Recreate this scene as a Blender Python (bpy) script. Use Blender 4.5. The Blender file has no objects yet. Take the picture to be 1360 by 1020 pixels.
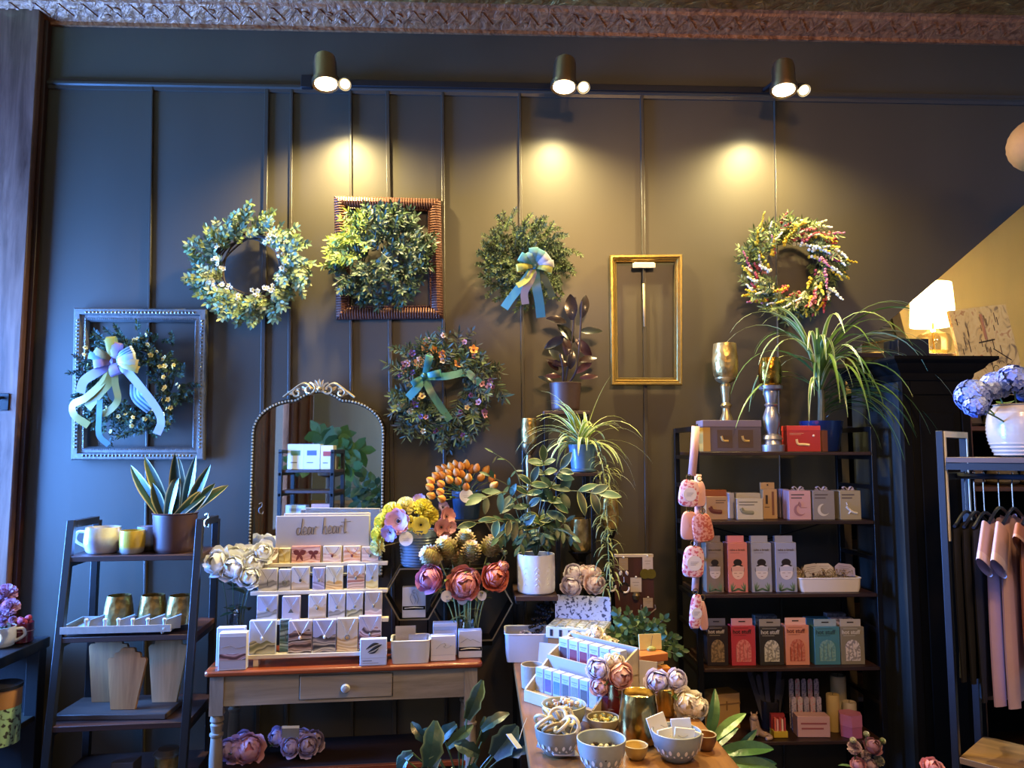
import bpy, math, random
from mathutils import Vector, Matrix
R = math.radians
FPX = 1008.0
CAM = Vector((0, 0, 1.64))
YAW, PITCH = -0.037, 0.0891           # camera turned a little to the right of the wall's normal, and up
_f = Vector((-math.sin(YAW) * math.cos(PITCH), math.cos(YAW) * math.cos(PITCH), math.sin(PITCH)))
_r = Vector((math.cos(YAW), math.sin(YAW), 0))
_u = _r.cross(_f)
WALL = 3.70                            # the panelled wall stands at y = 3.70 m
def ray(px, py):
 return (_f + _r * ((px - 680) / FPX) + _u * ((510 - py) / FPX))
def P(px, py, Y):
 d = ray(px, py)
 return CAM + d * (Y / d.y)
def PZ(px, py, z):
 d = ray(px, py)
 return CAM + d * ((z - CAM.z) / d.z)
def proj(p):
 d = Vector(p) - CAM
 w = d.dot(_f)
 return 680 + FPX * d.dot(_r) / w, 510 - FPX * d.dot(_u) / w
def mpp(p):
 """metres that one pixel of the photograph covers at the point p"""
 return (Vector(p) - CAM).dot(_f) / FPX
# ------------------------------------------------------------------ colours and materials
def C(h):
 h = h.lstrip('#')
 v = [int(h[i:i + 2], 16) / 255 for i in (0, 2, 4)]
 return tuple((x / 12.92 if x <= .04045 else ((x + .055) / 1.055) ** 2.4) for x in v)
def mixc(a, b, t):
 return tuple(a[i] + (b[i] - a[i]) * t for i in range(3))
def jit(rnd, c, s=.15):
 k = 1 + rnd.uniform(-s, s)
 return tuple(max(0, min(1, x * k * (1 + rnd.uniform(-s, s) * .3))) for x in c)
_mats = {}
def newmat(name):
 m = bpy.data.materials.new(name)
 m.use_nodes = True
 nt = m.node_tree
 b = nt.nodes['Principled BSDF']
 return m, nt, b
def nd(nt, t, **kw):
 n = nt.nodes.new(t)
 for k, v in kw.items():
  if k in n.inputs:
   n.inputs[k].default_value = v
  else:
   setattr(n, k, v)
 return n
def ramp(nt, stops):
 n = nt.nodes.new('ShaderNodeValToRGB')
 e = n.color_ramp.elements
 while len(e) < len(stops):
  e.new(.5)
 for k, (p, c) in enumerate(stops):
  e[k].position = p
  e[k].color = (*c, 1)
 return n
def coords(nt, scale=(1, 1, 1), kind='Object'):
 t = nd(nt, 'ShaderNodeTexCoord')
 m = nd(nt, 'ShaderNodeMapping')
 m.inputs['Scale'].default_value = scale
 nt.links.new(t.outputs[kind], m.inputs[0])
 return m.outputs[0]
def addbump(nt, b, height, strength, dist=.004):
 n = nd(nt, 'ShaderNodeBump', Strength=strength, Distance=dist)
 nt.links.new(height, n.inputs['Height'])
 nt.links.new(n.outputs[0], b.inputs['Normal'])
def VM(rough=.5, metal=0.0, noise=.12, nscale=40, bump=0.0, bscale=120, coat=0.0, trans=0.0, spec=.5):
 """paint whose hue comes from the mesh's own colour attribute, varied by noise"""
 key = ('VM', rough, metal, noise, nscale, bump, bscale, coat, trans, spec)
 if key in _mats:
  return _mats[key]
 m, nt, b = newmat('coloured_surface')
 a = nd(nt, 'ShaderNodeAttribute', attribute_name='col')
 co = coords(nt)
 n = nd(nt, 'ShaderNodeTexNoise', Scale=nscale, Detail=3.0)
 nt.links.new(co, n.inputs['Vector'])
 mr = nd(nt, 'ShaderNodeMapRange')
 mr.inputs['To Min'].default_value = 1 - noise
 mr.inputs['To Max'].default_value = 1 + noise
 nt.links.new(n.outputs['Fac'], mr.inputs['Value'])
 mx = nd(nt, 'ShaderNodeVectorMath', operation='SCALE')
 nt.links.new(a.outputs['Color'], mx.inputs[0])
 nt.links.new(mr.outputs[0], mx.inputs['Scale'])
 nt.links.new(mx.outputs[0], b.inputs['Base Color'])
 b.inputs['Roughness'].default_value = rough
 b.inputs['Metallic'].default_value = metal
 b.inputs['Coat Weight'].default_value = coat
 b.inputs['Specular IOR Level'].default_value = spec
 if trans:
  b.inputs['Subsurface Weight'].default_value = 0
  tr = nd(nt, 'ShaderNodeBsdfTranslucent')
  nt.links.new(mx.outputs[0], tr.inputs['Color'])
  ms = nd(nt, 'ShaderNodeMixShader', Fac=trans)
  nt.links.new(b.outputs[0], ms.inputs[1])
  nt.links.new(tr.outputs[0], ms.inputs[2])
  nt.links.new(ms.outputs[0], nt.nodes['Material Output'].inputs[0])
 if bump:
  n2 = nd(nt, 'ShaderNodeTexNoise', Scale=bscale, Detail=2.0)
  nt.links.new(co, n2.inputs['Vector'])
  addbump(nt, b, n2.outputs['Fac'], bump)
 _mats[key] = m
 return m
def wood(c1, c2, rough=.5, scale=(3, 3, 40), dist=6.0, bump=.15, coat=0.0, grain=1.0):
 """grain runs along the axis whose scale is small"""
 key = ('wood', c1, c2, rough, scale, dist, coat, grain)
 if key in _mats:
  return _mats[key]
 m, nt, b = newmat('wood')
 co = coords(nt, scale)
 n = nd(nt, 'ShaderNodeTexNoise', Scale=grain, Detail=6.0, Roughness=.65, Distortion=dist * .1)
 nt.links.new(co, n.inputs['Vector'])
 cr = ramp(nt, [(.3, c1), (.7, c2)])
 nt.links.new(n.outputs['Fac'], cr.inputs[0])
 nt.links.new(cr.outputs[0], b.inputs['Base Color'])
 b.inputs['Roughness'].default_value = rough
 b.inputs['Coat Weight'].default_value = coat
 addbump(nt, b, n.outputs['Fac'], bump, .003)
 _mats[key] = m
 return m
def hammered(c1, c2, rough=.22, scale=60.0, strength=.6):
 key = ('hammered', c1, c2, rough, scale)
 if key in _mats:
  return _mats[key]
 m, nt, b = newmat('hammered_metal')
 co = coords(nt, (1, 1, .8))
 v = nd(nt, 'ShaderNodeTexVoronoi', Scale=scale)
 nt.links.new(co, v.inputs['Vector'])
 n = nd(nt, 'ShaderNodeTexNoise', Scale=18.0, Detail=4.0)
 nt.links.new(co, n.inputs['Vector'])
 cr = ramp(nt, [(.35, c1), (.65, c2)])
 nt.links.new(n.outputs['Fac'], cr.inputs[0])
 nt.links.new(cr.outputs[0], b.inputs['Base Color'])
 b.inputs['Metallic'].default_value = 1
 b.inputs['Roughness'].default_value = rough
 addbump(nt, b, v.outputs['Distance'], strength, .004)
 _mats[key] = m
 return m
def strata(cols, scale=(4, 4, 14), rough=.45, wave=3.0, seed=0.0, distort=6.0):
 """printed stone-like bands for the jewellery cards"""
 m, nt, b = newmat('printed_card')
 co = coords(nt, scale)
 mp = nd(nt, 'ShaderNodeVectorMath', operation='ADD')
 mp.inputs[1].default_value = (seed * 3.1, seed * 1.7, seed * 2.3)
 nt.links.new(co, mp.inputs[0])
 w = nd(nt, 'ShaderNodeTexWave', bands_direction='Z', Scale=wave, Distortion=distort, Detail=2.5)
 w.inputs['Detail Scale'].default_value = 1.2
 nt.links.new(mp.outputs[0], w.inputs['Vector'])
 k = len(cols)
 cr = ramp(nt, [(i / (k - 1), C(c)) for i, c in enumerate(cols)])
 nt.links.new(w.outputs['Fac'], cr.inputs[0])
 nt.links.new(cr.outputs[0], b.inputs['Base Color'])
 b.inputs['Roughness'].default_value = rough
 return m
def speckled(c1, c2, scale=60.0, cut=.62, rough=.4, soft=.04):
 key = ('speckled', c1, c2, scale, cut, rough)
 if key in _mats:
  return _mats[key]
 m, nt, b = newmat('speckled_print')
 co = coords(nt)
 n = nd(nt, 'ShaderNodeTexNoise', Scale=scale, Detail=1.0)
 nt.links.new(co, n.inputs['Vector'])
 cr = ramp(nt, [(cut - soft, c1), (cut + soft, c2)])
 nt.links.new(n.outputs['Fac'], cr.inputs[0])
 nt.links.new(cr.outputs[0], b.inputs['Base Color'])
 b.inputs['Roughness'].default_value = rough
 _mats[key] = m
 return m
def glassy(tint=(1, 1, 1), gloss=.12, rough=.03):
 """thin clear pane or vessel wall"""
 key = ('glassy', tint, gloss, rough)
 if key in _mats:
  return _mats[key]
 m = bpy.data.materials.new('clear_glass')
 m.use_nodes = True
 nt = m.node_tree
 nt.nodes.remove(nt.nodes['Principled BSDF'])
 t = nd(nt, 'ShaderNodeBsdfTransparent')
 t.inputs[0].default_value = (*tint, 1)
 g = nd(nt, 'ShaderNodeBsdfGlossy', Roughness=rough)
 lw = nd(nt, 'ShaderNodeLayerWeight', Blend=.25)
 ma = nd(nt, 'ShaderNodeMath', operation='MULTIPLY_ADD')
 ma.inputs[1].default_value = .55
 ma.inputs[2].default_value = gloss
 nt.links.new(lw.outputs['Facing'], ma.inputs[0])
 ms = nd(nt, 'ShaderNodeMixShader')
 nt.links.new(ma.outputs[0], ms.inputs[0])
 nt.links.new(t.outputs[0], ms.inputs[1])
 nt.links.new(g.outputs[0], ms.inputs[2])
 nt.links.new(ms.outputs[0], nt.nodes['Material Output'].inputs[0])
 _mats[key] = m
 return m
def glow(col, strength):
 m = bpy.data.materials.new('lit_lamp')
 m.use_nodes = True
 nt = m.node_tree
 nt.nodes.remove(nt.nodes['Principled BSDF'])
 e = nd(nt, 'ShaderNodeEmission', Strength=strength)
 e.inputs[0].default_value = (*col, 1)
 nt.links.new(e.outputs[0], nt.nodes['Material Output'].inputs[0])
 return m
# ------------------------------------------------------------------ mesh builder
def frame_of(d, up=Vector((0, 0, 1))):
 d = Vector(d).normalized()
 up = Vector(up)
 x = d.cross(up)
 if x.length < 1e-4:
  x = d.cross(Vector((0, 1, 0)))
  if x.length < 1e-4:
   x = d.cross(Vector((1, 0, 0)))
 x.normalize()
 return x, x.cross(d).normalized(), d
class MB:
 def __init__(s, col=(.5, .5, .5)):
  s.v, s.f, s.c = [], [], []
  s.col = col or (.5, .5, .5)
  s.M = None
 def add(s, vs, fs, col=None):
  col = col or s.col
  b = len(s.v)
  many = isinstance(col, list)
  for i, p in enumerate(vs):
   p = Vector(p)
   s.v.append(s.M @ p if s.M is not None else p)
   s.c.append(col[i] if many else col)
  s.f.extend(tuple(b + i for i in f) for f in fs)
  return s
 def box(s, c, d, col=None, rz=0, rx=0, ry=0):
  hx, hy, hz = d[0] / 2, d[1] / 2, d[2] / 2
  vs = [Vector((x, y, z)) for x in (-hx, hx) for y in (-hy, hy) for z in (-hz, hz)]
  if rz or rx or ry:
   m = Matrix.Rotation(rz, 3, 'Z') @ Matrix.Rotation(ry, 3, 'Y') @ Matrix.Rotation(rx, 3, 'X')
   vs = [m @ v for v in vs]
  c = Vector(c)
  return s.add([v + c for v in vs], [(0, 1, 3, 2), (4, 6, 7, 5), (0, 4, 5, 1), (2, 3, 7, 6), (0, 2, 6, 4), (1, 5, 7, 3)], col)
 def bx(s, x0, x1, y0, y1, z0, z1, col=None):
  return s.box(((x0 + x1) / 2, (y0 + y1) / 2, (z0 + z1) / 2), (x1 - x0, y1 - y0, z1 - z0), col)
 def bar(s, a, b, w, h=None, col=None, up=(0, 0, 1)):
  """a square bar from a to b"""
  h = h or w
  a, b = Vector(a), Vector(b)
  x, y, d = frame_of(b - a, up)
  vs = []
  for p in (a, b):
   vs += [p + x * sx * w / 2 + y * sy * h / 2 for sx, sy in ((-1, -1), (1, -1), (1, 1), (-1, 1))]
  return s.add(vs, [(3, 2, 1, 0), (4, 5, 6, 7), (0, 1, 5, 4), (1, 2, 6, 5), (2, 3, 7, 6), (3, 0, 4, 7)], col)
 def tube(s, pts, r, n=6, col=None, caps=True, closed=False):
  pts = [Vector(p) for p in pts]
  k = len(pts)
  rs = r if isinstance(r, (list, tuple)) else [r] * k
  vs, fs, cs = [], [], []
  px = None
  for i, p in enumerate(pts):
   if closed:
    d = pts[(i + 1) % k] - pts[i - 1]
   else:
    d = pts[min(i + 1, k - 1)] - pts[max(i - 1, 0)]
   d = d.normalized() if d.length > 1e-9 else Vector((0, 0, 1))
   if px is None:
    px = frame_of(d)[0]
   x = px - d * px.dot(d)
   x = x.normalized() if x.length > 1e-6 else frame_of(d)[0]
   px = x
   y = d.cross(x)
   for j in range(n):
    a = 2 * math.pi * j / n
    vs.append(p + (x * math.cos(a) + y * math.sin(a)) * rs[i])
    if isinstance(col, list):
     cs.append(col[i])
  for i in range(k if closed else k - 1):
   i2 = (i + 1) % k
   for j in range(n):
    fs.append((i * n + j, i * n + (j + 1) % n, i2 * n + (j + 1) % n, i2 * n + j))
  if caps and not closed:
   fs.append(tuple(range(n - 1, -1, -1)))
   fs.append(tuple((k - 1) * n + j for j in range(n)))
  return s.add(vs, fs, cs if isinstance(col, list) else col)
 def lathe(s, prof, n=24, col=None, c=(0, 0, 0), sx=1, sy=1, wob=None):
  """prof: (radius, z) from the bottom up the outside (and down the inside for a hollow vessel)"""
  c = Vector(c)
  vs, fs, cs = [], [], []
  for i, (r, z) in enumerate(prof):
   for j in range(n):
    a = 2 * math.pi * j / n
    q = r * (wob(a, z) if wob else 1)
    vs.append(c + Vector((q * math.cos(a) * sx, q * math.sin(a) * sy, z)))
    if isinstance(col, list):
     cs.append(col[i])
  for i in range(len(prof) - 1):
   for j in range(n):
    fs.append((i * n + j, i * n + (j + 1) % n, (i + 1) * n + (j + 1) % n, (i + 1) * n + j))
  if prof[0][0] > 1e-5:
   fs.append(tuple(range(n - 1, -1, -1)))
  if prof[-1][0] > 1e-5:
   k = (len(prof) - 1) * n
   fs.append(tuple(k + j for j in range(n)))
  return s.add(vs, fs, cs if isinstance(col, list) else col)
 def ball(s, c, r, n=10, m=7, col=None, sx=1, sy=1, sz=1):
  return s.lathe([(r * math.sin(math.pi * i / m) if 0 < i < m else 1e-6, -r * sz * math.cos(math.pi * i / m)) for i in range(m + 1)], n, col, c, sx, sy)
 def grid(s, rows, col=None):
  """rows: equal lists of points; col may be a list of colours per row"""
  k = len(rows[0])
  vs = [p for r in rows for p in r]
  cs = [col[i] for i in range(len(rows)) for _ in range(k)] if isinstance(col, list) else col
  fs = [(i * k + j, i * k + j + 1, (i + 1) * k + j + 1, (i + 1) * k + j) for i in range(len(rows) - 1) for j in range(k - 1)]
  return s.add(vs, fs, cs)
 def prism(s, pts, y0, y1, col=None, plane='xz'):
  """outline in a plane given thickness"""
  n = len(pts)
  def q(p, t):
   return (p[0], t, p[1]) if plane == 'xz' else ((p[0], p[1], t) if plane == 'xy' else (t, p[0], p[1]))
  vs = [q(p, y0) for p in pts] + [q(p, y1) for p in pts]
  fs = [tuple(range(n)), tuple(range(2 * n - 1, n - 1, -1))]
  fs += [(i, i + n, (i + 1) % n + n, (i + 1) % n) for i in range(n)]
  return s.add(vs, fs, col)
 def leaf(s, base, d, L, W, nrm=(0, 0, 1), bend=0.0, fold=.15, col=None, edge=None, seg=4, shape=None):
  """a leaf blade: mid rib along d, drooping by bend, folded along the rib; edge colours the rim"""
  col = col or s.col
  x, y, d = frame_of(d, nrm)            # x = width, y = leaf normal
  base = Vector(base)
  shape = shape or (lambda t: math.sin(math.pi * min(1, t * .92 + .06)) ** .8)
  vs, cs, fs = [], [], []
  cols = 5 if edge else 3
  ang = 0
  p = base.copy()
  for i in range(seg + 1):
   t = i / seg
   w = W / 2 * shape(t)
   a = -bend * t
   dd = d * math.cos(a) + y * math.sin(a)
   nn = y * math.cos(a) - d * math.sin(a)
   if i:
    p = p + dd * (L / seg)
   offs = (-1, -.72, 0, .72, 1) if edge else (-1, 0, 1)
   for o in offs:
    vs.append(p + x * w * o + nn * abs(o) * w * fold)
    cs.append(edge if edge and abs(o) > .9 else col)
  for i in range(seg):
   for j in range(cols - 1):
    fs.append((i * cols + j, i * cols + j + 1, (i + 1) * cols + j + 1, (i + 1) * cols + j))
  return s.add(vs, fs, cs)
 def strap(s, base, d, L, W, bend=1.6, col=None, edge=None, seg=9, nrm=None, twist=0.0, taper=.9):
  """a long arching blade that falls under gravity"""
  col = col or s.col
  p = Vector(base)
  d = Vector(d).normalized()
  side = d.cross(Vector((0, 0, 1)))
  side = side.normalized() if side.length > 1e-3 else Vector((1, 0, 0))
  vs, cs, fs = [], [], []
  offs = (-1, -.45, .45, 1) if edge else (-1, 0, 1)
  k = len(offs)
  for i in range(seg + 1):
   t = i / seg
   if i:
    d = (d + Vector((0, 0, -1)) * bend / seg * (.4 + t)).normalized()
    p = p + d * (L / seg)
   w = W / 2 * (min(1, .55 + t * 2.5)) * (1 - taper * t ** 2.2)
   up = side.cross(d)
   sd = side * math.cos(twist * t) + up * math.sin(twist * t)
   for o in offs:
    vs.append(p + sd * w * o + up * abs(o) * w * .25)
    cs.append(edge if edge and abs(o) > .9 else col)
  for i in range(seg):
   for j in range(k - 1):
    fs.append((i * k + j, i * k + j + 1, (i + 1) * k + j + 1, (i + 1) * k + j))
  return s.add(vs, fs, cs)
 def ribbon(s, pts, W, col=None, nrm=(0, -1, 0), th=0, cols=None):
  """a flat band through pts whose face looks towards nrm"""
  pts = [Vector(p) for p in pts]
  rows = []
  for i, p in enumerate(pts):
   d = pts[min(i + 1, len(pts) - 1)] - pts[max(i - 1, 0)]
   x = d.cross(Vector(nrm))
   x = x.normalized() if x.length > 1e-5 else Vector((1, 0, 0))
   rows.append([p - x * W / 2, p, p + x * W / 2] if not cols else [p + x * W * (j / (len(cols)) - .5) for j in range(len(cols) + 1)])
  if cols:
   k = len(cols)
   for j in range(k):
    s.grid([[r[j], r[j + 1]] for r in rows], cols[j])
   return s
  return s.grid(rows, col)
 def mesh(s, name, smooth=True, angle=35):
  me = bpy.data.meshes.new(name)
  me.from_pydata([tuple(v) for v in s.v], [], s.f)
  at = me.attributes.new('col', 'FLOAT_COLOR', 'POINT')
  flat = []
  for c in s.c:
   flat.extend((c[0], c[1], c[2], 1.0))
  at.data.foreach_set('color', flat)
  if smooth:
   me.polygons.foreach_set('use_smooth', [True] * len(me.polygons))
   me.set_sharp_from_angle(angle=R(angle))
  me.update()
  return me
 def obj(s, name, mat, parent=None, smooth=True, angle=35, bevel=0.0, solid=0.0, subsurf=0, label=None):
  me = s.mesh(name, smooth, angle)
  return put(name, me, mat, parent, bevel, solid, subsurf, label)
def put(name, me, mat, parent=None, bevel=0.0, solid=0.0, subsurf=0, label=None):
 if mat is not None and not len(me.materials):
  me.materials.append(mat)
 o = bpy.data.objects.new(name, me)
 bpy.context.scene.collection.objects.link(o)
 if parent is not None:
  o.parent = parent
 if subsurf:
  m = o.modifiers.new('sub', 'SUBSURF'); m.levels = m.render_levels = subsurf
 if solid:
  m = o.modifiers.new('solid', 'SOLIDIFY'); m.thickness = solid; m.offset = 0
 if bevel:
  m = o.modifiers.new('bev', 'BEVEL'); m.width = bevel; m.segments = 2; m.limit_method = 'ANGLE'; m.angle_limit = R(40)
 if label:
  o['label'] = label
 return o
def tag(o, label=None, cat=None, group=None, kind=None):
 if label: o['label'] = label
 if cat: o['category'] = cat
 if group: o['group'] = group
 if kind: o['kind'] = kind
 return o
def thing(name, loc, label, cat, group=None, rz=0.0):
 o = bpy.data.objects.new(name, None)
 o.empty_display_size = .05
 bpy.context.scene.collection.objects.link(o)
 o.location = loc
 o.rotation_euler = (0, 0, rz)
 return tag(o, label, cat, group)
def place(o, loc, label=None, cat=None, group=None, rz=0.0, kind=None):
 """a thing that is one mesh"""
 o.location = loc
 o.rotation_euler = (0, 0, rz)
 return tag(o, label, cat, group, kind)
def dup(root, loc, rz=None, label=None, group=None):
 r = root.copy(); bpy.context.scene.collection.objects.link(r)
 r.location = loc
 if rz is not None: r.rotation_euler = (0, 0, rz)
 if label: r['label'] = label
 if group: r['group'] = group
 for ch in list(root.children):
  c = ch.copy(); bpy.context.scene.collection.objects.link(c); c.parent = r
  for g in list(ch.children):
   d = g.copy(); bpy.context.scene.collection.objects.link(d); d.parent = c
 return r
def struct(o):
 o['kind'] = 'structure'
 return o
def txt(parent, body, size, loc, rot=(R(90), 0, 0), col=(.02, .02, .02), name='lettering', align='CENTER', bold=0.0, label=None):
 cu = bpy.data.curves.new(name, 'FONT')
 cu.body = body; cu.size = size; cu.align_x = align; cu.align_y = 'CENTER'
 cu.extrude = .0004; cu.offset = bold
 o = bpy.data.objects.new(name, cu)
 me = bpy.data.meshes.new_from_object(o)
 bpy.data.objects.remove(o)
 me.name = name
 at = me.attributes.new('col', 'FLOAT_COLOR', 'POINT')
 at.data.foreach_set('color', [*col, 1.0] * len(me.vertices))
 me.materials.clear()
 t = put(name, me, VM(.6, noise=.03), parent)
 t.location = loc; t.rotation_euler = rot
 if label: t['label'] = label
 return t
def bez(pts, n=8):
 """Catmull-Rom through the points"""
 pts = [Vector(p) for p in pts]
 q = [pts[0] * 2 - pts[1]] + pts + [pts[-1] * 2 - pts[-2]]
 out = []
 for i in range(1, len(q) - 2):
  for k in range(n):
   t = k / n
   a, b, c, d = q[i - 1], q[i], q[i + 1], q[i + 2]
   out.append(.5 * ((2 * b) + (c - a) * t + (2 * a - 5 * b + 4 * c - d) * t * t + (3 * b - a - 3 * c + d) * t ** 3))
 out.append(pts[-1])
 return out
def circle(c, r, n=24, nrm='y', a0=0, a1=2 * math.pi):
 c = Vector(c)
 out = []
 for i in range(n + 1):
  a = a0 + (a1 - a0) * i / n
  u, w = r * math.cos(a), r * math.sin(a)
  out.append(c + (Vector((u, 0, w)) if nrm == 'y' else (Vector((u, w, 0)) if nrm == 'z' else Vector((0, u, w)))))
 return out
SPOTW = (330, 265, 280)
SPOTA, SPOTB = 156, .9
DAYW = 330
NEARW, NEARC = 9.5, (.10, .31, 1.0)
EXPO = -.2
MIRROT = -0.037
LAMPW = 260
CEIL = [(2.1, 1.2, 3.35, 42), (1.3, -.9, 3.3, 10), (-.9, -1.9, 3.3, 90)]
SHOP = [((.9, .7, 3.5), (1.5, 3.6, 1.5), 235, 100), ((.6, .2, 3.5), (.6, 3.4, 1.2), 170, 80)]
# ------------------------------------------------------------------ the room
rnd = random.Random(7)
XL, XR, YB, ZC = -3.00, 4.20, -3.60, 3.845
def room_paint(c, rough=.55, bump=.06):
 m, nt, b = newmat('painted_wall')
 co = coords(nt, (1, 1, .25))
 n = nd(nt, 'ShaderNodeTexNoise', Scale=3.0, Detail=5.0)
 nt.links.new(co, n.inputs['Vector'])
 cr = ramp(nt, [(.3, tuple(x * .9 for x in c)), (.7, tuple(x * 1.1 for x in c))])
 nt.links.new(n.outputs['Fac'], cr.inputs[0])
 nt.links.new(cr.outputs[0], b.inputs['Base Color'])
 b.inputs['Roughness'].default_value = rough
 n2 = nd(nt, 'ShaderNodeTexNoise', Scale=25.0, Detail=3.0)
 nt.links.new(co, n2.inputs['Vector'])
 addbump(nt, b, n2.outputs['Fac'], bump, .004)
 return m
PAINT = room_paint(C('#3d372d'), .40)
PAINT_TRIM = room_paint(C('#352f27'), .36)
CREAM = room_paint(C('#d6c592'), .7)
TEAL = room_paint(C('#8fa09c'), .55)
BEAD = room_paint(C('#b7a578'), .5)
MAHOG = wood(C('#38231b'), C('#785647'), .25, (14, 14, 1.2), 5, .08, coat=.3)
FLOORM = wood(C('#23150d'), C('#4a2f1d'), .4, (9, .8, 9), 5, .1)
BLACKW = wood(C('#070708'), C('#141416'), .42, (20, 20, 1.5), 4, .06)
BLACKM = VM(.38, .4, .08)
def tin(c1, c2, scale, metal=.9, rough=.3, strength=1.0):
 m, nt, b = newmat('pressed_tin')
 co = coords(nt)
 v = nd(nt, 'ShaderNodeTexVoronoi', Scale=scale, feature='SMOOTH_F1')
 n = nd(nt, 'ShaderNodeTexNoise', Scale=scale * .8, Detail=4.0, Distortion=2.0)
 nt.links.new(co, v.inputs['Vector']); nt.links.new(co, n.inputs['Vector'])
 cr = ramp(nt, [(.3, c1), (.7, c2)])
 nt.links.new(n.outputs['Fac'], cr.inputs[0])
 nt.links.new(cr.outputs[0], b.inputs['Base Color'])
 b.inputs['Metallic'].default_value = metal
 b.inputs['Roughness'].default_value = rough
 ad = nd(nt, 'ShaderNodeMath', operation='ADD')
 nt.links.new(v.outputs['Distance'], ad.inputs[0]); nt.links.new(n.outputs['Fac'], ad.inputs[1])
 addbump(nt, b, ad.outputs[0], strength, .02)
 return m
COPPER = tin(C('#6f4026'), C('#a86c40'), 30, .35, .45, .4)
GOLDTIN = tin(C('#94703a'), C('#d4a860'), 16, .85, .32, 1.0)
struct(MB().bx(XL - .2, XR + .2, YB - .2, 5.1, -.1, 0).obj('floor', FLOORM, smooth=False))
struct(MB().bx(XL - .2, XR + .2, YB - .2, 5.1, ZC, ZC + .1).obj('ceiling', GOLDTIN, smooth=False))
# the panelled wall, cut along the underside of the stair that leaves the nook open
DB, DA = P(1122, 477, WALL), P(1360, 272, WALL)
sl = (DA.z - DB.z) / (DA.x - DB.x)
XI = min(XR, DB.x + (ZC - DB.z) / sl)
zr = DB.z + sl * (XI - DB.x)
struct(MB().prism([(XL, 0), (DB.x, 0), (DB.x, DB.z), (XI, zr), (XI, ZC + .001), (XL, ZC + .001)], WALL, WALL + .09).obj('wall_panelled', PAINT, smooth=False))
# stair soffit behind it
w = .09
struct(MB().add([(DB.x, WALL + w, DB.z), (XI, WALL + w, zr), (XI, 4.9, zr), (DB.x, 4.9, DB.z),
     (DB.x, WALL + w, DB.z + .06), (XI, WALL + w, zr + .06), (XI, 4.9, zr + .06), (DB.x, 4.9, DB.z + .06)],
    [(0, 1, 2, 3), (7, 6, 5, 4), (0, 4, 5, 1), (2, 6, 7, 3), (0, 3, 7, 4), (1, 5, 6, 2)]).obj('ceiling_stair', CREAM, smooth=False))
struct(MB().bx(DB.x - .1, XR, 4.9, 5.0, 0, ZC).obj('wall_nook', CREAM, smooth=False))
struct(MB().bx(DB.x - .1, DB.x, WALL + .09, 4.9, 0, ZC).obj('wall_nook_side', CREAM, smooth=False))
struct(MB().bx(XR, XR + .1, YB, 5.0, 0, ZC).obj('wall_right', TEAL, smooth=False))
struct(MB().bx(XL, XR, YB - .1, YB, 0, ZC).obj('wall_back', TEAL, smooth=False))
# beadboard wainscot on the back wall
m = MB()
x = XL
while x < XR:
 m.bx(x + .004, x + .076, YB, YB + .018, .12, .90); x += .08
struct(m.obj('trim_wainscot', BEAD, smooth=False))
struct(MB().bx(XL, XR, YB, YB + .045, .90, .95).obj('trim_wainscot_cap', BEAD, bevel=.006))
struct(MB().bx(XL, XR, YB, YB + .03, 0, .12).obj('baseboard_back', BEAD, bevel=.006))
# street side: mahogany posts with tall panes between them
posts = [(3.50, 3.70), (1.36, 2.55), (-2.05, -1.00), (-3.60, -2.70)]
for k, (a, b) in enumerate(posts):
 m = MB().bx(XL - .14, XL, a, b, 0, ZC)
 if b - a > .3:
  for q in (.12, .62):
   y = a + q * (b - a)
   m.bx(XL - .001, XL + .03, y, y + .14, 0, ZC)
 struct(m.obj('trim_post_%d' % (k + 1), MAHOG, bevel=.006))
spans = [(2.55, 3.50), (-1.00, 1.36), (-2.70, -2.05)]
# mahogany casing that ends the panelled wall
CX = P(31, 400, WALL - .07).x
m = MB().bx(XL, CX, WALL - .07, WALL, 0, ZC - .01)
struct(m.obj('trim_casing', MAHOG, bevel=.006))
struct(MB().bx(CX, CX + .022, WALL - .035, WALL, 0, ZC - .075).obj('trim_casing_bead', wood(C('#1d0d08'), C('#3f1f13'), .35, (14, 14, 1.2)), bevel=.004))
p = P(4, 531, WALL - .07)
t = thing('wall_mounted_hook', (p.x, WALL - .0705, p.z), 'dark iron hook screwed to the mahogany casing at the edge of the wall', 'hook')
MB(C('#17120f')).bx(-.03, .03, -.006, 0, -.05, .03).obj('hook_plate', VM(.4, .7), t, bevel=.002)
MB(C('#17120f')).tube(bez([(0, -.006, .01), (0, -.05, .0), (0, -.06, -.03), (0, -.04, -.05), (0, -.03, -.035)]), .007, 8).obj('hook_arm', VM(.4, .7), t)
for k, (a, b) in enumerate(spans):
 struct(MB().bx(XL - .14, XL, a, b, 0, .62).obj('wall_left_%d' % (k + 1), MAHOG, smooth=False))
 struct(MB().bx(XL - .14, XL, a, b, 3.35, ZC).obj('wall_left_head_%d' % (k + 1), MAHOG, smooth=False))
 wn = MB().bx(XL - .10, XL - .04, a, a + .05, .62, 3.35).bx(XL - .10, XL - .04, b - .05, b, .62, 3.35) \
  .bx(XL - .10, XL - .04, a + .05, b - .05, .62, .68).bx(XL - .10, XL - .04, a + .05, b - .05, 3.29, 3.35) \
  .bx(XL - .09, XL - .05, a + .05, b - .05, 2.5, 2.54).obj('window_%d' % (k + 1), MAHOG, smooth=False)
 struct(wn)
 MB().bx(XL - .073, XL - .067, a + .05, b - .05, .68, 3.29).obj('pane', glassy((.96, .98, 1)), wn, smooth=False)
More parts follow.
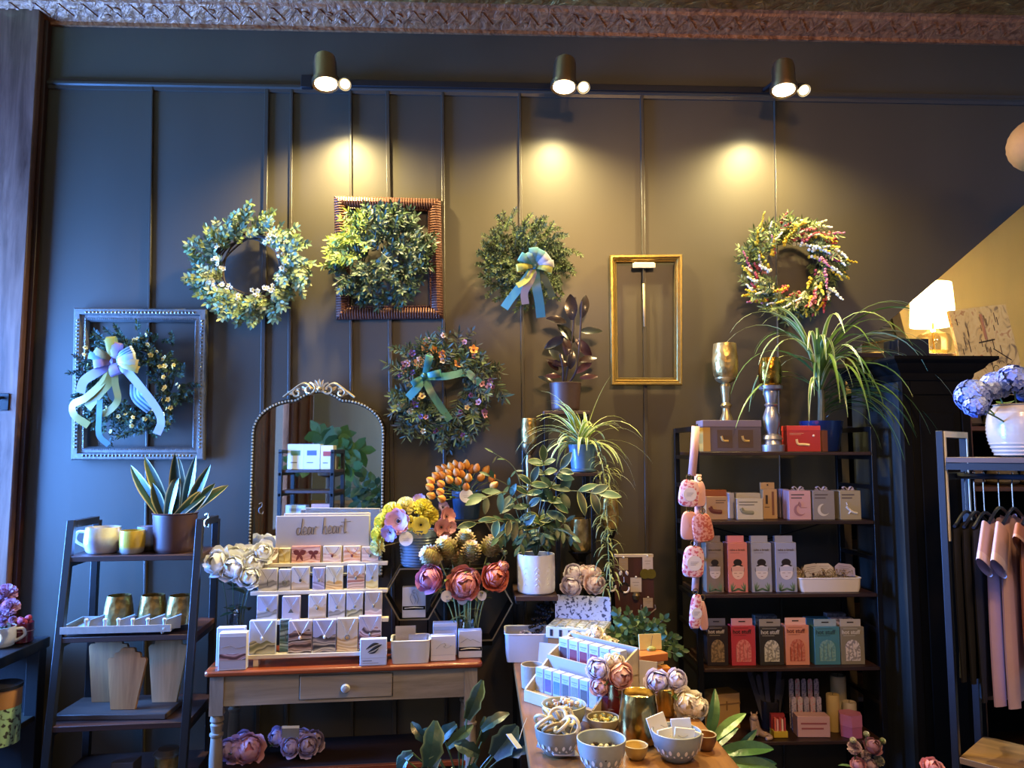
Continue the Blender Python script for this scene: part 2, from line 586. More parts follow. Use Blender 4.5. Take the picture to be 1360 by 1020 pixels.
# battens over the seams of the panels: (pixel x high up, pixel x low down, width)
bats = [(203, 198, .013), (355, 350, .022), (388, 385, .016), (466, 467, .014), (515, 519, .020), (588, 590, .016), (690, 694, .016), (852, 856, .018), (1028, 1033, .008)]
RAILZ = P(680, 122, WALL).z
for k, (a, b, w) in enumerate(bats):
 t, u = P(a, 130, WALL), P(b, 480, WALL)
 dx = (u.x - t.x) / (u.z - t.z)
 x1, x0 = t.x + dx * (RAILZ - .01 - t.z), t.x + dx * (.08 - t.z)
 m = MB()
 m.add([(x1 - w / 2, WALL - .014, RAILZ - .01), (x1 + w / 2, WALL - .014, RAILZ - .01), (x0 + w / 2, WALL - .014, .08), (x0 - w / 2, WALL - .014, .08),
   (x1 - w / 2, WALL, RAILZ - .01), (x1 + w / 2, WALL, RAILZ - .01), (x0 + w / 2, WALL, .08), (x0 - w / 2, WALL, .08)],
   [(0, 3, 2, 1), (0, 4, 7, 3), (1, 2, 6, 5), (0, 1, 5, 4)])
 struct(m.obj('trim_%d' % (k + 1), PAINT_TRIM, bevel=.003))
pr = [(0, -.028), (.010, -.028), (.013, -.012), (.022, -.006), (.022, .006), (.010, .012), (.012, .022), (0, .022)]
struct(MB().prism([(WALL - a, RAILZ + b) for a, b in pr], XL, XR, plane='yz').obj('trim_picture_rail', PAINT_TRIM, angle=25))
struct(MB().bx(XL, DB.x, WALL - .018, WALL, 0, .14).obj('baseboard_panelled', PAINT_TRIM, bevel=.005))
# copper cornice with a pressed zigzag
zb, zt = 3.775, ZC
m = MB().prism([(WALL, zb - .018), (WALL - .016, zb - .018), (WALL - .018, zb), (WALL - .030, zb + .004), (WALL - .105, zt - .020), (WALL - .112, zt - .008), (WALL - .13, zt), (WALL, zt)], XL, XR, plane='yz')
crown = struct(m.obj('trim_cornice', COPPER, angle=20))
a0, a1 = Vector((0, WALL - .033, zb + .007)), Vector((0, WALL - .100, zt - .023))
m = MB()
x = XL + .05
rr = random.Random(3)
up = (a1 - a0)
nrm = Vector((0, -up.z, up.y)).normalized()
while x < XR - .1:
 pa, pb = Vector((x, 0, 0)), Vector((x + .06, 0, 0))
 m.bar(pa + a0 + up * .08, pb + a0 + up * .92, .010, .012, up=nrm)
 m.bar(pb + a0 + up * .92, pb + Vector((.05, 0, 0)) + a0 + up * .12, .010, .012, up=nrm)
 for q in range(2):
  bp = Vector((x + .03 + .055 * q, 0, 0)) + a0 + up * (.25 if q == 0 else .7)
  m.leaf(bp, (rr.uniform(.5, 1), 0, rr.uniform(-.6, .6)), .04, .022, nrm=nrm, bend=.6, fold=.4)
 x += .115
m.obj('relief', COPPER, crown)
# ------------------------------------------------------------------ track lights on the wall above the picture rail
BRONZE = VM(.28, .95, .06)
tl, tr_ = P(402, 113, WALL - .02), P(1046, 119, WALL - .02)
tz = (tl.z + tr_.z) / 2
t = thing('light_track', (0, WALL, tz), 'long black lighting track fixed along the dark wall above the picture rail', 'lighting track')
MB((.012, .012, .013)).bx(tl.x, tr_.x, -.034, 0, -.017, .017).obj('rail', BLACKM, t, bevel=.003)
MB((.012, .012, .013)).bx(tl.x - .005, tl.x + .05, -.04, 0, -.03, .035).obj('end_feed', BLACKM, t, bevel=.003)
SPOTS = []
which = ['over the beaded mirror', 'above the fern wreath', 'above the yellow and crimson wreath']
for k, (px, py, lean) in enumerate([(433, 113, -.10), (749, 117, .06), (1041, 121, .07)]):
 Y = WALL - .28
 p = P(px, py, Y)                                       # centre of the mouth
 t = thing('track_spotlight', p, 'bronze track spotlight switched on ' + which[k], 'spotlight', 'bronze spotlights along the black track')
 d = Vector((lean, .16, 1)).normalized()
 x, y, z = frame_of(d, (0, 1, 0))
 rot = Matrix((x, y, z)).transposed().to_4x4()
 b = MB(C('#8a7458')); b.M = rot
 b.lathe([(.0001, .02), (.052, .019), (.053, .004), (.062, 0), (.064, .006), (.064, .024), (.055, .028), (.054, .12), (.048, .148), (.032, .162), (.0001, .165)], 28)
 b.obj('lamp_body', BRONZE, t)
 b = MB(); b.M = rot
 b.lathe([(.0001, .006), (.051, .005)], 24)
 b.obj('lamp_lens', glow((1.0, .86, .55), 26), t)
 a = Vector((0, 0, .07)) + d * .02
 MB((.012, .012, .013)).tube([a + Vector((0, .045, 0)), Vector((0, .242, tz - p.z))], .009, 8).obj('arm', BLACKM, t)
 s = MB(C('#8a8274'))                                   # the small second lamp on its right
 off = Vector((.090, -.02, -.006))
 sr = Matrix.Translation(off) @ Matrix.Rotation(R(-42), 4, 'X')
 s.M = sr
 s.lathe([(.0001, .012), (.024, .012), (.030, 0), (.031, .008), (.024, .035), (.010, .048), (.0001, .05)], 20)
 s.obj('small_lamp', BRONZE, t)
 s = MB(); s.M = sr; s.lathe([(.0001, .004), (.023, .005)], 18)
 s.obj('small_lens', glow((1.0, .86, .55), 7), t)
 MB((.012, .012, .013)).tube([off + Vector((0, .01, .04)), Vector((.06, .242, tz - p.z))], .005, 6).obj('small_arm', BLACKM, t)
 SPOTS.append((p, d))
# camera and light
cd = bpy.data.cameras.new('camera')
cd.sensor_fit = 'HORIZONTAL'; cd.sensor_width = 36; cd.lens = FPX / 1360 * 36
cd.clip_start = .05
cam = bpy.data.objects.new('camera', cd)
bpy.context.scene.collection.objects.link(cam)
cam.matrix_world = Matrix.Translation(CAM) @ Matrix((_r, _u, -_f)).transposed().to_4x4()
bpy.context.scene.camera = cam
def lamp(kind, name, loc, power, col, **kw):
 l = bpy.data.lights.new(name, kind)
 l.energy = power; l.color = col
 aim = kw.pop('aim', None)
 for k, v in kw.items(): setattr(l, k, v)
 o = bpy.data.objects.new(name, l)
 bpy.context.scene.collection.objects.link(o)
 o.location = loc
 if aim is not None:
  o.rotation_euler = (Vector(aim)).to_track_quat('-Z', 'Y').to_euler()
 return o
WARM = (1.0, .80, .36)
for k, (p, d) in enumerate(SPOTS):
 lamp('SPOT', 'spot_beam', p - d * .012, SPOTW[k], WARM, spot_size=R(SPOTA), spot_blend=SPOTB, shadow_soft_size=.03, aim=-d)
for k, (a, b) in enumerate(spans):
 lamp('AREA', 'daylight', (XL - .35, (a + b) / 2, (1.75, 1.9, 2.0)[k]), DAYW * (b - a) / 1.74 * (NEARW, .24, .9)[k], (NEARC, (.44, .61, 1.0), (.44, .61, 1.0))[k], shape='RECTANGLE', size=(1.7, 2.3, 2.7)[k], size_y=b - a, aim=(1, 0, 0)).rotation_euler = (0, R(-90), 0)
wd = bpy.data.worlds.new('world'); bpy.context.scene.world = wd
wd.use_nodes = True
wd.node_tree.nodes['Background'].inputs[0].default_value = (.45, .62, 1, 1)
wd.node_tree.nodes['Background'].inputs[1].default_value = 1.0
vs = bpy.context.scene.view_settings
vs.view_transform = 'Standard'; vs.look = 'None'; vs.gamma = 1; vs.use_curve_mapping = False
vs.exposure = EXPO
# paper lantern hanging at the far right, then the added globe lamps out of view
p = P(1381, 192, 3.0)
t = thing('paper_lantern', (p.x, p.y, ZC), 'tan round paper lantern hanging by a cord below the stair', 'lantern')
m = MB(C('#9a6424'))
m.lathe([(.012 + .108 * math.sin(math.pi * i / 24) * (1 + .02 * (i % 2)), -.11 * math.cos(math.pi * i / 24)) for i in range(25)], 28, c=(0, 0, p.z - ZC))
m.obj('lantern_shade', VM(.8), t)
MB((.02, .02, .02)).tube([(0, 0, 0), (0, 0, p.z - ZC + .11)], .003, 6).obj('cord', VM(.6), t)
# unseen globe lamps, added to give the room warm ambient light
for k, (x, y, z, w) in enumerate(CEIL):
 t = thing('added_ceiling_lamp', (x, y, ZC), 'added unseen globe lamp hanging from the tin ceiling, %s' % ('over the clothes side of the shop', 'over the middle of the shop', 'near the windows of the shop')[k], 'ceiling lamp', 'globe lamps added for warm light')
 MB(C('#2a2118')).tube([(0, 0, 0), (0, 0, z - ZC + .1)], .006, 6).obj('stem', VM(.4, .5), t)
 MB(C('#2a2118')).lathe([(.05, z - ZC + .095), (.055, z - ZC + .11), (.02, z - ZC + .13)], 20).obj('gallery', VM(.4, .5), t)
 MB().ball((0, 0, z - ZC), .10, 20, 14).obj('globe', glow((1, .82, .55), 3), t)
 lamp('POINT', 'fill_globe_light', (x, y, z - .12), w, (1.0, .64, .29), shadow_soft_size=.12)
for k, (pos, aim, w, ang) in enumerate(SHOP):  # unseen spots added so the warm light stays off the left wall
 pos, aim = Vector(pos), Vector(aim)
 t = thing('added_ceiling_spot', (pos.x, pos.y, ZC), 'added unseen ceiling spotlight aimed at %s' % ('the black bookcase', 'the crowded wooden table')[k], 'spotlight', 'ceiling spotlights added for warm light')
 d = (pos - aim).normalized()
 MB(C('#3a2c1e')).tube([(0, 0, 0), pos + d * .1 - t.location], .008, 6).obj('stem', VM(.4, .5), t)
 b = MB(C('#6b5a45')); x, y, z = frame_of(d, (0, 1, 0)); b.M = Matrix.Translation(pos - t.location) @ Matrix((x, y, z)).transposed().to_4x4()
 b.lathe([(.0001, .03), (.05, .03), (.06, 0), (.062, .03), (.055, .12), (.0001, .15)], 24)
 b.obj('lamp_body', BRONZE, t)
 lamp('SPOT', 'fill_beam', pos, w, (1.0, .57, .23), spot_size=R(ang), spot_blend=1.0, shadow_soft_size=.12, aim=aim - pos)
# ------------------------------------------------------------------ picture frames on the wall
def quad_frame(name, corners, Y, prof, mat, label, extra=None):
 """corners: outer corners in pixels (tl, tr, br, bl) at depth Y; prof: (inset, out) across the moulding"""
 pts = [P(x, y, Y) for x, y in corners]
 c = sum(pts, Vector()) / 4
 c.y = WALL - .016
 t = thing(name, c, label, 'frame')
 loc = [Vector((p.x - c.x, 0, p.z - c.z)) for p in pts]
 def inset(i, a):
  p, q, r = loc[i - 1], loc[i], loc[(i + 1) % 4]
  u, v = (p - q).normalized(), (r - q).normalized()
  return q + (u + v) * a
 sides = ('top', 'side', 'bottom', 'side')
 for k in range(4):
  a, b = k, (k + 1) % 4
  m = MB()
  rows = []
  for ins, out in prof:
   p, q = inset(a, ins), inset(b, ins)
   rows.append([p + Vector((0, -out, 0)), q + Vector((0, -out, 0))])
  m.grid(rows)
  L = (loc[b] - loc[a]).length
  if extra: extra(m, loc[a], loc[b], inset(a, prof[-1][0]), inset(b, prof[-1][0]), prof)
  m.obj('moulding', mat, t, angle=25)
 return t, c
SILVER = VM(.36, .75, .35, 90, .3, 60)
COPPERF = VM(.34, .55, .2, 60)
GILT = VM(.3, .85, .22, 50, .25, 70)
def orn_silver(m, a, b, ia, ib, prof):
 d = b - a; L = d.length; d.normalize()
 inn = ((ia + ib) / 2 - (a + b) / 2).normalized()
 n = int(L / .017)
 for i in range(n):
  s = (i + .5) / n * L
  if s < .055 or s > L - .055: continue
  p = a + d * s + inn * .021 + Vector((0, -.030, 0))
  m.ball(p + Vector((0, .002, 0)), .0085, 8, 4, C('#8a8781'), sx=.8, sz=.8)
 n = int((L - .1) / .009)
 for i in range(n):
  p = a + d * (.05 + (i + .5) * .009) + inn * .051 + Vector((0, -.019, 0))
  m.ball(p, .0036, 6, 4, C('#8f8c86'))
def orn_wicker(m, a, b, ia, ib, prof):
 d = b - a; L = d.length; d.normalize()
 inn = ((ia + ib) / 2 - (a + b) / 2).normalized()
 n = int(L / .0125)
 for i in range(n):
  s = (i + .5) / n * L
  lim = min(s, L - s)
  w = min(.050, lim)
  if w < .008: continue
  pts = []
  for t in (0, .25, .5, .75, 1):
   pts.append(a + d * s + inn * (.004 + w * t) + Vector((0, -.012 - .022 * math.sin(math.pi * (.12 + .8 * (w * t / .052))), 0)))
  m.tube(pts, .0042, 5, C('#7a5545'))
 n = int((L - .13) / .010)
 for i in range(n):
  p = a + d * (.066 + (i + .5) * .010) + inn * .062 + Vector((0, -.020, 0))
  m.ball(p, .0042, 6, 4, C('#6b4436'))
m_col = C('#a09d95')
t, _ = quad_frame('picture_frame', [(101, 410), (277, 411), (273, 611), (97, 611)], WALL - .02,
     [(0, 0), (0, .022), (.006, .030), (.030, .030), (.036, .018), (.046, .018), (.054, .020), (.060, .012), (.064, .004), (.064, 0)], SILVER,
     'tarnished silver ornate empty frame around a yellow-flowered wreath', orn_silver)
for o in t.children:
 at = o.data.attributes['col']
 for d in at.data:
  if abs(d.color[0] - .5) < 1e-4: d.color = (*C('#7d7a75'), 1)
t, _ = quad_frame('picture_frame', [(444, 261), (586, 265), (589, 424), (447, 425)], WALL - .02,
     [(0, 0), (0, .014), (.010, .028), (.028, .034), (.046, .028), (.056, .016), (.064, .018), (.068, .006), (.068, 0)], COPPERF,
     'wide ribbed copper-brown frame surrounding a bushy green leaf wreath', orn_wicker)
for o in t.children:
 for d in o.data.attributes['col'].data:
  if abs(d.color[0] - .5) < 1e-4: d.color = (*C('#4a2d25'), 1)
t, gc = quad_frame('picture_frame', [(809, 340), (905, 339), (905, 512), (811, 512)], WALL - .02,
     [(0, 0), (0, .022), (.004, .028), (.012, .028), (.016, .020), (.022, .022), (.028, .014), (.034, .016), (.038, .006), (.038, 0)], GILT,
     'narrow gilded frame with nothing in it but a hanging strip', None)
for o in t.children:
 for d in o.data.attributes['col'].data: d.color = (*C('#a58c50'), 1)
# paper hanging bar and cord inside the gilt frame
p = P(856, 352, WALL - .05)
t2 = thing('hanging_clip', p, 'cream paper clip bar with thin cord inside the narrow gilded frame', 'clip')
MB(C('#d9cdb0')).box((0, .012, 0), (.112, .008, .024), ry=-.01).box((.002, .016, .012), (.10, .006, .012)).obj('bar', VM(.7), t2, bevel=.002)
MB(C('#2b241c')).tube([(-.004, .012, -.012), (-.006, .016, -.10), (-.004, .018, -.12)], .0025, 5).obj('hook_wire', VM(.5), t2)
MB(C('#c2ab7c')).ribbon([(-.004, .012, -.09), (-.003, .010, -.2), (-.001, .012, -.305)], .010).obj('cord', VM(.7), t2, solid=.002)
# ------------------------------------------------------------------ wreaths
LEAF = VM(.62, 0, .18, 30, trans=.2, spec=.25)
LEAFG = VM(.5, 0, .15, 30, trans=.15, spec=.35)
TWIG = VM(.8, 0, .25, 60)
RIBBON = VM(.38, 0, .06, 30, trans=.2)
PETAL = VM(.6, 0, .08, 30, trans=.3)
def ring_base(t, r, thick, col, rr, n=7):
 m = MB(col)
 for k in range(n):
  ph = rr.uniform(0, 6.28)
  pts = []
  for i in range(36):
   a = 2 * math.pi * i / 36
   q = r + thick * .8 * math.sin(3 * a + ph + k) * .6 + thick * math.cos(k * 2 * math.pi / n)
   pts.append((q * math.cos(a), -thick - .01 + thick * .8 * math.sin(k * 2 * math.pi / n + a * 2), q * math.sin(a)))
  m.tube(pts, .0045, 5, mixc(col, (0, 0, 0), rr.uniform(0, .4)), closed=True)
 return m.obj('twig_ring', TWIG, t)
def sprig(m, base, d, L, cols, rr, lw=.012, ll=.03, n=7, pair=True, droop=.4, spread=1.0, stemcol=None):
 d = Vector(d).normalized()
 pts = [Vector(base)]
 dd = d.copy()
 for i in range(6):
  dd = (dd + Vector((0, 0, -droop / 6))).normalized()
  pts.append(pts[-1] + dd * L / 6)
 m.tube(pts, .0016, 4, stemcol or mixc(cols[0], (.05, .04, .02), .5), caps=False)
 for i in range(n):
  t = (i + .7) / n
  k = min(5, int(t * 6)); f = t * 6 - k
  p = pts[k].lerp(pts[min(6, k + 1)], min(1, f))
  ax = (pts[min(6, k + 1)] - pts[k]).normalized()
  sx, sy, _ = frame_of(ax, (rr.uniform(-.3, .3), -1, rr.uniform(-.3, .3)))
  for s in ((-1, 1) if pair else (rr.choice((-1, 1)),)):
   ld = ax * rr.uniform(.5, .9) + sx * s * spread + sy * rr.uniform(-.4, .5)
   m.leaf(p, ld, ll * rr.uniform(.7, 1.15), lw * rr.uniform(.8, 1.2), nrm=(rr.uniform(-.5, .5), -1, rr.uniform(-.1, .6)), bend=rr.uniform(-.2, .6), col=jit(rr, rr.choice(cols), .22), seg=3)
 m.leaf(pts[-1], dd, ll, lw, nrm=(0, -1, .3), col=jit(rr, cols[0], .2), seg=3)
 return pts
def bow(t, c, loops, tails, seed=1):
 C = lambda h: tuple(x * .5 for x in globals()['C'](h))
 """loops: (angle, length, width, colour), tails: list of (points, width, colour)"""
 rr = random.Random(seed)
 c = Vector(c)
 for ang, L, W, col in loops:
  d = Vector((math.cos(R(ang)), 0, math.sin(R(ang))))
  s = Vector((-d.z, 0, d.x))
  pts = []
  for i in range(13):
   u = i / 12
   a = 2 * math.pi * u
   pts.append(c + d * L * (1 - math.cos(a)) / 2 + Vector((0, -1, 0)) * (.012 + .034 * math.sin(math.pi * u) + .022 * math.sin(a)))
  rows = [[p - s * W / 2 * (.45 + .55 * math.sin(math.pi * i / 12)), p + Vector((0, -.004, 0)), p + s * W / 2 * (.45 + .55 * math.sin(math.pi * i / 12))] for i, p in enumerate(pts)]
  m = MB(C(col)) if isinstance(col, str) else MB()
  if isinstance(col, str):
   m.grid(rows)
  else:
   for k in range(len(col)):
    m.grid([[r[0].lerp(r[2], k / len(col)), r[0].lerp(r[2], (k + 1) / len(col))] for r in rows], C(col[k]))
  m.obj('bow_loop', RIBBON, t)
 for pts, W, col in tails:
  m = MB(C(col) if isinstance(col, str) else (1, 1, 1))
  pp = bez([c + Vector(p) for p in pts], 6)
  nn = (rr.uniform(-.3, .3), -1, rr.uniform(-.2, .4))
  if isinstance(col, str):
   m.ribbon(pp, W, nrm=nn)
  else:
   m.ribbon(pp, W, nrm=nn, cols=[C(x) for x in col])
  m.obj('ribbon_tail', RIBBON, t)
 MB(C(loops[0][3]) if isinstance(loops[0][3], str) else C(loops[0][3][0])).ball(c + Vector((0, -.035, 0)), .016, 10, 6, sz=1.1).obj('bow_knot', RIBBON, t)
def wr_point(rr, r, dep, lo=-.6, hi=1.0):
 a = rr.uniform(0, 2 * math.pi)
 return a, Vector((r * math.cos(a), -rr.uniform(.02, dep), r * math.sin(a)))
def small_flower(kind, r, c1, c2):
 """shared meshes for the little blossoms; faces -y"""
 m = MB()
 n = 5
 for i in range(n):
  a = 2 * math.pi * i / n
  d = Vector((math.cos(a), -.25, math.sin(a)))
  m.leaf((0, 0, 0), d, r, r * .85, nrm=(0, -1, 0), bend=-.2, fold=-.2, col=c1, seg=3, shape=lambda q: math.sin(math.pi * (q * .85 + .1)))
 m.ball((0, -.003, 0), r * .28, 7, 5, c2)
 return m.mesh('blossom')
def put_flowers(t, me, pts, rr, mat=None, name='blossom', tilt=.6):
 for p in pts:
  o = put(name, me, mat or PETAL, t)
  o.location = p
  o.rotation_euler = (rr.uniform(-tilt, tilt), rr.uniform(0, 6.28), rr.uniform(-tilt, tilt))
  s = rr.uniform(.8, 1.2)
  o.scale = (s, s, s)
def wreath(px, py, label, y=WALL - .016):
 p = P(px, py, y)
 p.y = y
 return thing('wreath', p, label, 'wreath')
# 1: pale green wreath with white blossom
rr = random.Random(11)
t = wreath(337, 357, 'pale green leafy wreath with white blossoms over the beaded mirror')
ring_base(t, .160, .020, C('#4a3826'), rr)
m = MB()
pal = [C('#868f58'), C('#6f7f4a'), C('#a0a470'), C('#5f7254'), C('#748665')]
for k in range(150):
 a, p = wr_point(rr, rr.uniform(.135, .225), .08)
 tn = Vector((-math.sin(a), 0, math.cos(a)))
 rd = Vector((math.cos(a), 0, math.sin(a)))
 out = rd * rr.uniform(.0, .95) + tn * rr.uniform(.1, .9) * -1 + Vector((0, -.35, 0))
 L = rr.uniform(.06, .112) * (1.0 if p.length > .155 else .55)
 sprig(m, p, out, L, [rr.choice(pal), rr.choice(pal)], rr, lw=.014, ll=.028, n=rr.randint(5, 8), droop=.25)
m.obj('foliage', LEAF, t)
fl = small_flower(0, .013, C('#efe9cf'), C('#c9b25e'))
pts = []
for k in range(26):
 a = rr.choice([rr.uniform(2.6, 5.2), rr.uniform(-.9, 1.2), rr.uniform(0, 6.28)])
 q = rr.uniform(.125, .215)
 c0 = Vector((q * math.cos(a), -.085, q * math.sin(a)))
 for j in range(3):
  pts.append(c0 + Vector((rr.uniform(-.016, .016), rr.uniform(-.012, .006), rr.uniform(-.016, .016))))
put_flowers(t, fl, pts, rr)
# 2: bushy wreath in the ribbed frame
rr = random.Random(12)
t = wreath(508, 343, 'dense bushy dark green leaf wreath hung inside the ribbed copper-brown frame', WALL - .016)
m = MB()
pal = [C('#2c4026'), C('#223522'), C('#3c502e'), C('#1f3026')]
lit_pal = [C('#8a9a3c'), C('#76893a'), C('#9aa84a')]  # for the left leaves: the spotlight's yellow put into their green
for k in range(230):
 a = rr.uniform(0, 6.283); q = .20 * math.sqrt(rr.uniform(.0, 1))
 p = Vector((q * math.cos(a), -rr.uniform(.035, .12) * (1.15 - q * 2.6), q * math.sin(a)))
 rd = Vector((math.cos(a), 0, math.sin(a)))
 spotlit = rd.x < -.35 and rd.z > -.35 and q > .08
 d = rd * rr.uniform(.3, 1) + Vector((rr.uniform(-.6, .6), -.5, rr.uniform(-.5, .6)))
 if rd.x < -.75 and abs(rd.z) < .5 and q > .12:
  d = Vector((-1, -.25, rr.uniform(0, .5)))
 sprig(m, p, d, rr.uniform(.06, .10), lit_pal if spotlit else pal, rr, lw=.010, ll=.031, n=6, droop=.2)
m.obj('foliage', LEAFG, t)
ring_base(t, .10, .018, C('#352a1c'), rr, 5)
# 3: fern wreath with teal bow
rr = random.Random(13)
t = wreath(697, 352, 'dark fern wreath with a turquoise and white ribbon bow')
ring_base(t, .13, .02, C('#2b2a1a'), rr, 5)
m = MB()
pal = [C('#3a4722'), C('#2e3b1d'), C('#4d5a2c'), C('#25331b')]
for k in range(210):
 a, p = wr_point(rr, rr.uniform(.03, .195), .10)
 rd = Vector((math.cos(a), 0, math.sin(a)))
 tn = Vector((math.sin(a), 0, -math.cos(a)))
 d = rd * rr.uniform(.2, .8) + tn * rr.uniform(-.2, .9) + Vector((0, -.4, .15))
 sprig(m, p, d, rr.uniform(.06, .10), [rr.choice(pal), rr.choice(pal)], rr, lw=.0055, ll=.018, n=12, droop=.5)
m.obj('foliage', LEAF, t)
T_, Wt, Yl, Lb = '#5fa9b3', '#e6e3e6', '#d9d25f', '#8fc0d8'
bow(t, (.040, -.115, -.040), [(95, .085, .045, '#6fb2c0'), (35, .08, .045, Wt), (150, .085, .045, T_), (-15, .085, .04, Yl), (190, .09, .035, Yl), (62, .08, .045, '#79b9c8'), (120, .07, .04, '#8cc6d2'), (5, .09, .035, '#d8d6dc')],
 [([(0, -.02, 0), (-.05, -.03, -.075), (-.11, -.02, -.15), (-.145, -.01, -.20)], .042, T_),
  ([(0, -.02, 0), (.005, -.04, -.09), (.02, -.03, -.17), (.03, -.01, -.245)], .044, T_),
  ([(0, -.02, 0), (-.02, -.045, -.07), (-.05, -.04, -.13), (-.045, -.03, -.185)], .036, '#cfc6d8'),
  ([(0, -.02, 0), (-.04, -.05, -.07), (-.085, -.045, -.10)], .03, Yl),
  ([(0, -.02, 0), (.05, -.03, -.07), (.085, -.02, -.15)], .032, '#6b7f6a')], 3)
# 4: wreath in the silver frame
rr = random.Random(14)
t = wreath(183, 508, 'dark green wreath dotted with yellow blossoms and a lilac bow in the silver frame')
ring_base(t, .155, .018, C('#26261a'), rr, 5)
m = MB()
pal = [C('#24382a'), C('#2f4633'), C('#3d5335'), C('#1d2f26')]
for k in range(230):
 a, p = wr_point(rr, rr.uniform(.10, .245), .06)
 rd = Vector((math.cos(a), 0, math.sin(a)))
 d = rd * rr.uniform(-.2, .9) + Vector((rr.uniform(-.7, .7), -.4, rr.uniform(-.7, .7)))
 sprig(m, p, d, rr.uniform(.05, .085), [rr.choice(pal), rr.choice(pal)], rr, lw=.007, ll=.018, n=9, droop=.4)
m.obj('foliage', LEAF, t)
fl = small_flower(0, .012, C('#e8dd9a'), C('#d6b23c'))
put_flowers(t, fl, [Vector((q * math.cos(a), -.09 - rr.uniform(0, .02), q * math.sin(a))) for a, q in [(rr.uniform(0, 6.28), rr.uniform(.15, .255)) for _ in range(46)]], rr, tilt=.9)
Li, Ye, St = '#c4a6cc', '#e0c262', ['#bcd7e6', '#4f7f8c', '#bcd7e6', '#4f7f8c', '#bcd7e6', '#4f7f8c', '#bcd7e6']
bow(t, (-.055, -.10, .085), [(75, .09, .045, Li), (95, .115, .045, '#e6c446'), (30, .11, .042, St), (150, .095, .042, '#dcc886'), (190, .085, .045, Li), (165, .11, .034, '#8fb7cc'), (-5, .12, .036, '#dccb96'), (-18, .13, .034, Ye), (-70, .07, .05, Li), (12, .11, .034, '#cfd6d0')],
 [([(0, -.02, 0), (.07, -.04, -.05), (.14, -.04, -.13), (.205, -.03, -.22), (.222, -.02, -.28), (.205, -.02, -.335)], .040, '#c9b2c6'),
  ([(0, -.02, 0), (-.06, -.04, -.045), (-.13, -.03, -.09), (-.15, -.02, -.145)], .044, Li),
  ([(0, -.02, 0), (-.04, -.05, -.10), (-.11, -.05, -.17), (-.175, -.03, -.20), (-.17, -.02, -.25), (-.11, -.01, -.295)], .036, Ye),
  ([(0, -.02, 0), (-.005, -.05, -.09), (-.05, -.05, -.15), (-.11, -.03, -.215)], .042, '#ccb45a'),
  ([(0, -.02, 0), (.02, -.05, -.10), (.035, -.05, -.18), (-.02, -.03, -.235), (-.05, -.03, -.24)], .03, '#d6be66'),
  ([(-.06, -.02, -.11), (-.045, -.05, -.20), (-.055, -.03, -.26), (-.055, -.02, -.34), (-.015, -.01, -.385)], .026, '#8fb9cf'),
  ([(.10, -.02, -.10), (.11, -.03, -.16), (.155, -.02, -.205), (.17, -.01, -.22)], .06, St)], 4)
# 5: dark wild-flower wreath
rr = random.Random(15)
t = wreath(594, 516, 'dark wildflower wreath with orange and purple blooms and a teal ribbon')
ring_base(t, .15, .022, C('#2c2418'), rr, 6)
m = MB()
pal = [C('#2e3d2b'), C('#3d4d33'), C('#55613c'), C('#26332a'), C('#4a4a3a')]
for k in range(190):
 a, p = wr_point(rr, rr.uniform(.07, .225), .08)
 rd = Vector((math.cos(a), 0, math.sin(a)))
 tn = Vector((-math.sin(a), 0, math.cos(a)))
 d = rd * rr.uniform(.1, .8) + tn * rr.uniform(-.9, .3) + Vector((0, -.35, 0))
 sprig(m, p, d, rr.uniform(.06, .12), [rr.choice(pal), rr.choice(pal)], rr, lw=rr.choice((.006, .010)), ll=rr.choice((.03, .045)), n=7, droop=.3)
m.obj('foliage', LEAF, t)
for c1, c2, n, (lo, hi), r in (('#d98a3c', '#7d3d1e', 10, (.9, 2.6), .022), ('#c98a86', '#5a2420', 14, (0, 6.28), .017), ('#6d4470', '#3c2340', 22, (0, 6.28), .016), ('#dcc9c0', '#a06a3c', 9, (1.6, 3.6), .018), ('#d9bd7c', '#7b4a24', 8, (2.4, 6.0), .017)):
 me = small_flower(0, r, C(c1), C(c2))
 put_flowers(t, me, [Vector((q * math.cos(a), -.105, q * math.sin(a))) for a, q in [(rr.uniform(lo, hi), rr.uniform(.12, .245)) for _ in range(n)]], rr, tilt=.5)
bow(t, (-.10, -.11, .045), [(75, .10, .035, '#3f8a80'), (10, .08, .035, '#4c9a92'), (215, .07, .03, '#3f8a80')],
 [([(0, -.02, 0), (.10, -.04, .0), (.19, -.02, .02), (.225, -.02, .0), (.26, -.01, -.03)], .036, '#4d9aa0'),
  ([(0, -.02, 0), (-.03, -.04, -.05), (-.075, -.03, -.10)], .038, '#5aa99a'),
  ([(0, -.02, 0), (.03, -.04, -.07), (.075, -.03, -.14), (.12, -.02, -.205)], .036, '#4a8f80')], 5)
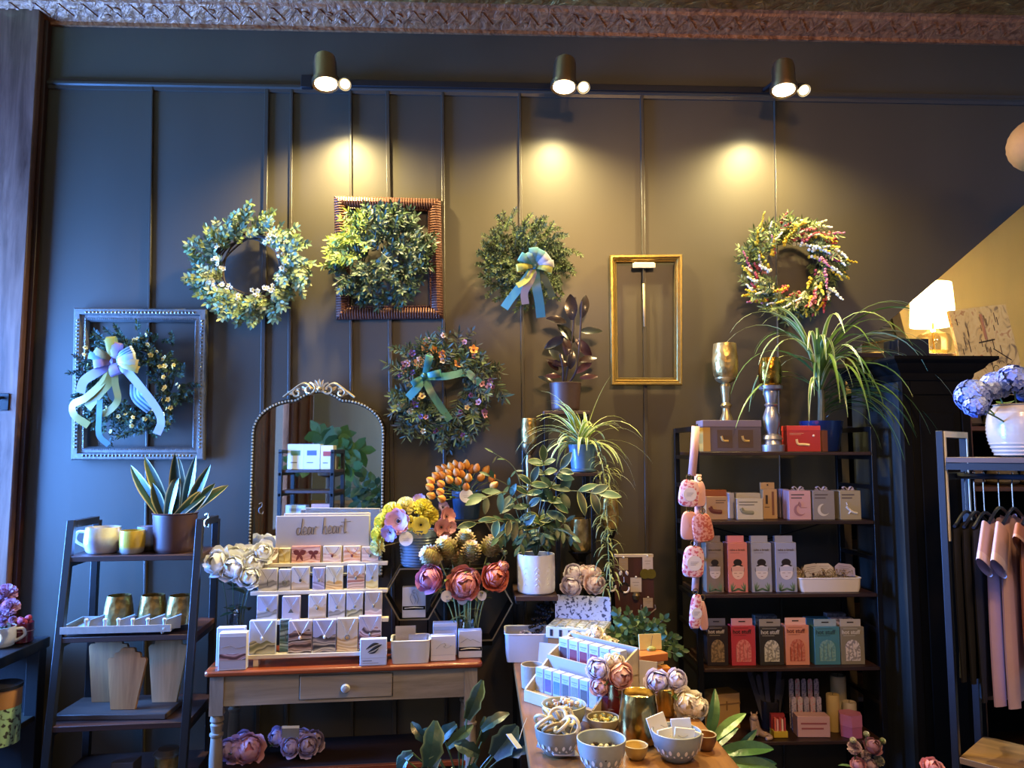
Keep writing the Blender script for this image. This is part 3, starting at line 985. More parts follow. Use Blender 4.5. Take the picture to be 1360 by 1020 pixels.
# 6: yellow, white and crimson flower-spike wreath
rr = random.Random(16)
t = wreath(1043, 358, 'bright yellow, white and crimson flower-spike wreath above the black bookcase')
ring_base(t, .165, .02, C('#33291a'), rr, 5)
m = MB()
pal = [C('#4b5a3a'), C('#5d6b3f'), C('#3c4a34'), C('#79855a')]
for k in range(190):
 a, p = wr_point(rr, rr.uniform(.12, .225), .095)
 rd = Vector((math.cos(a), 0, math.sin(a))); tn = Vector((math.sin(a), 0, -math.cos(a)))
 sprig(m, p, rd * rr.uniform(0, .7) + tn * rr.uniform(.3, 1) + Vector((0, -.3, 0)), rr.uniform(.05, .09), [rr.choice(pal), rr.choice(pal)], rr, lw=.009, ll=.032, n=6, droop=.3)
m.obj('foliage', LEAF, t)
for cols, n, L in ((('#e2c93a', '#cdb02c'), 31, .085), (('#ece8d2', '#d5d2b0'), 32, .085), (('#9c2f38', '#b8545c'), 23, .065), (('#c98088', '#b85f70'), 10, .09)):
 for k in range(n):
  a, p = wr_point(rr, rr.uniform(.11, .24), .05)
  p.y = -.07 - rr.uniform(0, .03)
  rd = Vector((math.cos(a), 0, math.sin(a))); tn = Vector((math.sin(a), 0, -math.cos(a)))
  d = (rd * rr.uniform(0, .9) + tn * rr.uniform(.3, 1) + Vector((0, -.3, 0))).normalized()
  s = MB()
  ll = L * rr.uniform(.7, 1.2)
  for j in range(14):
   q = j / 13
   off = Vector((rr.uniform(-1, 1), rr.uniform(-1, 1), rr.uniform(-1, 1))) * .008 * (1.2 - q)
   s.ball(d * ll * q + off, .0074 * (1.15 - .5 * q), 5, 4, C(rr.choice(cols)))
  o = s.obj('flower_spike', PETAL, t)
  o.location = p
# ------------------------------------------------------------------ arched mirror
mc = P(424, 600, WALL - .03)
MH = .31
mtz, mbz = P(424, 520, WALL - .03).z, 1.06
t = thing('wall_mirror', (mc.x, WALL - .045, mbz), 'arched mirror with a beaded gilt edge and scrolled crest', 'mirror', rz=MIRROT)
H_ = mtz - mbz
out = [(-MH, 0)]
rad = .20
cy = H_ - .20
for i in range(9):
 a = math.pi - math.pi / 2 * i / 8
 out.append((-MH + rad + rad * math.cos(a), cy + .155 * math.sin(a)))
for i in range(1, 8):
 s = i / 8
 out.append((-MH + rad + (2 * MH - 2 * rad) * s, cy + .155 + .045 * math.sin(math.pi * s)))
for i in range(9):
 a = math.pi / 2 - math.pi / 2 * i / 8
 out.append((MH - rad + rad * math.cos(a), cy + .155 * math.sin(a)))
out.append((MH, 0))
mm, nt, b = newmat('mirror_silvering')
b.inputs['Base Color'].default_value = (.86, .88, .88, 1); b.inputs['Metallic'].default_value = 1; b.inputs['Roughness'].default_value = .015
nn = nd(nt, 'ShaderNodeTexNoise', Scale=2.0); crr = ramp(nt, [(0, (.84, .86, .86)), (1, (.88, .9, .9))])
nt.links.new(nn.outputs['Fac'], crr.inputs[0]); nt.links.new(crr.outputs[0], b.inputs['Base Color'])
MB().prism(out, -.004, .012).obj('mirror_glass', mm, t, smooth=False)
DGILT = VM(.35, .8, .2, 60)
edge = [Vector((x, -.006, z)) for x, z in out]
MB(C('#3f3220')).tube(edge + [edge[0]], .010, 6).obj('mirror_surround', DGILT, t)
# beads follow the edge
b_ = MB(C('#d8cdb0'))
acc = 0
step = .0155
for i in range(len(edge) - 1):
 a, c = edge[i], edge[i + 1]
 L = (c - a).length
 while acc < L:
  b_.ball(a.lerp(c, acc / L) + Vector((0, -.010, 0)), .0058, 6, 4)
  acc += step
 acc -= L
b_.obj('bead_edging', DGILT, t)
# crest of scrolls
cr = MB(C('#b7a684'))
def scroll(cx, cz, r, s, turns=1.4, a0=0):
 pts = []
 for i in range(22):
  u = i / 21
  a = a0 + s * turns * 2 * math.pi * u
  q = r * (1 - .8 * u)
  pts.append((cx + q * math.cos(a), -.018 - .006 * u, cz + q * math.sin(a)))
 cr.tube(pts, .0055, 5)
ztop = H_
for s in (-1, 1):
 scroll(s * .045, ztop + .008, .030, s, 1.3, math.pi / 2)
 scroll(s * .105, ztop - .010, .024, -s, 1.2, math.pi / 2 + s * .6)
 cr.tube(bez([(s * .01, -.016, ztop - .004), (s * .07, -.018, ztop + .036), (s * .13, -.018, ztop - .0), (s * .17, -.016, ztop - .030)]), .006, 6)
 for k in range(3):
  cr.leaf((s * (.06 + k * .03), -.02, ztop + .0 - k * .008), (s * .8, -.2, .7 - k * .2), .032, .016, nrm=(0, -1, 0), bend=.5, fold=.3)
for k in range(-2, 3):
 a = math.pi / 2 + k * .42
 cr.leaf((0, -.020, ztop + .006), (math.cos(a), -.15, math.sin(a)), .052, .016, nrm=(0, -1, 0), bend=.3, fold=.3)
cr.ball((0, -.022, ztop + .010), .011, 8, 6)
cr.obj('crest', DGILT, t)
# ------------------------------------------------------------------ cut flowers
PETALF = VM(.6, 0, .06, 30, trans=.12)
def bloom_rose(r, outer, inner, rings=5, seed=0, open_=1.0, ruffle=.05, name='bloom'):
 """a full ball of overlapping petals, facing +z"""
 rr = random.Random(seed)
 m = MB()
 for i in range(rings):
  f = i / max(1, rings - 1)                 # 0 outside, 1 heart
  rim = R(82 - 70 * f ** .8)
  rho = r * (1.0 - .26 * f)
  n = 5 if f < .75 else 3
  c1 = mixc(outer, inner, f)
  off = rr.uniform(0, 6.28)
  for k in range(n):
   a0 = off + 2 * math.pi * k / n + rr.uniform(-.15, .15)
   sp = math.pi / n * 1.3
   lift = rr.uniform(.9, 1.1)
   rows, cols = [], []
   for v in range(6):
    t = v / 5
    ws = (.75, .95, 1.05, 1.0, .85, .5)[v]
    row = []
    for u in range(5):
     s_ = u / 2 - 1
     ph = R(150) + (rim - R(150)) * t + abs(s_) ** 2 * R(9) * t
     q = rho * lift * (1 + (.10 + .28 * open_ * (1 - f) ** 2) * t ** 3 + rr.uniform(-1, 1) * ruffle * t ** 2 - .05 * (1 - t) - .03 * s_)
     a = a0 + s_ * sp * ws
     row.append((q * math.sin(ph) * math.cos(a), q * math.sin(ph) * math.sin(a), q * math.cos(ph) * .86 + .16 * r * f))
    rows.append(row)
    cols.append(jit(rr, mixc(mixc(c1, inner, .6), mixc(outer, (1, 1, 1), .12), t ** 2), .04))
   m.grid(rows, cols)
 m.ball((0, 0, -.04 * r), r * .66, 12, 8, mixc(outer, inner, .95), sz=.86)
 m.lathe([(.0001, -.98 * r), (.14 * r, -.92 * r), (.34 * r, -.74 * r), (.2 * r, -.66 * r)], 8, C('#5a6b3a'))
 return m.mesh(name, angle=60)
def bloom_anemone(r, col, heart, ring=None, seed=0, layers=2, ruffle=.05):
 rr = random.Random(seed)
 m = MB()
 for L in range(layers):
  n = 8
  for k in range(n):
   a = 2 * math.pi * (k + .5 * L) / n + rr.uniform(-.1, .1)
   q = r * (1 - .14 * L)
   rows, cols = [], []
   for v in range(5):
    t = v / 4
    hw = [.10, .30, .42, .40, .20][v] * r
    rad = q * (.08 + .92 * t)
    z = r * (.02 + .38 * t ** 1.6 + .06 * L)
    row = []
    for u in range(5):
     s = u / 2 - 1
     x = rad - abs(s) ** 2 * .05 * r
     y = s * hw
     zz = z + abs(s) * .06 * r + rr.uniform(-1, 1) * ruffle * r * t
     row.append((x * math.cos(a) - y * math.sin(a), x * math.sin(a) + y * math.cos(a), zz))
    rows.append(row)
    cols.append(jit(rr, mixc(ring or col, col, min(1, t * 1.6)), .06))
   m.grid(rows, cols)
 m.ball((0, 0, .10 * r), r * .15, 10, 6, heart)
 for k in range(22):
  a = 2 * math.pi * k / 22
  p = Vector((math.cos(a), math.sin(a), 0)) * r * .24 + Vector((0, 0, .16 * r))
  m.ball(p, r * .025, 4, 3, heart)
 return m.mesh('bloom', angle=60)
def bloom_mum(r, col, col2, seed=0):
 rr = random.Random(seed)
 m = MB()
 for i in range(7):
  f = i / 6
  n = int(24 - 15 * f)
  for k in range(n):
   a = 2 * math.pi * (k + .5 * (i % 2)) / n + rr.uniform(-.1, .1)
   el = -.35 + 1.75 * f
   d = Vector((math.cos(a) * math.cos(el), math.sin(a) * math.cos(el), math.sin(el)))
   m.leaf(d * r * .15, d, r * (.92 - .18 * f), r * .27, nrm=(0, 0, 1), bend=-.5 + rr.uniform(-.5, .4), fold=.5, col=jit(rr, mixc(col, col2, rr.random()), .12), seg=3, shape=lambda q: .35 + .75 * math.sin(math.pi * min(1, q * .75)))
 m.ball((0, 0, .05 * r), r * .3, 8, 6, col)
 return m.mesh('bloom', angle=60)
def bloom_tulip(r, L, c1, c2, seed=0):
 rr = random.Random(seed)
 m = MB()
 for ly in range(2):
  for k in range(3):
   a0 = 2 * math.pi * (k + .5 * ly) / 3
   rows, cols = [], []
   for v in range(6):
    t = v / 5
    q = r * [.18, .82, 1.0, .9, .62, .18][v] * (1 - .1 * ly)
    sp = [1.0, 1.05, 1.0, .95, .8, .3][v]
    rows.append([(q * math.cos(a0 + s * sp), q * math.sin(a0 + s * sp), L * t) for s in (-1, -.5, 0, .5, 1)])
    cols.append(jit(rr, mixc(c1, c2, t), .05))
   m.grid(rows, cols)
 return m.mesh('bloom', angle=60)
def bloom_protea(r, L, c1, c2, tip, seed=0):
 rr = random.Random(seed)
 m = MB(c1)
 m.lathe([(.0001, 0), (r * .55, L * .08), (r * .78, L * .35), (r * .66, L * .7), (.0001, L * .98)], 12, c1)
 k = 0
 for i in range(10):
  t = i / 9
  rad = r * (.72 + .30 * math.sin(math.pi * (t * .85 + .1))) * (1 - .75 * t ** 3)
  for j in range(9):
   a = 2 * math.pi * (j + .5 * (i % 2)) / 9
   d = Vector((math.cos(a) * .55, math.sin(a) * .55, 1)).normalized()
   p = Vector((rad * .8 * math.cos(a), rad * .8 * math.sin(a), L * (.02 + .72 * t)))
   m.leaf(p, d, L * .30, r * .62, nrm=(math.cos(a), math.sin(a), 0), bend=-.55, fold=-.25, col=jit(rr, mixc(c1, mixc(c2, tip, rr.random() * .7), .25 + .75 * t), .14), seg=4)
 return m.mesh('bloom', angle=60)
def stem_to(root, head, col=C('#5f7040'), r=.003, bend=None, name='stem'):
 h = Vector(head)
 mid = bend if bend is not None else Vector((h.x * .35, h.y * .35, h.z * .6))
 pts = bez([(0, 0, 0), mid, h], 5)
 o = MB(col).tube(pts, r, 6).obj(name, VM(.55), root)
 return pts
_leafmesh = {}
def leaf_part(root, pts, k, col, L=.06, W=.03, seed=0, name='leaf'):
 rr = random.Random(seed)
 for i in range(k):
  t = .35 + .5 * (i + .5) / k
  p = pts[int(t * (len(pts) - 1))]
  a = rr.uniform(0, 6.28)
  MB().leaf(p, (math.cos(a), math.sin(a), rr.uniform(.1, .7)), L * rr.uniform(.8, 1.2), W, bend=.7, fold=.2, col=jit(rr, col, .15), seg=4).obj(name, LEAFG, root)
def flower(kind, label, cat, group, me, head, base, facing, scale=1.0, mat=None, stemcol=C('#5f7040'), stem_r=.003, leaves=0, leafcol=C('#3f5a35'), seed=0, bloom_shift=0.0, leafL=.06, leafW=.03, sp=.014):
 head, base = Vector(head), Vector(base)
 o_ = head - base; o_.z = 0
 if o_.length > 1e-4: base = base + o_.normalized() * min(sp, o_.length * .22)
 f = Vector(facing).normalized()
 t = thing(kind, base, label, cat, group)
 h = head - base
 pts = stem_to(t, h - f * bloom_shift * scale, stemcol, stem_r)
 o = put('bloom', me, mat or PETALF, t)
 o.location = h - f * bloom_shift * scale
 o.rotation_mode = 'QUATERNION'
 o.rotation_quaternion = Vector((0, 0, 1)).rotation_difference(f)
 o.scale = (scale * .92,) * 3
 if leaves: leaf_part(t, pts, leaves, leafcol, leafL, leafW, seed)
 return t
# ------------------------------------------------------------------ vessels
def vessel(prof, n=32, col=None, wall=.006, wob=None):
 """hollow pot from its outer profile: goes up outside and back down inside"""
 m = MB(col)
 ins = [(max(.0005, r - wall), z) for r, z in prof][::-1]
 ins = [(r, max(z, prof[0][1] + wall)) for r, z in ins]
 full = prof + [(prof[-1][0] - wall * .5, prof[-1][1] + wall * .25)] + ins + [(.0005, prof[0][1] + wall)]
 m.lathe(full, n, col, wob=wob)
 return m
def soil(t, r, z, col='#1d1611'):
 MB(C(col)).lathe([(.0005, z), (r * .6, z + .004), (r, z)], 20).obj('soil', VM(.9, bump=.6, bscale=200), t)
# ------------------------------------------------------------------ ladder shelves (left one; the stand by the middle is built later)
def ladder_shelf(label, X0, X1, Yf_top, Yf_bot, Yr, ztop, shelves, thick=.022, post=.030, rz=0, shelfmat=None, cross=False):
 """origin at floor, middle of the wall side. shelves: heights. front posts lean, rear posts upright"""
 t = thing('ladder_shelf', ((X0 + X1) / 2, Yr, 0), label, 'shelf', rz=rz)
 w = (X1 - X0) / 2
 ft, fb = Yf_top - Yr, Yf_bot - Yr
 yf = lambda z: fb + (ft - fb) * z / ztop
 for s in (-1, 1):
  MB(C('#151518')).bar((s * (w - post / 2), fb, 0), (s * (w - post / 2), ft, ztop), post, post).obj('front_post', BLACKW, t, bevel=.002)
  MB(C('#151518')).bar((s * (w - post / 2), -post / 2, 0), (s * (w - post / 2), -post / 2, ztop - .02), post, post).obj('rear_post', BLACKW, t, bevel=.002)
  MB(C('#151518')).bar((s * (w - post / 2), -post, ztop - .018), (s * (w - post / 2), ft + post / 2, ztop - .018), post, .03).obj('side_rail', BLACKW, t, bevel=.002)
 for z in shelves:
  MB().bx(-w + .004, w - .004, yf(z) - .014, -.004, z - thick, z).obj('shelf_board', shelfmat or SHELFW, t, bevel=.002)
  for s in (-1, 1):
   MB().bar((s * (w - post / 2), yf(z) + post / 2, z - thick - .012), (s * (w - post / 2), -post, z - thick - .012), .018, .022).obj('side_bar', BLACKW, t)
 return t
SHELFW = wood(C('#241510'), C('#4a3026'), .45, (1.2, 14, 14), 5, .08)
RAWW = wood(C('#9a7650'), C('#c8a578'), .65, (16, 16, 2.0), 6, .1)
z1, z2, z3, z4 = 1.205, .885, .548, .30
LX0, LX1 = P(80, 733, 3.30).x + .0, P(257, 733, 3.30).x
ladder_shelf('black ladder shelf with brown boards under the silver frame', LX0, LX1, 3.33, 3.16, 3.60, P(260, 690, 3.33).z, [z1, z2, z3, z4], rz=.08)
def yfront(z, top=3.33, bot=3.16, zt=1.35):
 return bot + (top - bot) * z / zt
def on(px, z, Y):
 """point on a surface of height z and depth Y under image column px"""
 py = 600
 for _ in range(4):
  p = P(px, py, Y)
  _, py = proj((p.x, Y, z))
 p = P(px, py, Y)
 return Vector((p.x, Y, z + .001))
# hook on the shelf's right post
p = P(276, 690, 3.34)
t = thing('s_hook', p, 'small silver hook on the post of the black ladder shelf', 'hook')
MB(C('#c9c9c9')).tube(bez([(-.006, -.02, .02), (.008, -.022, .028), (.010, -.022, .010), (-.004, -.022, -.004), (-.002, -.024, -.026), (.012, -.026, -.030), (.016, -.026, -.016)]), .0028, 6).obj('hook_wire', VM(.25, 1), t)
# mugs on the top board
def mug(label, p, r, h, bands, handle=None, rough=.25, belly=1.06):
 t = thing('mug', p, label, 'mug', 'pottery mugs on the ladder shelf')
 prof = [(r * .78, 0), (r * .92, h * .08), (r * belly, h * .4), (r * 1.0, h * .8), (r * .96, h)]
 k = 9
 pp, cc = [], []
 for i in range(k + 1):
  u = i / k * (len(prof) - 1)
  j = min(int(u), len(prof) - 2); f = u - j
  pp.append((prof[j][0] + (prof[j + 1][0] - prof[j][0]) * f, prof[j][1] + (prof[j + 1][1] - prof[j][1]) * f))
 inner = [(a - .004, max(b, .008)) for a, b in pp[::-1]] + [(.0005, .008)]
 full = pp + inner
 for a, b in full: cc.append(C([c for q, c in bands if b / h >= q - 1e-6][-1]))
 MB().lathe(full, 30, cc).obj('mug_body', VM(rough, 0, .1, 90, coat=.5), t)
 if handle is not None:
  d = Vector((math.cos(handle), math.sin(handle), 0))
  q = [d * r * .95 + Vector((0, 0, h * .82)), d * (r + h * .28) + Vector((0, 0, h * .80)), d * (r + h * .34) + Vector((0, 0, h * .48)), d * r * .92 + Vector((0, 0, h * .22))]
  MB(C(bands[-1][1])).tube(bez(q, 6), .0065, 8).obj('handle', VM(rough, 0, .1, coat=.5), t)
 return t
mug('white and cream round mug with handle at the end of the top board', on(136, z1, 3.40), .072, .110, [(0, '#b9b3bb'), (.25, '#b7bcd0'), (.5, '#ddd9c8')], R(188))
mug('yellow glazed tumbler mug with a grey foot beside the brown flowerpot', on(175, z1, 3.37), .052, .098, [(0, '#8f8d86'), (.2, '#4d4a3d'), (.26, '#c9a83a')], None, belly=1.0)
mug('pale blue mug half behind the yellow one', on(197, z1, 3.47), .050, .105, [(0, '#33343c'), (.3, '#8fa0c4')], R(60))
# snake plant
p = on(231, z1, 3.42)
t = thing('snake_plant', p, 'snake plant with cream-edged leaves in a ribbed brown pot', 'potted plant')
prof = [(.074, 0), (.080, .01)] + [(.081 + .010 * i / 12 + .0012 * (i % 2), .012 + .150 * i / 12) for i in range(13)] + [(.096, .168)]
vessel(prof, 36, C('#4a3230')).obj('pot', VM(.5, 0, .12), t)
soil(t, .088, .150)
rr = random.Random(5)
G1, G2, CR = C('#1f3b2c'), C('#2f4a33'), C('#c9bf86')
lv = [(-.055, -.02, -.62, .35, .25), (-.03, .0, -.42, .36, .25), (-.045, -.03, -.35, .19, .2), (.0, .0, .02, .34, .05), (-.02, -.04, .12, .24, .2), (.02, -.03, .75, .24, .3), (.03, .03, .20, .33, .1), (.05, 0, .42, .30, .1), (.05, .0, .80, .27, .35), (.07, -.02, .62, .22, .2), (.02, .05, -.1, .31, .1)]
for x, y, lean, L, b in lv:
 m = MB()
 d = Vector((math.sin(lean), rr.uniform(-.18, .05), math.cos(lean)))
 m.leaf((x * .8, y, .150), d, L * .84, .062, nrm=(rr.uniform(-.3, .3), -1, .1), bend=rr.uniform(-.15, .25) + b, fold=.35, col=jit(rr, G1, .2), edge=CR, seg=8, shape=lambda q: (.55 + .6 * q if q < .45 else .82 * math.cos((q - .45) / .55 * math.pi / 2) ** .75 + .001))
 m.obj('leaf', VM(.35, 0, .5, 26), t)
# second board: tray with votives, wedge cards and small pegs
tz = z2
c = on(166, tz, 3.36)
t = thing('serving_tray', c, 'low pale wooden tray on peg feet holding the silver-gold votives', 'tray')
m = MB()
m.bx(-.235, .235, -.10, .10, .012, .022)
m.obj('tray_base', VM(.6, 0, .15), t)
MB(C('#9d9488')).bx(-.24, .24, -.105, -.098, .012, .040).bx(-.24, .24, .098, .105, .012, .040).bx(-.24, -.233, -.10, .10, .012, .040).bx(.233, .24, -.10, .10, .012, .040).obj('rim', VM(.6, 0, .2), t, smooth=False)
for x in (-.22, .20):
 for y in (-.09, .09):
  MB(C('#bdb8b4')).ball((x, y, .0075), .0075, 8, 6).obj('foot', VM(.4), t)
GOLDH = hammered(C('#7d6436'), C('#cbae6a'), .34, 55, .5)
GOLDH.node_tree.nodes['Principled BSDF'].inputs['Metallic'].default_value = .8
vp = [(.042, 0), (.058, .004), (.060, .03), (.055, .075), (.047, .118)]
vot0 = None
for k, (px, dy, s) in enumerate([(157, .03, 1), (202, .035, 1.02), (239, .02, 1.1)]):
 q = on(px, tz + .022, 3.36 + dy)
 if vot0 is None:
  vot0 = thing('votive_holder', q, '', 'candle holder', 'hammered votives on the wooden tray')
  vessel(vp, 28, wall=.003).obj('cup', GOLDH, vot0)
  o = vot0
 else:
  o = dup(vot0, q)
 o['label'] = ['hammered gold votive at the mug-handle end of the wooden tray', 'middle one of three hammered gold votives on the wooden tray', 'hammered gold votive beside the post of the ladder shelf'][k]
t = bpy.data.objects['serving_tray']; t.scale = (.90, 1, 1); t.rotation_euler = (0, 0, .08)
# pale wedge cards and white pegs
for k, px in enumerate((128, 168, 188, 208, 230)):
 q = on(px, tz + .022, 3.295)
 o = MB(C('#7f8a97')).prism([(-.030, 0), (.028, 0), (.030, .055), (-.024, .038)], -.010, .010).obj('display_wedge', VM(.7), smooth=False)
 place(o, q, 'grey slanted display wedge standing in front of the votives', 'display block', 'grey wedges on the wooden tray', .35)
for k, px in enumerate((114, 139, 157, 176, 196, 218)):
 q = on(px, tz + .022, 3.278)
 o = MB(C('#b8c0d0')).lathe([(.009, 0), (.009, .006), (.0065, .008), (.006, .030), (.008, .034), (.0085, .041), (.005, .045), (.0001, .046)], 12).obj('ring_peg', VM(.4))
 place(o, q, 'small pale turned peg along the front of the wooden tray', 'peg', 'white pegs on the wooden tray')
# third board: plank with three fan-shaped wooden boards
c = on(166, z3, 3.38)
o = MB().bx(-.235, .215, -.115, .115, 0, .022).obj('wooden_plank', wood(C('#2a211c'), C('#574536'), .6, (1.5, 12, 12)), bevel=.003)
place(o, c, 'grey-brown loose plank lying under the fan-shaped wooden boards', 'plank')
def fan_board(px, Y, w, h, label, lean=.10, mat=None):
 a = w / 2
 pts = [(-a * .62, 0), (a * .62, 0), (a, h * .80), (a * .93, h * .835), (a * .70, h * .84), (a * .66, h * .905), (a * .58, h * .925), (a * .40, h * .93), (a * .36, h * .985), (a * .28, h),
   (-a * .28, h), (-a * .36, h * .985), (-a * .40, h * .93), (-a * .58, h * .925), (-a * .66, h * .905), (-a * .70, h * .84), (-a * .93, h * .835), (-a, h * .80)]
 o = MB().prism(pts, -.009, .009).obj('fan_board', mat or RAWW, smooth=False)
 q = on(px, z3 + .022, Y)
 place(o, q, label, 'wooden board', 'fan-shaped boards on the ladder shelf')
 o.rotation_euler = (-lean, 0, 0)
 o.location.z += .009 * math.sin(lean)
 return o
fan_board(139, 3.43, .165, .285, 'tall fan-shaped wooden board half hidden by a smaller one', .08, wood(C('#7a4f2a'), C('#a8743c'), .65, (16, 16, 2)))
fan_board(164, 3.33, .160, .245, 'small fan-shaped wooden board with a dark knot', .10, wood(C('#8c5f30'), C('#c08c4e'), .65, (16, 16, 1.6)))
fan_board(219, 3.42, .165, .282, 'tall pale fan-shaped wooden board standing alone by the shelf post', .08, wood(C('#9a7a50'), C('#c8a474'), .65, (16, 16, 1.4)))
# bottom board
q = on(167, z4, 3.30)
place(MB(C('#3a3b40')).bx(-.045, .045, -.04, .04, 0, .082).obj('small_box', VM(.7), bevel=.003), q, 'small plain grey box on the lowest board of the ladder shelf', 'box')
q = on(222, z4, 3.33)
t = thing('candle_tin', q, 'gold candle cup with a domed lid on the lowest ladder shelf board', 'candle')
vessel([(.045, 0), (.050, .004), (.050, .085)], 28, wall=.003).obj('cup', GOLDH, t)
MB(C('#7d7466')).lathe([(.058, .088), (.058, .096), (.040, .112), (.0001, .116)], 28).obj('lid', VM(.3, .8), t)
# ------------------------------------------------------------------ black bench by the window
bz = .80
bx1 = PZ(67, 845, bz).x
bY = PZ(67, 845, bz).y
t = thing('display_table', (bx1, bY, 0), 'black wooden side table by the mahogany casing, holding the teacup', 'table', rz=.02)
MB().bx(-.40, 0, -1.30, 0, bz - .045, bz).obj('tabletop', BLACKW, t, bevel=.003)
MB().bx(-.40, -.012, -1.28, -.02, .45, .475).obj('lower_shelf', wood(C('#1b1710'), C('#37301f'), .5, (12, 1, 12)), t, bevel=.003)
for x in (-.37, -.03):
 for y in (-1.26, -.05):
  MB().bx(x - .028, x + .028, y - .03, y + .03, 0, bz - .045).obj('leg', BLACKW, t, bevel=.003)
MB().bx(-.385, -.35, -.05, -.015, .475, bz - .045).bx(-.40, -.36, -.06, -.02, 0, .45).bx(-.39, -.02, -.032, -.022, .0, bz - .045).obj('back_panel', BLACKW, t, smooth=False)
# things on it
q = PZ(29, 853, bz); q.z = bz + .001
t = thing('candle_glass', q, 'dark red glass candle jar on the black side table', 'candle')
vessel([(.040, 0), (.045, .004), (.045, .085)], 24, wall=.003).obj('jar', VM(.1, 0, .1, coat=1), t)
for o in t.children:
 for d in o.data.attributes['col'].data: d.color = (*C('#5a1019'), 1)
MB(C('#c99a8c')).tube(circle((-.0, 0, .052), .046, 20, 'z'), .0016, 4).obj('cord', VM(.6), t)
m = MB()
rr = random.Random(3)
for k in range(12):
 m.ball((rr.uniform(-.022, .022), rr.uniform(-.02, .02), .082 + rr.uniform(0, .022)), .013, 6, 5, jit(rr, C('#8c2f3d'), .3))
m.obj('dried_rosebuds', VM(.4), t)
q = PZ(-1, 859, bz); q.z = bz + .001
t = mug('cream teacup with a painted ring and big handle on the black side table', q, .062, .085, [(0, '#b7ab97'), (.2, '#cfc5b4')], R(20), belly=1.0)
t.name = 'teacup'; t['group'] = 'side table crockery'; t['category'] = 'cup'
MB(C('#e6ded0')).tube(circle((.02, -.062, .045), .024, 20, 'y'), .004, 6).obj('painted_ring', VM(.4), t)
# pink flowers in a dark cup behind
base = on(-4, bz, 3.50)
o = vessel([(.03, 0), (.034, .01), (.04, .10)], 20, C('#2b1c20'), .003).obj('flower_cup', VM(.3))
place(o, base, 'small dark cup behind the teacup holding pink flowers', 'cup')
for k, (px, py, r) in enumerate([(8, 789, .048), (-6, 800, .045), (14, 806, .040), (-2, 812, .04), (4, 826, .022), (17, 823, .018)]):
 h = P(px, py, 3.45 - .02 * (k % 3))
 flower('pink_blossom', 'frilly pink bloom above the teacup on the black side table', 'flower', 'pink blooms on the black side table', bloom_mum(r, C('#c79bb0'), C('#a9728c'), k), h, base + Vector((.004 * (k - 3), .003 * (k % 2), .03)), (.2, -.8, .5), stem_r=.002)
q = on(-3, .475, 3.24)
o = MB()
o.lathe([(.075, 0), (.075, .10), (.075, .102)], 26, C('#93a583')).lathe([(.0752, .102), (.0755, .158)], 26, C('#96683a')).lathe([(.078, .158), (.078, .168), (.0001, .170)], 26, C('#15110e'))
t = thing('tea_tin', q, 'round tin with green pattern and tan band under the black side table', 'tin')
MB().lathe([(.075, 0), (.075, .145), (.0001, .1451)], 26, [C('#93a583')] * 3).obj('printed_wrap', speckled(C('#8fae86'), C('#33302a'), 55, .58, .4), t)
MB().lathe([(.0755, .145), (.0755, .215), (.0001, .2155)], 26, [C('#9b6a3a')] * 3).obj('band', VM(.5), t)
MB().lathe([(.078, .2156), (.078, .228), (.0001, .230)], 26, [C('#15110e')] * 3).obj('lid', VM(.4), t)
# ------------------------------------------------------------------ console table with the jewellery
TZ = .76
CA, CB = PZ(270, 893, TZ), PZ(641, 880, TZ)
ca = math.atan2(CB.y - CA.y, CB.x - CA.x)
CU = Vector((math.cos(ca), math.sin(ca), 0)); CN = Vector((-math.sin(ca), math.cos(ca), 0))
CL = (CB - CA).length
CD = .41
def pv(px, py, dep):
 """ray meets the upright plane parallel to the console's front edge, dep behind it"""
 d = ray(px, py)
 k = ((CA + CN * dep) - CAM).dot(CN) / d.dot(CN)
 return CAM + d * k
def onc(px, z, dep):
 o = CA + CN * dep; o.z = z
 s = 0.0
 for _ in range(12):
  e = px - proj(o + CU * s)[0]
  s += e / (proj(o + CU * (s + .01))[0] - proj(o + CU * s)[0]) * .01
 q = o + CU * s; q.z = z + .001
 return q
GREYW = wood(C('#6a6050'), C('#9c9280'), .6, (1.6, 14, 14), 6, .1)
GREYWV = wood(C('#6a6050'), C('#a09684'), .6, (12, 12, 1.8), 6, .1)
ORNG = wood(C('#5a2412'), C('#9a4a22'), .3, (1.3, 12, 12), 5, .06, coat=.3)
t = thing('console_table', (CA.x, CA.y, 0), 'distressed grey console table with an orange-brown top and one drawer', 'table', rz=ca)
top = [(.012, 0), (CL - .012, 0), (CL, .012), (CL, CD - .012), (CL - .012, CD), (.012, CD), (0, CD - .012), (0, .012)]
MB().prism([(x, y) for x, y in top], TZ - .022, TZ, plane='xy').obj('tabletop', ORNG, t, bevel=.007)
az0, az1 = TZ - .145, TZ - .022
i0, i1, j0, j1 = .035, CL - .035, .035, CD - .035
dx0, dx1 = (pv(397, 910, .03) - CA).dot(CU), (pv(522, 910, .03) - CA).dot(CU)
MB().bx(i0, dx0, j0 - .004, j0 + .02, az0, az1).bx(dx1, i1, j0 - .004, j0 + .02, az0, az1).bx(dx0, dx1, j0 - .004, j0 + .02, az0, az0 + .012).bx(dx0, dx1, j0 - .004, j0 + .02, az1 - .012, az1) \
 .bx(i0, i1, j1 - .02, j1, az0, az1).bx(i0, i0 + .02, j0, j1, az0, az1).bx(i1 - .02, i1, j0, j1, az0, az1).obj('apron', GREYW, t, smooth=False)
dr = MB().bx(dx0 + .003, dx1 - .003, j0 - .010, j0 + .014, az0 + .014, az1 - .014).obj('drawer', GREYW, t, bevel=.004)
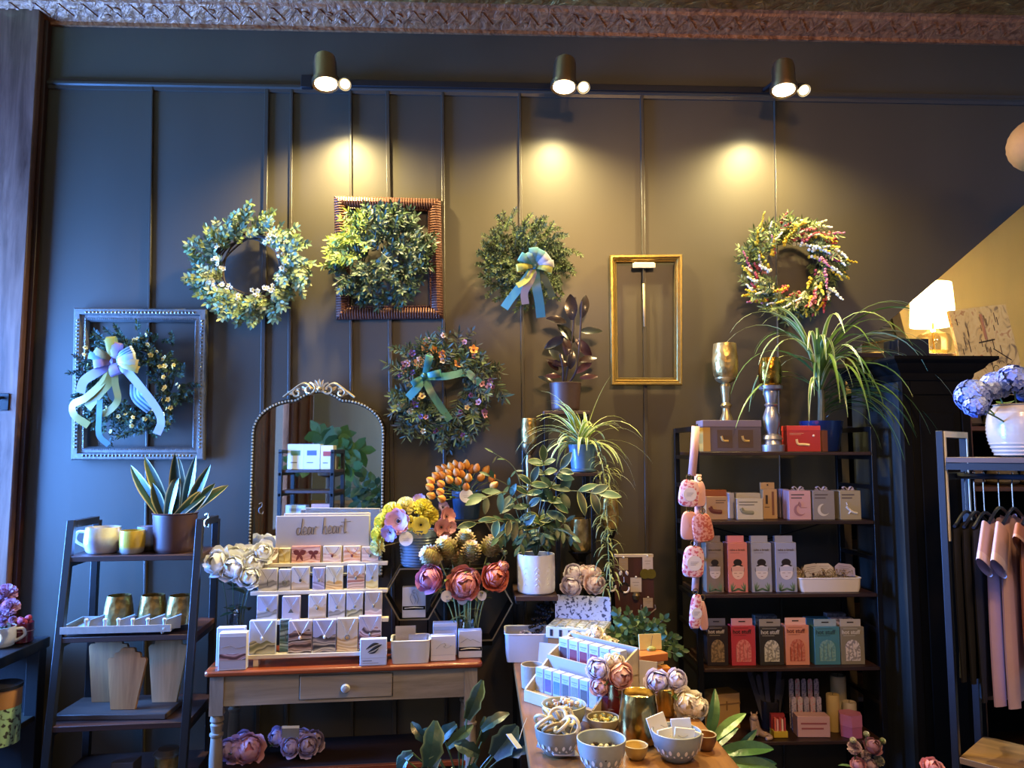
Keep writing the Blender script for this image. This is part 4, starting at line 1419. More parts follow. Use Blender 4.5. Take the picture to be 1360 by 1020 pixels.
MB(C('#9b958c')).lathe([(.006, 0), (.006, .012), (.016, .020), (.019, .028), (.014, .036), (.0001, .039)], 18).obj('knob', VM(.5, 0, .2), dr)
k_ = dr.children[0]; k_.location = ((dx0 + dx1) / 2, j0 - .010, (az0 + az1) / 2); k_.rotation_euler = (R(90), 0, 0)
for x in (i0 + .012, i1 - .012):
 for y in (j0 + .016, j1 - .016):
  m = MB()
  m.bx(x - .027, x + .027, y - .027, y + .027, az0 - .035, az1)
  m.lathe([(.012, 0), (.020, .03), (.016, .06), (.023, .12), (.026, .30), (.026, az0 - .20), (.022, az0 - .125), (.027, az0 - .118), (.027, az0 - .110), (.020, az0 - .106), (.024, az0 - .085), (.026, az0 - .075), (.020, az0 - .068), (.027, az0 - .06), (.026, az0 - .05), (.022, az0 - .034)], 22, c=(x, y, 0))
  m.obj('leg', GREYWV, t, angle=30)
LZ = .355
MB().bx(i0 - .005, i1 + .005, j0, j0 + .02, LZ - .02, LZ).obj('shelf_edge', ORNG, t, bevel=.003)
MB().bx(i0 - .005, i1 + .005, j0 + .021, j1, LZ - .02, LZ).obj('lower_shelf', wood(C('#140b07'), C('#2a1810'), .6, (1.3, 12, 12)), t, bevel=.003)  # board darkened: the tabletop's shadow is put into its colour
# ---- the tiered display
WHITEW = wood(C('#b9ae96'), C('#ded5bf'), .55, (1.4, 16, 16), 5, .06)
rows = [(341, 753, 515, 743, .235), (333, 790, 515, 779, .175), (332, 829, 516, 818, .115), (323, 874, 514, 862, .055)]
dO = CA + CN * .0; dO.z = TZ + .001
t = thing('display_stand', dO, 'four-tier cream display stand of jewellery cards headed by a grey board', 'display stand', rz=ca)
loc = lambda p: Vector(((p - dO).dot(CU), (p - dO).dot(CN), p.z - dO.z))
LEDGE = []
for xl, yl, xr, yr, dep in rows:
 a, b = loc(pv(xl, yl, dep)), loc(pv(xr, yr, dep))
 z = (a.z + b.z) / 2
 LEDGE.append((a.x, b.x, z, dep))
 MB().bx(a.x, b.x, dep - .006, dep + .045, z - .013, z).bx(a.x, b.x, dep - .010, dep - .006, z - .013, z + .004).obj('ledge', WHITEW, t, bevel=.003)
sx0, sx1 = LEDGE[3][0] + .05, LEDGE[3][1] - .07
for x in (sx0, sx1):
 MB().bar((x, LEDGE[3][3] + .040, .0), (x, LEDGE[0][3] + .068, LEDGE[0][2] + .02), .018, .012, up=(0, -1, 0)).obj('side_slat', WHITEW, t)
 MB().bar((x, .33, .0), (x, LEDGE[0][3] + .075, LEDGE[0][2] - .03), .018, .012, up=(0, 1, 0)).obj('back_strut', WHITEW, t)
 MB().bx(x - .01, x + .01, LEDGE[3][3] + .0, LEDGE[3][3] + .035, 0, LEDGE[3][2] - .013).obj('foot', WHITEW, t)
BOARD = VM(.6, 0, .06, 12)
a, b = loc(pv(366, 687, .25)), loc(pv(491, 683, .25))
zt_ = (a.z + b.z) / 2
MB(C('#a7a09c')).bx(a.x, b.x, .262, .272, LEDGE[0][2] - .01, zt_).obj('sign_board', BOARD, t, bevel=.003)
a2 = loc(pv(377, 683, .27)).x
MB(C('#b3aca6')).bx(a2, b.x + .002, .278, .286, LEDGE[0][2] - .01, zt_ + .010).obj('rear_board', BOARD, t, bevel=.003)
LET = dict(d=([[(.55, .75), (.2, .85), (0, .4), (.2, 0), (.5, .25), (.65, .9), (.78, 1.95), (.62, .8), (.62, .2), (.82, .0)]], .86),
   e=([[(0, .3), (.35, .45), (.42, .8), (.2, .95), (0, .5), (.15, .02), (.55, .2)]], .58),
   a=([[(.52, .8), (.2, .9), (0, .4), (.15, 0), (.42, .3), (.55, .85), (.52, .2), (.72, .05)]], .76),
   r=([[(0, .85), (.06, .0), (.10, .55), (.32, .95), (.52, .78)]], .62),
   h=([[(.02, 0), (.22, 1.95), (.10, .2), (.16, .5), (.42, .95), (.52, .55), (.50, 0), (.74, .12)]], .78),
   t=([[(.22, 1.75), (.14, .3), (.26, 0), (.5, .18)], [(-.25, 1.3), (.3, 1.38), (1.05, 1.42)]], .6))
m = MB(C('#4a4340'))
xh = mpp(pv(430, 705, .25)) * 11.0
u = 0
tot = sum(LET[ch][1] if ch != ' ' else .55 for ch in 'dear heart')
xs0, xs1 = loc(pv(393, 705, .25)), loc(pv(461, 702, .25))
kx = (xs1.x - xs0.x) / tot
zb_ = loc(pv(400, 711, .25)).z
for ch in 'dear heart':
 if ch == ' ': u += .55; continue
 for st in LET[ch][0]:
  pts = bez([(xs0.x + (u + x) * kx, .2612, zb_ + z * xh + u * kx * .03) for x, z in st], 6)
  m.tube(pts, .0013, 5)
 u += LET[ch][1]
m.obj('lettering', VM(.6, 0, .05), t)
PAL = dict(tan=['#a98f78', '#c9b199', '#8d7863', '#d9c8b4'], yellow=['#d9c98a', '#b99f52', '#e9dfb4', '#a8863f'], pink=['#c58d7f', '#d9a99a', '#b87468', '#e2bcae'],
   peach=['#d9a07a', '#e9c9ae', '#c77f58', '#efdccb'], rose=['#cdb1a8', '#e3d3cb', '#b99a92', '#d9b9a8'], grey=['#8f8a84', '#6b6762', '#aaa59d', '#c5c1ba'],
   olive=['#6d6f52', '#98936a', '#c3bd9a', '#4d4c3c', '#b0a98a'], brown=['#3a2824', '#8a6a5a', '#b89a88', '#5a3c34', '#d2bfae', '#2a1c1a'], dark=['#3b3638', '#7d736f', '#b9a68f', '#55504f', '#cbb89a', '#2c2a2c'],
   gold=['#c39a5a', '#e0c28c', '#a87c42', '#d8b478'], rust=['#4a2a26', '#9a6a60', '#c9a8a4', '#7a4a44', '#d8c4c6', '#382020'], teal=['#3c5a5a', '#7a9a9a', '#24383a', '#a9bfc0'], sand=['#b79f84', '#cdbba2', '#9b8468'],
   lilac=['#8a84a0', '#b7b2cc', '#6d6680', '#a09ab0'], map_=['#c7a58f', '#8f6f5a', '#d9c3ad', '#a45e4a'])
ART = {}
def art(k):
 if k not in ART: ART[k] = strata(PAL[k], (5, 5, 6), .45, .9, len(ART) + 1.0, 9.0)
 return ART[k]
CARD = VM(.5, 0, .04, 20)
CHAIN = VM(.4, .3, .1)
def card(row, x0, x1, ytop, base, kind, frac, label, pend='drop', pc='#6d6a66', dn=.028, back=.0):
 lx0, lx1, z, dep = LEDGE[row]
 d0 = dep + .010 + back
 a, b = loc(pv(x0, ytop, d0)), loc(pv(x1, ytop, d0))
 w, h = b.x - a.x, max(.03, (a.z + b.z) / 2 - z - .002)
 q = dO + CU * (a.x + w / 2) + CN * d0; q.z = dO.z + z + .001
 c = thing('jewellery_card', q, label, 'jewellery card', 'necklace cards on the tiered display', rz=ca)
 w -= .003
 MB(C(base)).bx(-w / 2, w / 2, 0, dn, 0, h).obj('card_box', CARD, c, bevel=.0015)
 if kind:
  zc = h * frac
  rr = random.Random(int(x0))
  pts = [(-w / 2 + .001, .001)] + [(w / 2 - .001, .001)]
  n = 9
  for i in range(n + 1):
   pts.append((w / 2 - .001 - (w - .002) * i / n, min(h - .001, zc * (1 + (.12 if frac < .95 else 0) * math.sin(i * 1.3 + x0)) + rr.uniform(-.003, .003))))
  MB().prism(pts, -.0008, .0002).obj('printed_picture', art(kind), c, smooth=False)
 m = MB(C(pc))
 if pend == 'bow':
  m.col = C('#6d2c2a')
  for cx, s in ((-.22 * w, 1), (.26 * w, .8)):
   for sg in (-1, 1):
    m.leaf((cx, -.0015, h * .55), (sg, 0, .45), .030 * s, .024 * s, nrm=(0, -1, 0), bend=0, fold=0)
    m.leaf((cx, -.0015, h * .55), (sg * .45, 0, -1), .034 * s, .012 * s, nrm=(0, -1, 0), bend=0, fold=0)
  m.obj('printed_bow', VM(.5), c)
  return c
 zv = h * (.52 if h > .1 else .5)
 top = h - .003
 hw = w * .36
 if pend == 'loop':
  pts = [(-hw, -.002, top), (-hw * .6, -.002, zv + (top - zv) * .35), (0, -.002, zv), (hw * .6, -.002, zv + (top - zv) * .35), (hw, -.002, top)]
  m.tube(bez(pts, 4), .0009, 4)
 else:
  m.tube([(-hw, -.002, top), (0, -.002, zv), (hw, -.002, top)], .0009, 4)
 ch = m.obj('chain', CHAIN, c)
 m = MB(C(pc))
 if pend == 'ring': m.tube(circle((0, -.003, zv - .012), .010, 14), .0022, 5)
 elif pend == 'tri': m.prism([(-.011, zv - .018), (.011, zv - .018), (0, zv)], -.004, -.001)
 elif pend == 'bar': m.tube([(0, -.003, zv), (0, -.003, zv - .025)], .0018, 5)
 else: m.ball((0, -.003, zv - .006), .0055, 8, 6, sz=1.4)
 m.obj('pendant', CHAIN, c)
 return c
W_ = '#c8c3bf'
card(0, 346, 369.5, 728, '#c3b3a3', 'tan', .98, 'tan card with a white drop pendant, first on the top ledge', pc='#efece6', pend='loop')
card(0, 370, 386, 728, '#d9cfa8', 'yellow', .98, 'narrow yellow patterned card beside the tan one on the top ledge', pend='bar', pc='#b59a4c')
card(0, 387, 426, 725, '#b98478', 'pink', .98, 'wide dusty pink card printed with two dark red bows', 'bow')
card(0, 429, 454, 725, '#cfc6bc', 'rose', .55, 'pale grey card with a dark red bead pendant on the top ledge', pc='#5a2420', pend='loop')
card(0, 456, 479.5, 725, '#d9c3b0', 'peach', .75, 'peach striped card with a tiny pendant on the top ledge', pc='#7a3a30', pend='loop')
card(0, 480, 503, 726, '#cfc3c3', 'rose', .85, 'pinkish marbled card at the flower end of the top ledge', pend='loop')
card(1, 343, 369, 755, W_, 'grey', .48, 'white card with a grey shore picture, first on the second ledge', pend='bar', pc='#55524e')
card(1, 370, 387, 756, '#b9b9c4', 'grey', .45, 'narrow bluish card with a round charm on the second ledge', pend='ring', pc='#7d7d6a')
card(1, 387, 411.5, 753, W_, 'sand', .34, 'white card with a sandy strip and dark bead on the second ledge', pc='#33302e')
card(1, 415, 432, 754, '#a9a5bd', 'lilac', .4, 'narrow lilac card with a double chain on the second ledge', pend='loop')
card(1, 432.5, 456, 752, '#cfcab4', 'gold', .36, 'cream card with a golden hill picture on the second ledge', pend='bar', pc='#4d4a44')
card(1, 461, 485, 750, '#c2c6cf', 'map_', .66, 'card with a reddish map-like picture on the second ledge', pend='loop')
card(1, 485.5, 503, 749, '#b3bccb', 'yellow', .33, 'pale blue card with olive and grey corner, last on the second ledge')
card(2, 341, 369, 791, '#a7abc4', 'grey', .42, 'bluish card with a beach picture, first on the third ledge')
card(2, 374.5, 399, 792, '#b3adc0', None, 0, 'plain lilac-white card with a dark triangle pendant', pend='tri', pc='#6b675f')
card(2, 409.5, 433.5, 790, '#c9c7cb', 'sand', .55, 'white card above a sand-brown panel on the third ledge')
card(2, 436, 459, 788, '#b9bdce', 'grey', .32, 'white card with grey dunes and earrings at the third ledge')
card(2, 460, 482.5, 787, '#aeb4cc', 'olive', .34, 'bluish card with a mossy shore picture on the third ledge')
card(2, 484.5, 508, 786, '#a79f9c', 'rose', .3, 'greyish pink card, last on the third ledge', pend='loop')
card(3, 331, 367, 824, '#b3bdcd', 'olive', .36, 'large card with olive rocks and a teardrop pendant on the bottom ledge', pc='#d8d8dc')
card(3, 371.5, 388, 822, '#8fa0a2', 'teal', .96, 'narrow dark teal card tucked behind a brown striped one', pend='bar', back=.032, dn=.012)
card(3, 383, 415, 824, '#b9b2bb', 'brown', .66, 'card with steep brown rock strata on the bottom ledge', pc='#e2c7b4')
card(3, 415.5, 447, 823, '#a5a7c3', 'dark', .5, 'lilac card with dark layered stones on the bottom ledge', pc='#e5e5ea')
card(3, 447.5, 476, 821, '#c6b79e', 'gold', .42, 'cream card with a ring pendant above golden wood', pend='ring', pc='#8f8a80')
card(3, 476.5, 507, 818, '#b0a9bb', 'rust', .62, 'mauve card with rust-brown waves at the end of the bottom ledge')
# ---- boxes along the front
BOXM = VM(.45, 0, .03, 20)
def carton(name, x0, x1, ytop, dep, label, col, dn=.05, group=None, rz=0.0, z=TZ, cat='box', h=None):
 q = onc((x0 + x1) / 2, z, dep)
 s = mpp(q)
 w = (x1 - x0) * s
 h = h or (pv((x0 + x1) / 2, ytop, dep).z - z)
 o = thing(name, q, label, cat, group, rz=ca + rz)
 MB(C(col)).bx(-w / 2, w / 2, 0, dn, 0, h).obj('carton', BOXM, o, bevel=.0025)
 return o, w, h
o, w, h = carton('bracelet_box', 287, 323, 834, .075, 'taller white box standing behind the beige-labelled one at the table end', '#c3c4cf', .04)
o, w, h = carton('bracelet_box', 290, 326, 841, .012, 'white box with beige label and grey landscape band at the table end', '#c9c5c6', .045)
MB().bx(-w / 2 + .002, w / 2 - .002, -.001, .0, .006, h * .90).obj('sleeve', CARD, o)
for d in o.children[1].data.attributes['col'].data: d.color = (*C('#a89d9a'), 1)
MB().bx(-w / 2 + .004, w / 2 - .002, -.002, -.001, h * .28, h * .44).obj('printed_band', art('rust'), o, smooth=False)
MB(C('#847a78')).tube([(-w * .4, -.0015, h * .62), (-w * .1, -.0015, h * .66), (w * .1, -.0015, h * .58), (w * .45, -.0015, h * .64)], .001, 4).obj('printed_line', CARD, o)
o, w, h = carton('logo_box', 478, 513, 849, .008, 'white box with a black brush-stroke emblem on the table front', '#b6bfd6', .03)
m = MB(C('#15151a'))
for k, (p0, p1, p2, r) in enumerate([((-.030, .62), (.0, .80), (.022, .82), .0055), ((-.022, .50), (.010, .68), (.034, .78), .006), ((-.018, .46), (.004, .50), (.022, .64), .0035)]):
 pts = bez([(p0[0], -.0022, p0[1] * h), (p1[0], -.0022, p1[1] * h), (p2[0], -.0022, p2[1] * h)], 6)
 n = len(pts)
 m.tube([(p.x, -.001, p.z) for p in pts], [r * math.sin(math.pi * (i + .6) / (n + .2)) + .0004 for i in range(n)], 6)
e = m.obj('emblem', VM(.6), o); e.scale = (1, .4, 1)
MB(C('#8f97ad')).bx(-w / 2 + .004, w / 2 - .004, -.0008, .0, h * .29, h * .30).obj('fold_line', CARD, o)
MB(C('#6b7285')).bx(-w * .40, -w * .05, -.0008, .0, h * .17, h * .20).bx(-w * .40, w * .2, -.0008, .0, h * .09, h * .105).obj('small_print', CARD, o)
def tray_box(px0, px1, ytop, ybot, q, label, rz, col='#bfc5d6', dpt=.12, h=None, name='enamel_tray'):
 s = mpp(q)
 w = (px1 - px0) * s
 h = h or (ybot - ytop) * s
 o = thing(name, q, label, 'tray', rz=rz)
 def rring(ww, dd, r, z):
  pts = []
  for cx, cy, a0 in ((ww / 2 - r, dd - r, 0), (-ww / 2 + r, dd - r, 90), (-ww / 2 + r, r, 180), (ww / 2 - r, r, 270)):
   for i in range(5):
    a = R(a0 + 22.5 * i)
    pts.append((cx + r * math.cos(a), cy + r * math.sin(a), z))
  return pts
 rows_ = [rring(w * .92, dpt, .016, 0), rring(w * .97, dpt, .018, h * .3), rring(w, dpt, .02, h)]
 inn = [rring(w - .010, dpt - .0, .018, h - .001), rring(w * .93, dpt, .016, .006)]
 for r_ in inn:
  for i, p in enumerate(r_): r_[i] = (p[0] * .985, .005 + p[1] * (dpt - .010) / dpt, p[2])
 m = MB(C(col))
 allr = rows_ + inn
 vs = [p for r_ in allr for p in r_]
 n = 20
 fs = [(i * n + j, i * n + (j + 1) % n, (i + 1) * n + (j + 1) % n, (i + 1) * n + j) for i in range(len(allr) - 1) for j in range(n)]
 fs += [tuple(range(n - 1, -1, -1)), tuple(4 * n + j for j in range(n))]
 m.add(vs, fs)
 m.obj('tray_body', VM(.25, 0, .03, coat=.5), o, angle=40)
 MB(C('#dcd8d0')).tube([(p[0], p[1], h) for p in rows_[2]], .003, 6, closed=True).obj('rim', VM(.3, 0, .03), o)
 return o, w, h
q = onc(545, TZ, .020)
tr, w, h = tray_box(519, 571, 853, 882, q, 'white enamel tray of clear-bagged cards beside the emblem box', ca, '#b9bdc8')
# bagged cards standing in it
for k, (dx, dy, ww, hh, col, lab) in enumerate([(-.022, .085, .085, .125, '#b9adab', 'pinkish card in a clear bag at the back of the enamel tray'), (.030, .060, .075, .095, '#a9aed0', 'lilac card in a clear bag in front in the enamel tray'), (-.035, .045, .07, .050, '#a49c98', 'greyish folded card lying low in the enamel tray')]):
 p_ = q + CU * dx + CN * dy; p_.z = TZ + .010
 c = thing('bagged_card', p_, lab, 'jewellery card', 'cards in the enamel tray', rz=ca + .1 * k)
 MB(C(col)).box((0, 0, hh / 2), (ww, .003, hh), rx=-.12).obj('card', CARD, c)
 MB().box((0, -.004, hh / 2), (ww * 1.06, .001, hh * 1.03), rx=-.12).obj('clear_bag', glassy((.97, .97, .98), .10, .15), c)
o, w, h = carton('bracelet_box', 575, 607, 828, .125, 'pale box with a blue top strip behind the wave-printed one', '#b3c0dc', .05)
MB(C('#8fa6cf')).bx(-w / 2 + .001, w / 2 - .001, -.0012, 0, h * .78, h * .90).obj('blue_strip', CARD, o)
o, w, h = carton('bracelet_box', 572, 605, 845, .040, 'white box printed with a faint wave beside the enamel tray', '#c2c3cf', .045)
m = MB(C('#8e93a6'))
m.tube(bez([(-.03, -.0012, h * .5), (-.012, -.0012, h * .66), (.004, -.0012, h * .72), (.010, -.0012, h * .62), (.002, -.0012, h * .58), (.016, -.0012, h * .52), (.034, -.0012, h * .62)]), .0011, 4)
m.obj('wave_print', CARD, o)
MB(C('#9a9fb2')).bx(-w / 2 + .003, w / 2 - .003, -.0008, 0, h * .24, h * .248).obj('fold_line', CARD, o)
o, w, h = carton('bracelet_box', 609, 640, 838, .075, 'tall white box with a mountain line and black bracelet window', '#b7bfd6', .05)
m = MB(C('#8289a0'))
m.tube([(-w * .42, -.0012, h * .56), (-w * .12, -.0012, h * .72), (.0, -.0012, h * .64), (w * .1, -.0012, h * .68), (w * .42, -.0012, h * .55)], .001, 4).obj('mountain_line', CARD, o)
MB(C('#1b1b22')).bx(-w / 2 + .001, w / 2 - .001, -.0012, 0, h * .26, h * .40).obj('window', VM(.2), o)
MB(C('#b9b9c4')).tube(bez([(-w * .42, -.004, h * .33), (0, -.005, h * .36), (w * .42, -.004, h * .33)]), .002, 5).obj('bracelet', CHAIN, o)
# ---- white roses in a glass vase
vq = onc(311, TZ, .24)
s = mpp(vq)
o = vessel([(.028, 0), (.031, .004), (.027, .09), (.024, .17), (.026, .215)], 24, C('#8fb0c8'), .003).obj('glass_vase', glassy((.80, .87, .92), .14))
place(o, vq, 'slim clear glass vase holding white roses behind the end boxes', 'vase')
WR = [bloom_rose(1.0, C('#dcdfe6'), C('#d9d2b8'), 5, 40 + k, 1.5, .10) for k in range(3)]
for k, (px, py, r, dx, dz, dep) in enumerate([(285, 746, 19, -.7, .1, .20), (308, 738, 17, -.2, .6, .27), (307, 753, 19, -.1, -.1, .18), (326, 739, 16, .2, .7, .28), (337, 748, 18, .4, .3, .20), (331, 765, 16, .3, -.3, .17), (351, 732, 15, .6, .6, .22), (343, 741, 13, .3, .5, .30)]):
 h_ = pv(px, py, dep)
 flower('white_rose', 'open white rose in the slim glass vase by the jewellery display', 'flower', 'white roses in the slim glass vase', WR[k % 3], h_, vq + Vector((.002 * (k - 4), .002 * (k % 3), .012)), Vector((dx, -1.1, .45 + dz * .5)), r * s * .86, None, C('#3d4a2c'), .0022, 2 if k in (0, 2, 4, 5) else 0, C('#30442c'), k, .3, .085, .05)
# ---- hexagon shelf with pots and bouquets
HM = VM(.35, .85, .1)
def hexa(t, px, py, r_px, dep, depth, lo):
 c = pv(px, py, dep)
 r = r_px * mpp(c)
 c = Vector(((c - lo).dot(CU), (c - lo).dot(CN), c.z - lo.z))
 pts = [(c.x + r * math.cos(R(60 * k)), c.z + r * math.sin(R(60 * k))) for k in range(6)]
 m = MB(C('#17150f'))
 m2, m3 = MB(C('#a1947a')), MB(C('#a1947a'))
 for k in range(6):
  a, b = pts[k], pts[(k + 1) % 6]
  d = Vector((b[0] - a[0], 0, b[1] - a[1])).normalized(); n = Vector((-d.z, 0, d.x))
  p = [Vector((a[0], dep, a[1])), Vector((b[0], dep, b[1]))]
  m.add([p[0], p[1], p[1] + Vector((0, depth, 0)), p[0] + Vector((0, depth, 0)), p[0] + n * .004, p[1] + n * .004, p[1] + n * .004 + Vector((0, depth, 0)), p[0] + n * .004 + Vector((0, depth, 0))],
    [(0, 1, 2, 3), (7, 6, 5, 4), (0, 4, 5, 1), (1, 5, 6, 2), (2, 6, 7, 3), (3, 7, 4, 0)])
  for yy, mm in ((0, m2), (depth, m3)):
   mm.bar((a[0], dep + yy, a[1]), (b[0], dep + yy, b[1]), .006, .006)
 h = m.obj('hexagon_shell', HM, t, smooth=False)
 m2.obj('bright_edge', HM, h, smooth=False)
 m3.obj('rear_edge', HM, h, smooth=False)
 return c, r
lo = CA.copy(); lo.z = TZ + .001
t = thing('hexagon_shelf', lo, 'dark metal shelf of three joined hexagons carrying flower pots', 'shelf', rz=ca)
cA, rA = hexa(t, 550, 789, 38, .20, .13, lo)
cC, rC = hexa(t, 615, 741, 57, .35, .06, lo)
qb = pv(625, 852, .27)
cB, rB = hexa(t, 627, 803, 54, .272, .12, lo)
low = cB.z - rB * math.sin(R(60))
if low > .002:
 for yy in (.28, .38): MB(C('#17150f')).bx(cB.x - rB * .5, cB.x + rB * .5, yy - .006, yy + .006, 0, low - .003).obj('foot', HM, t)
MB(C('#17150f')).bar((cA.x - rA * .5, .21, 0), (cA.x - rA * .5, .21, cA.z - rA * .866), .006).bar((cA.x + rA * .5, .32, 0), (cA.x + rA * .5, .32, cA.z - rA * .866), .006).obj('leg', HM, t)
def wpt(c, dep, dz):
 q = lo + CU * c.x + CN * dep
 q.z = lo.z + dz
 return q
# bracelet box inside the small hexagon
q = wpt(cA, .205, cA.z - rA * .866 + .006); s = mpp(q)
o = thing('bracelet_box', q, 'white figure-print box with a bracelet band inside the small hexagon', 'box', rz=ca)
w, h = 31 * s, 40 * s
MB(C('#b6bed3')).bx(-w / 2, w / 2, 0, .04, 0, h).obj('carton', BOXM, o, bevel=.002)
MB(C('#17171d')).bx(-w / 2 + .002, w / 2 - .002, -.0012, 0, h * .26, h * .38).obj('window', VM(.25), o)
MB(C('#c9c9cf')).tube([(-w * .4, -.003, h * .32), (0, -.004, h * .34), (w * .4, -.003, h * .32)], .002, 5).obj('bracelet', CHAIN, o)
m = MB(C('#7b8297'))
m.tube(circle((.0, -.001, h * .86), .008, 12), .0008, 4)
m.tube(bez([(-.012, -.001, h * .78), (-.016, -.001, h * .62), (-.006, -.001, h * .44)]), .0008, 4)
m.tube(bez([(.008, -.001, h * .80), (.018, -.001, h * .62), (.014, -.001, h * .46)]), .0008, 4)
m.tube(bez([(-.004, -.001, h * .76), (.006, -.001, h * .6), (.002, -.001, h * .46)]), .0008, 4)
m.obj('figure_print', CARD, o)
def tag_disc(t, p, r, nrm_, col='#d2d3da'):
 """round paper tag as part of the pot it hangs on"""
 m = MB(C(col))
 m.lathe([(r, -.0006), (r, .0006)], 20)
 o = m.obj('paper_tag', VM(.6, 0, .03), t)
 o.location = p
 o.rotation_euler = (R(82), 0, nrm_)
 MB(C('#7b7a82')).bx(-r * .5, r * .5, -.0004, .0004, .0008, .0012).bx(-r * .35, r * .35, -r * .25, -r * .2, .0008, .0012).obj('tag_print', VM(.6), o)
 return o
q = wpt(cA, .265, cA.z + rA * .866 + .006); q = q + CU * (4 * mpp(q)); s = mpp(q)
t = thing('flower_pot', q, 'blue-grey ribbed pot of yellow and pink blooms on the small hexagon', 'plant pot')
rp, hp = 25 * s, 47 * s
prof = [(rp * .80, 0), (rp * .84, .006)]
for i in range(10):
 z_ = .008 + (hp * .72) * i / 9
 prof += [(rp * (.83 + .12 * i / 9), z_), (rp * (.90 + .12 * i / 9), z_ + hp * .035)]
prof += [(rp * 1.0, hp * .82), (rp * 1.0, hp)]
vessel(prof, 36, C('#56687a')).obj('pot', VM(.3, 0, .12, coat=.4), t, angle=50)
soil(t, rp * .9, hp * .8, '#3a3222')
tag_disc(t, Vector((-13 * s, -rp - .004, hp * .80)), 9.2 * s, 0)
POTA = q + Vector((0, 0, hp * .82 + .002))
s = mpp(q)
AN = dict(y=bloom_anemone(1, C('#efe468'), C('#151316'), C('#c9b93c'), 1), p=bloom_anemone(1, C('#dba6b8'), C('#151316'), C('#d9b3bd'), 2), l=bloom_anemone(1, C('#a991c4'), C('#151316'), C('#c3b3d6'), 3), r=bloom_anemone(1, C('#c98f8d'), C('#151316'), C('#b5716f'), 4),
   Y=bloom_mum(1, C('#f2ea6c'), C('#dccf58'), 5), W=bloom_mum(1, C('#e9e6bc'), C('#ebe48c'), 6))
for k, (px, py, r, kd, dx, dz, dp) in enumerate([
  (520, 680, 15, 'Y', -.5, .5, .22), (508, 694, 14, 'Y', -.8, .2, .22), (503, 710, 13, 'Y', -.9, 0, .20), (501, 727, 12, 'W', -.9, -.3, .20), (539, 671, 14, 'W', -.1, .9, .25), (562, 674, 15, 'Y', .3, .8, .24), (571, 684, 14, 'Y', .5, .5, .26),
  (529, 692, 19, 'p', -.2, .0, .16), (518, 707, 13, 'l', -.4, -.3, .155), (559, 697, 14, 'y', .1, -.1, .16), (546, 694, 11, 'y', .0, -.1, .19), (586, 700, 14, 'r', .6, -.1, .20), (593, 686, 14, 'r', .9, .2, .24), (588, 674, 10, 'l', .8, .6, .28), (557, 664, 10, 'l', .1, 1, .30), (598, 700, 10, 'p', 1, -.2, .22), (590, 711, 8, 'r', .6, -.5, .2)]):
 nm = {'Y': 'yellow_mum', 'W': 'cream_mum', 'y': 'yellow_anemone', 'p': 'pink_anemone', 'l': 'lilac_anemone', 'r': 'dusty_pink_anemone'}[kd]
 lb = {'Y': 'frilly yellow bloom in the blue-grey ribbed pot', 'W': 'frilly cream-yellow bloom in the blue-grey ribbed pot', 'y': 'yellow anemone with black heart in the ribbed pot', 'p': 'pink anemone with black heart in the ribbed pot', 'l': 'lilac anemone with black heart in the ribbed pot', 'r': 'dusty pink anemone with black heart in the ribbed pot'}[kd]
 flower(nm, lb, 'flower', nm.replace('_', ' ') + 's in the ribbed pot', AN[kd], pv(px, py, dp + .03), POTA, Vector((dx, -1, dz)), r * s, None, C('#a08a4e'), .0022, bloom_shift=.1, sp=.055)
# tulips in the dark blue fluted pot
q = wpt(cC, .38, cC.z + rC * .866 + .006); q = q + CU * (5 * mpp(q)); s = mpp(q)
t = thing('flower_pot', q, 'dark blue fluted pot of orange tulips on the highest hexagon', 'plant pot')
rp, hp = 20 * s, 36 * s
vessel([(rp * .78, 0), (rp * .82, .004), (rp * .96, hp * .8), (rp * .98, hp * .82), (rp, hp)], 72, C('#27405a'), .005, wob=lambda a, z: 1 + (.02 * math.sin(a * 24) if z < hp * .8 else 0)).obj('pot', VM(.35, 0, .1, coat=.3), t, angle=50)
soil(t, rp * .85, hp * .8, '#2a261c')
tag_disc(t, Vector((0, -rp - .006, hp * .86)), 9 * s, .1)
POTC = q + Vector((0, 0, hp * .82 + .002))
TUL = [bloom_tulip(1, 2.7, C('#c9772a'), C('#d9923c'), 1), bloom_tulip(1, 2.6, C('#b98a4a'), C('#d98534'), 2), bloom_tulip(1, 2.8, C('#cf8424'), C('#dba04a'), 3)]
rr = random.Random(8)
for k, (px, py) in enumerate([(585, 626), (592, 624), (600, 623), (606, 620), (612.5, 622), (619.5, 620), (626, 626), (632, 624), (644, 627), (581, 634), (589, 633), (597, 631), (607, 630), (613.5, 632), (622, 637), (574, 640), (587, 644), (598, 639), (609, 641), (619, 648), (638, 636), (573, 648), (586, 654), (575, 659), (588, 663), (652, 637), (654, 646)]):
 f = min(1, abs(py - 620) / 40)
 dep = .38 - .12 * f + rr.uniform(-.02, .02)
 h_ = pv(px, py, dep)
 f_ = (h_ - (POTC + Vector((0, .01, -.05))))
 f_ = Vector((f_.x * 1.2, f_.y - .03, f_.z * .9 + .03)).normalized()
 flower('orange_tulip', 'orange tulip bud in the dark blue fluted pot', 'flower', 'orange tulips in the fluted pot', TUL[k % 3], h_ - f_ * 4 * s, POTC, f_, 5.6 * s, None, C('#6d7a3e'), .002, 1 if k % 3 == 0 else 0, C('#4d6636'), k, 0, .07, .022, sp=rp * .8)
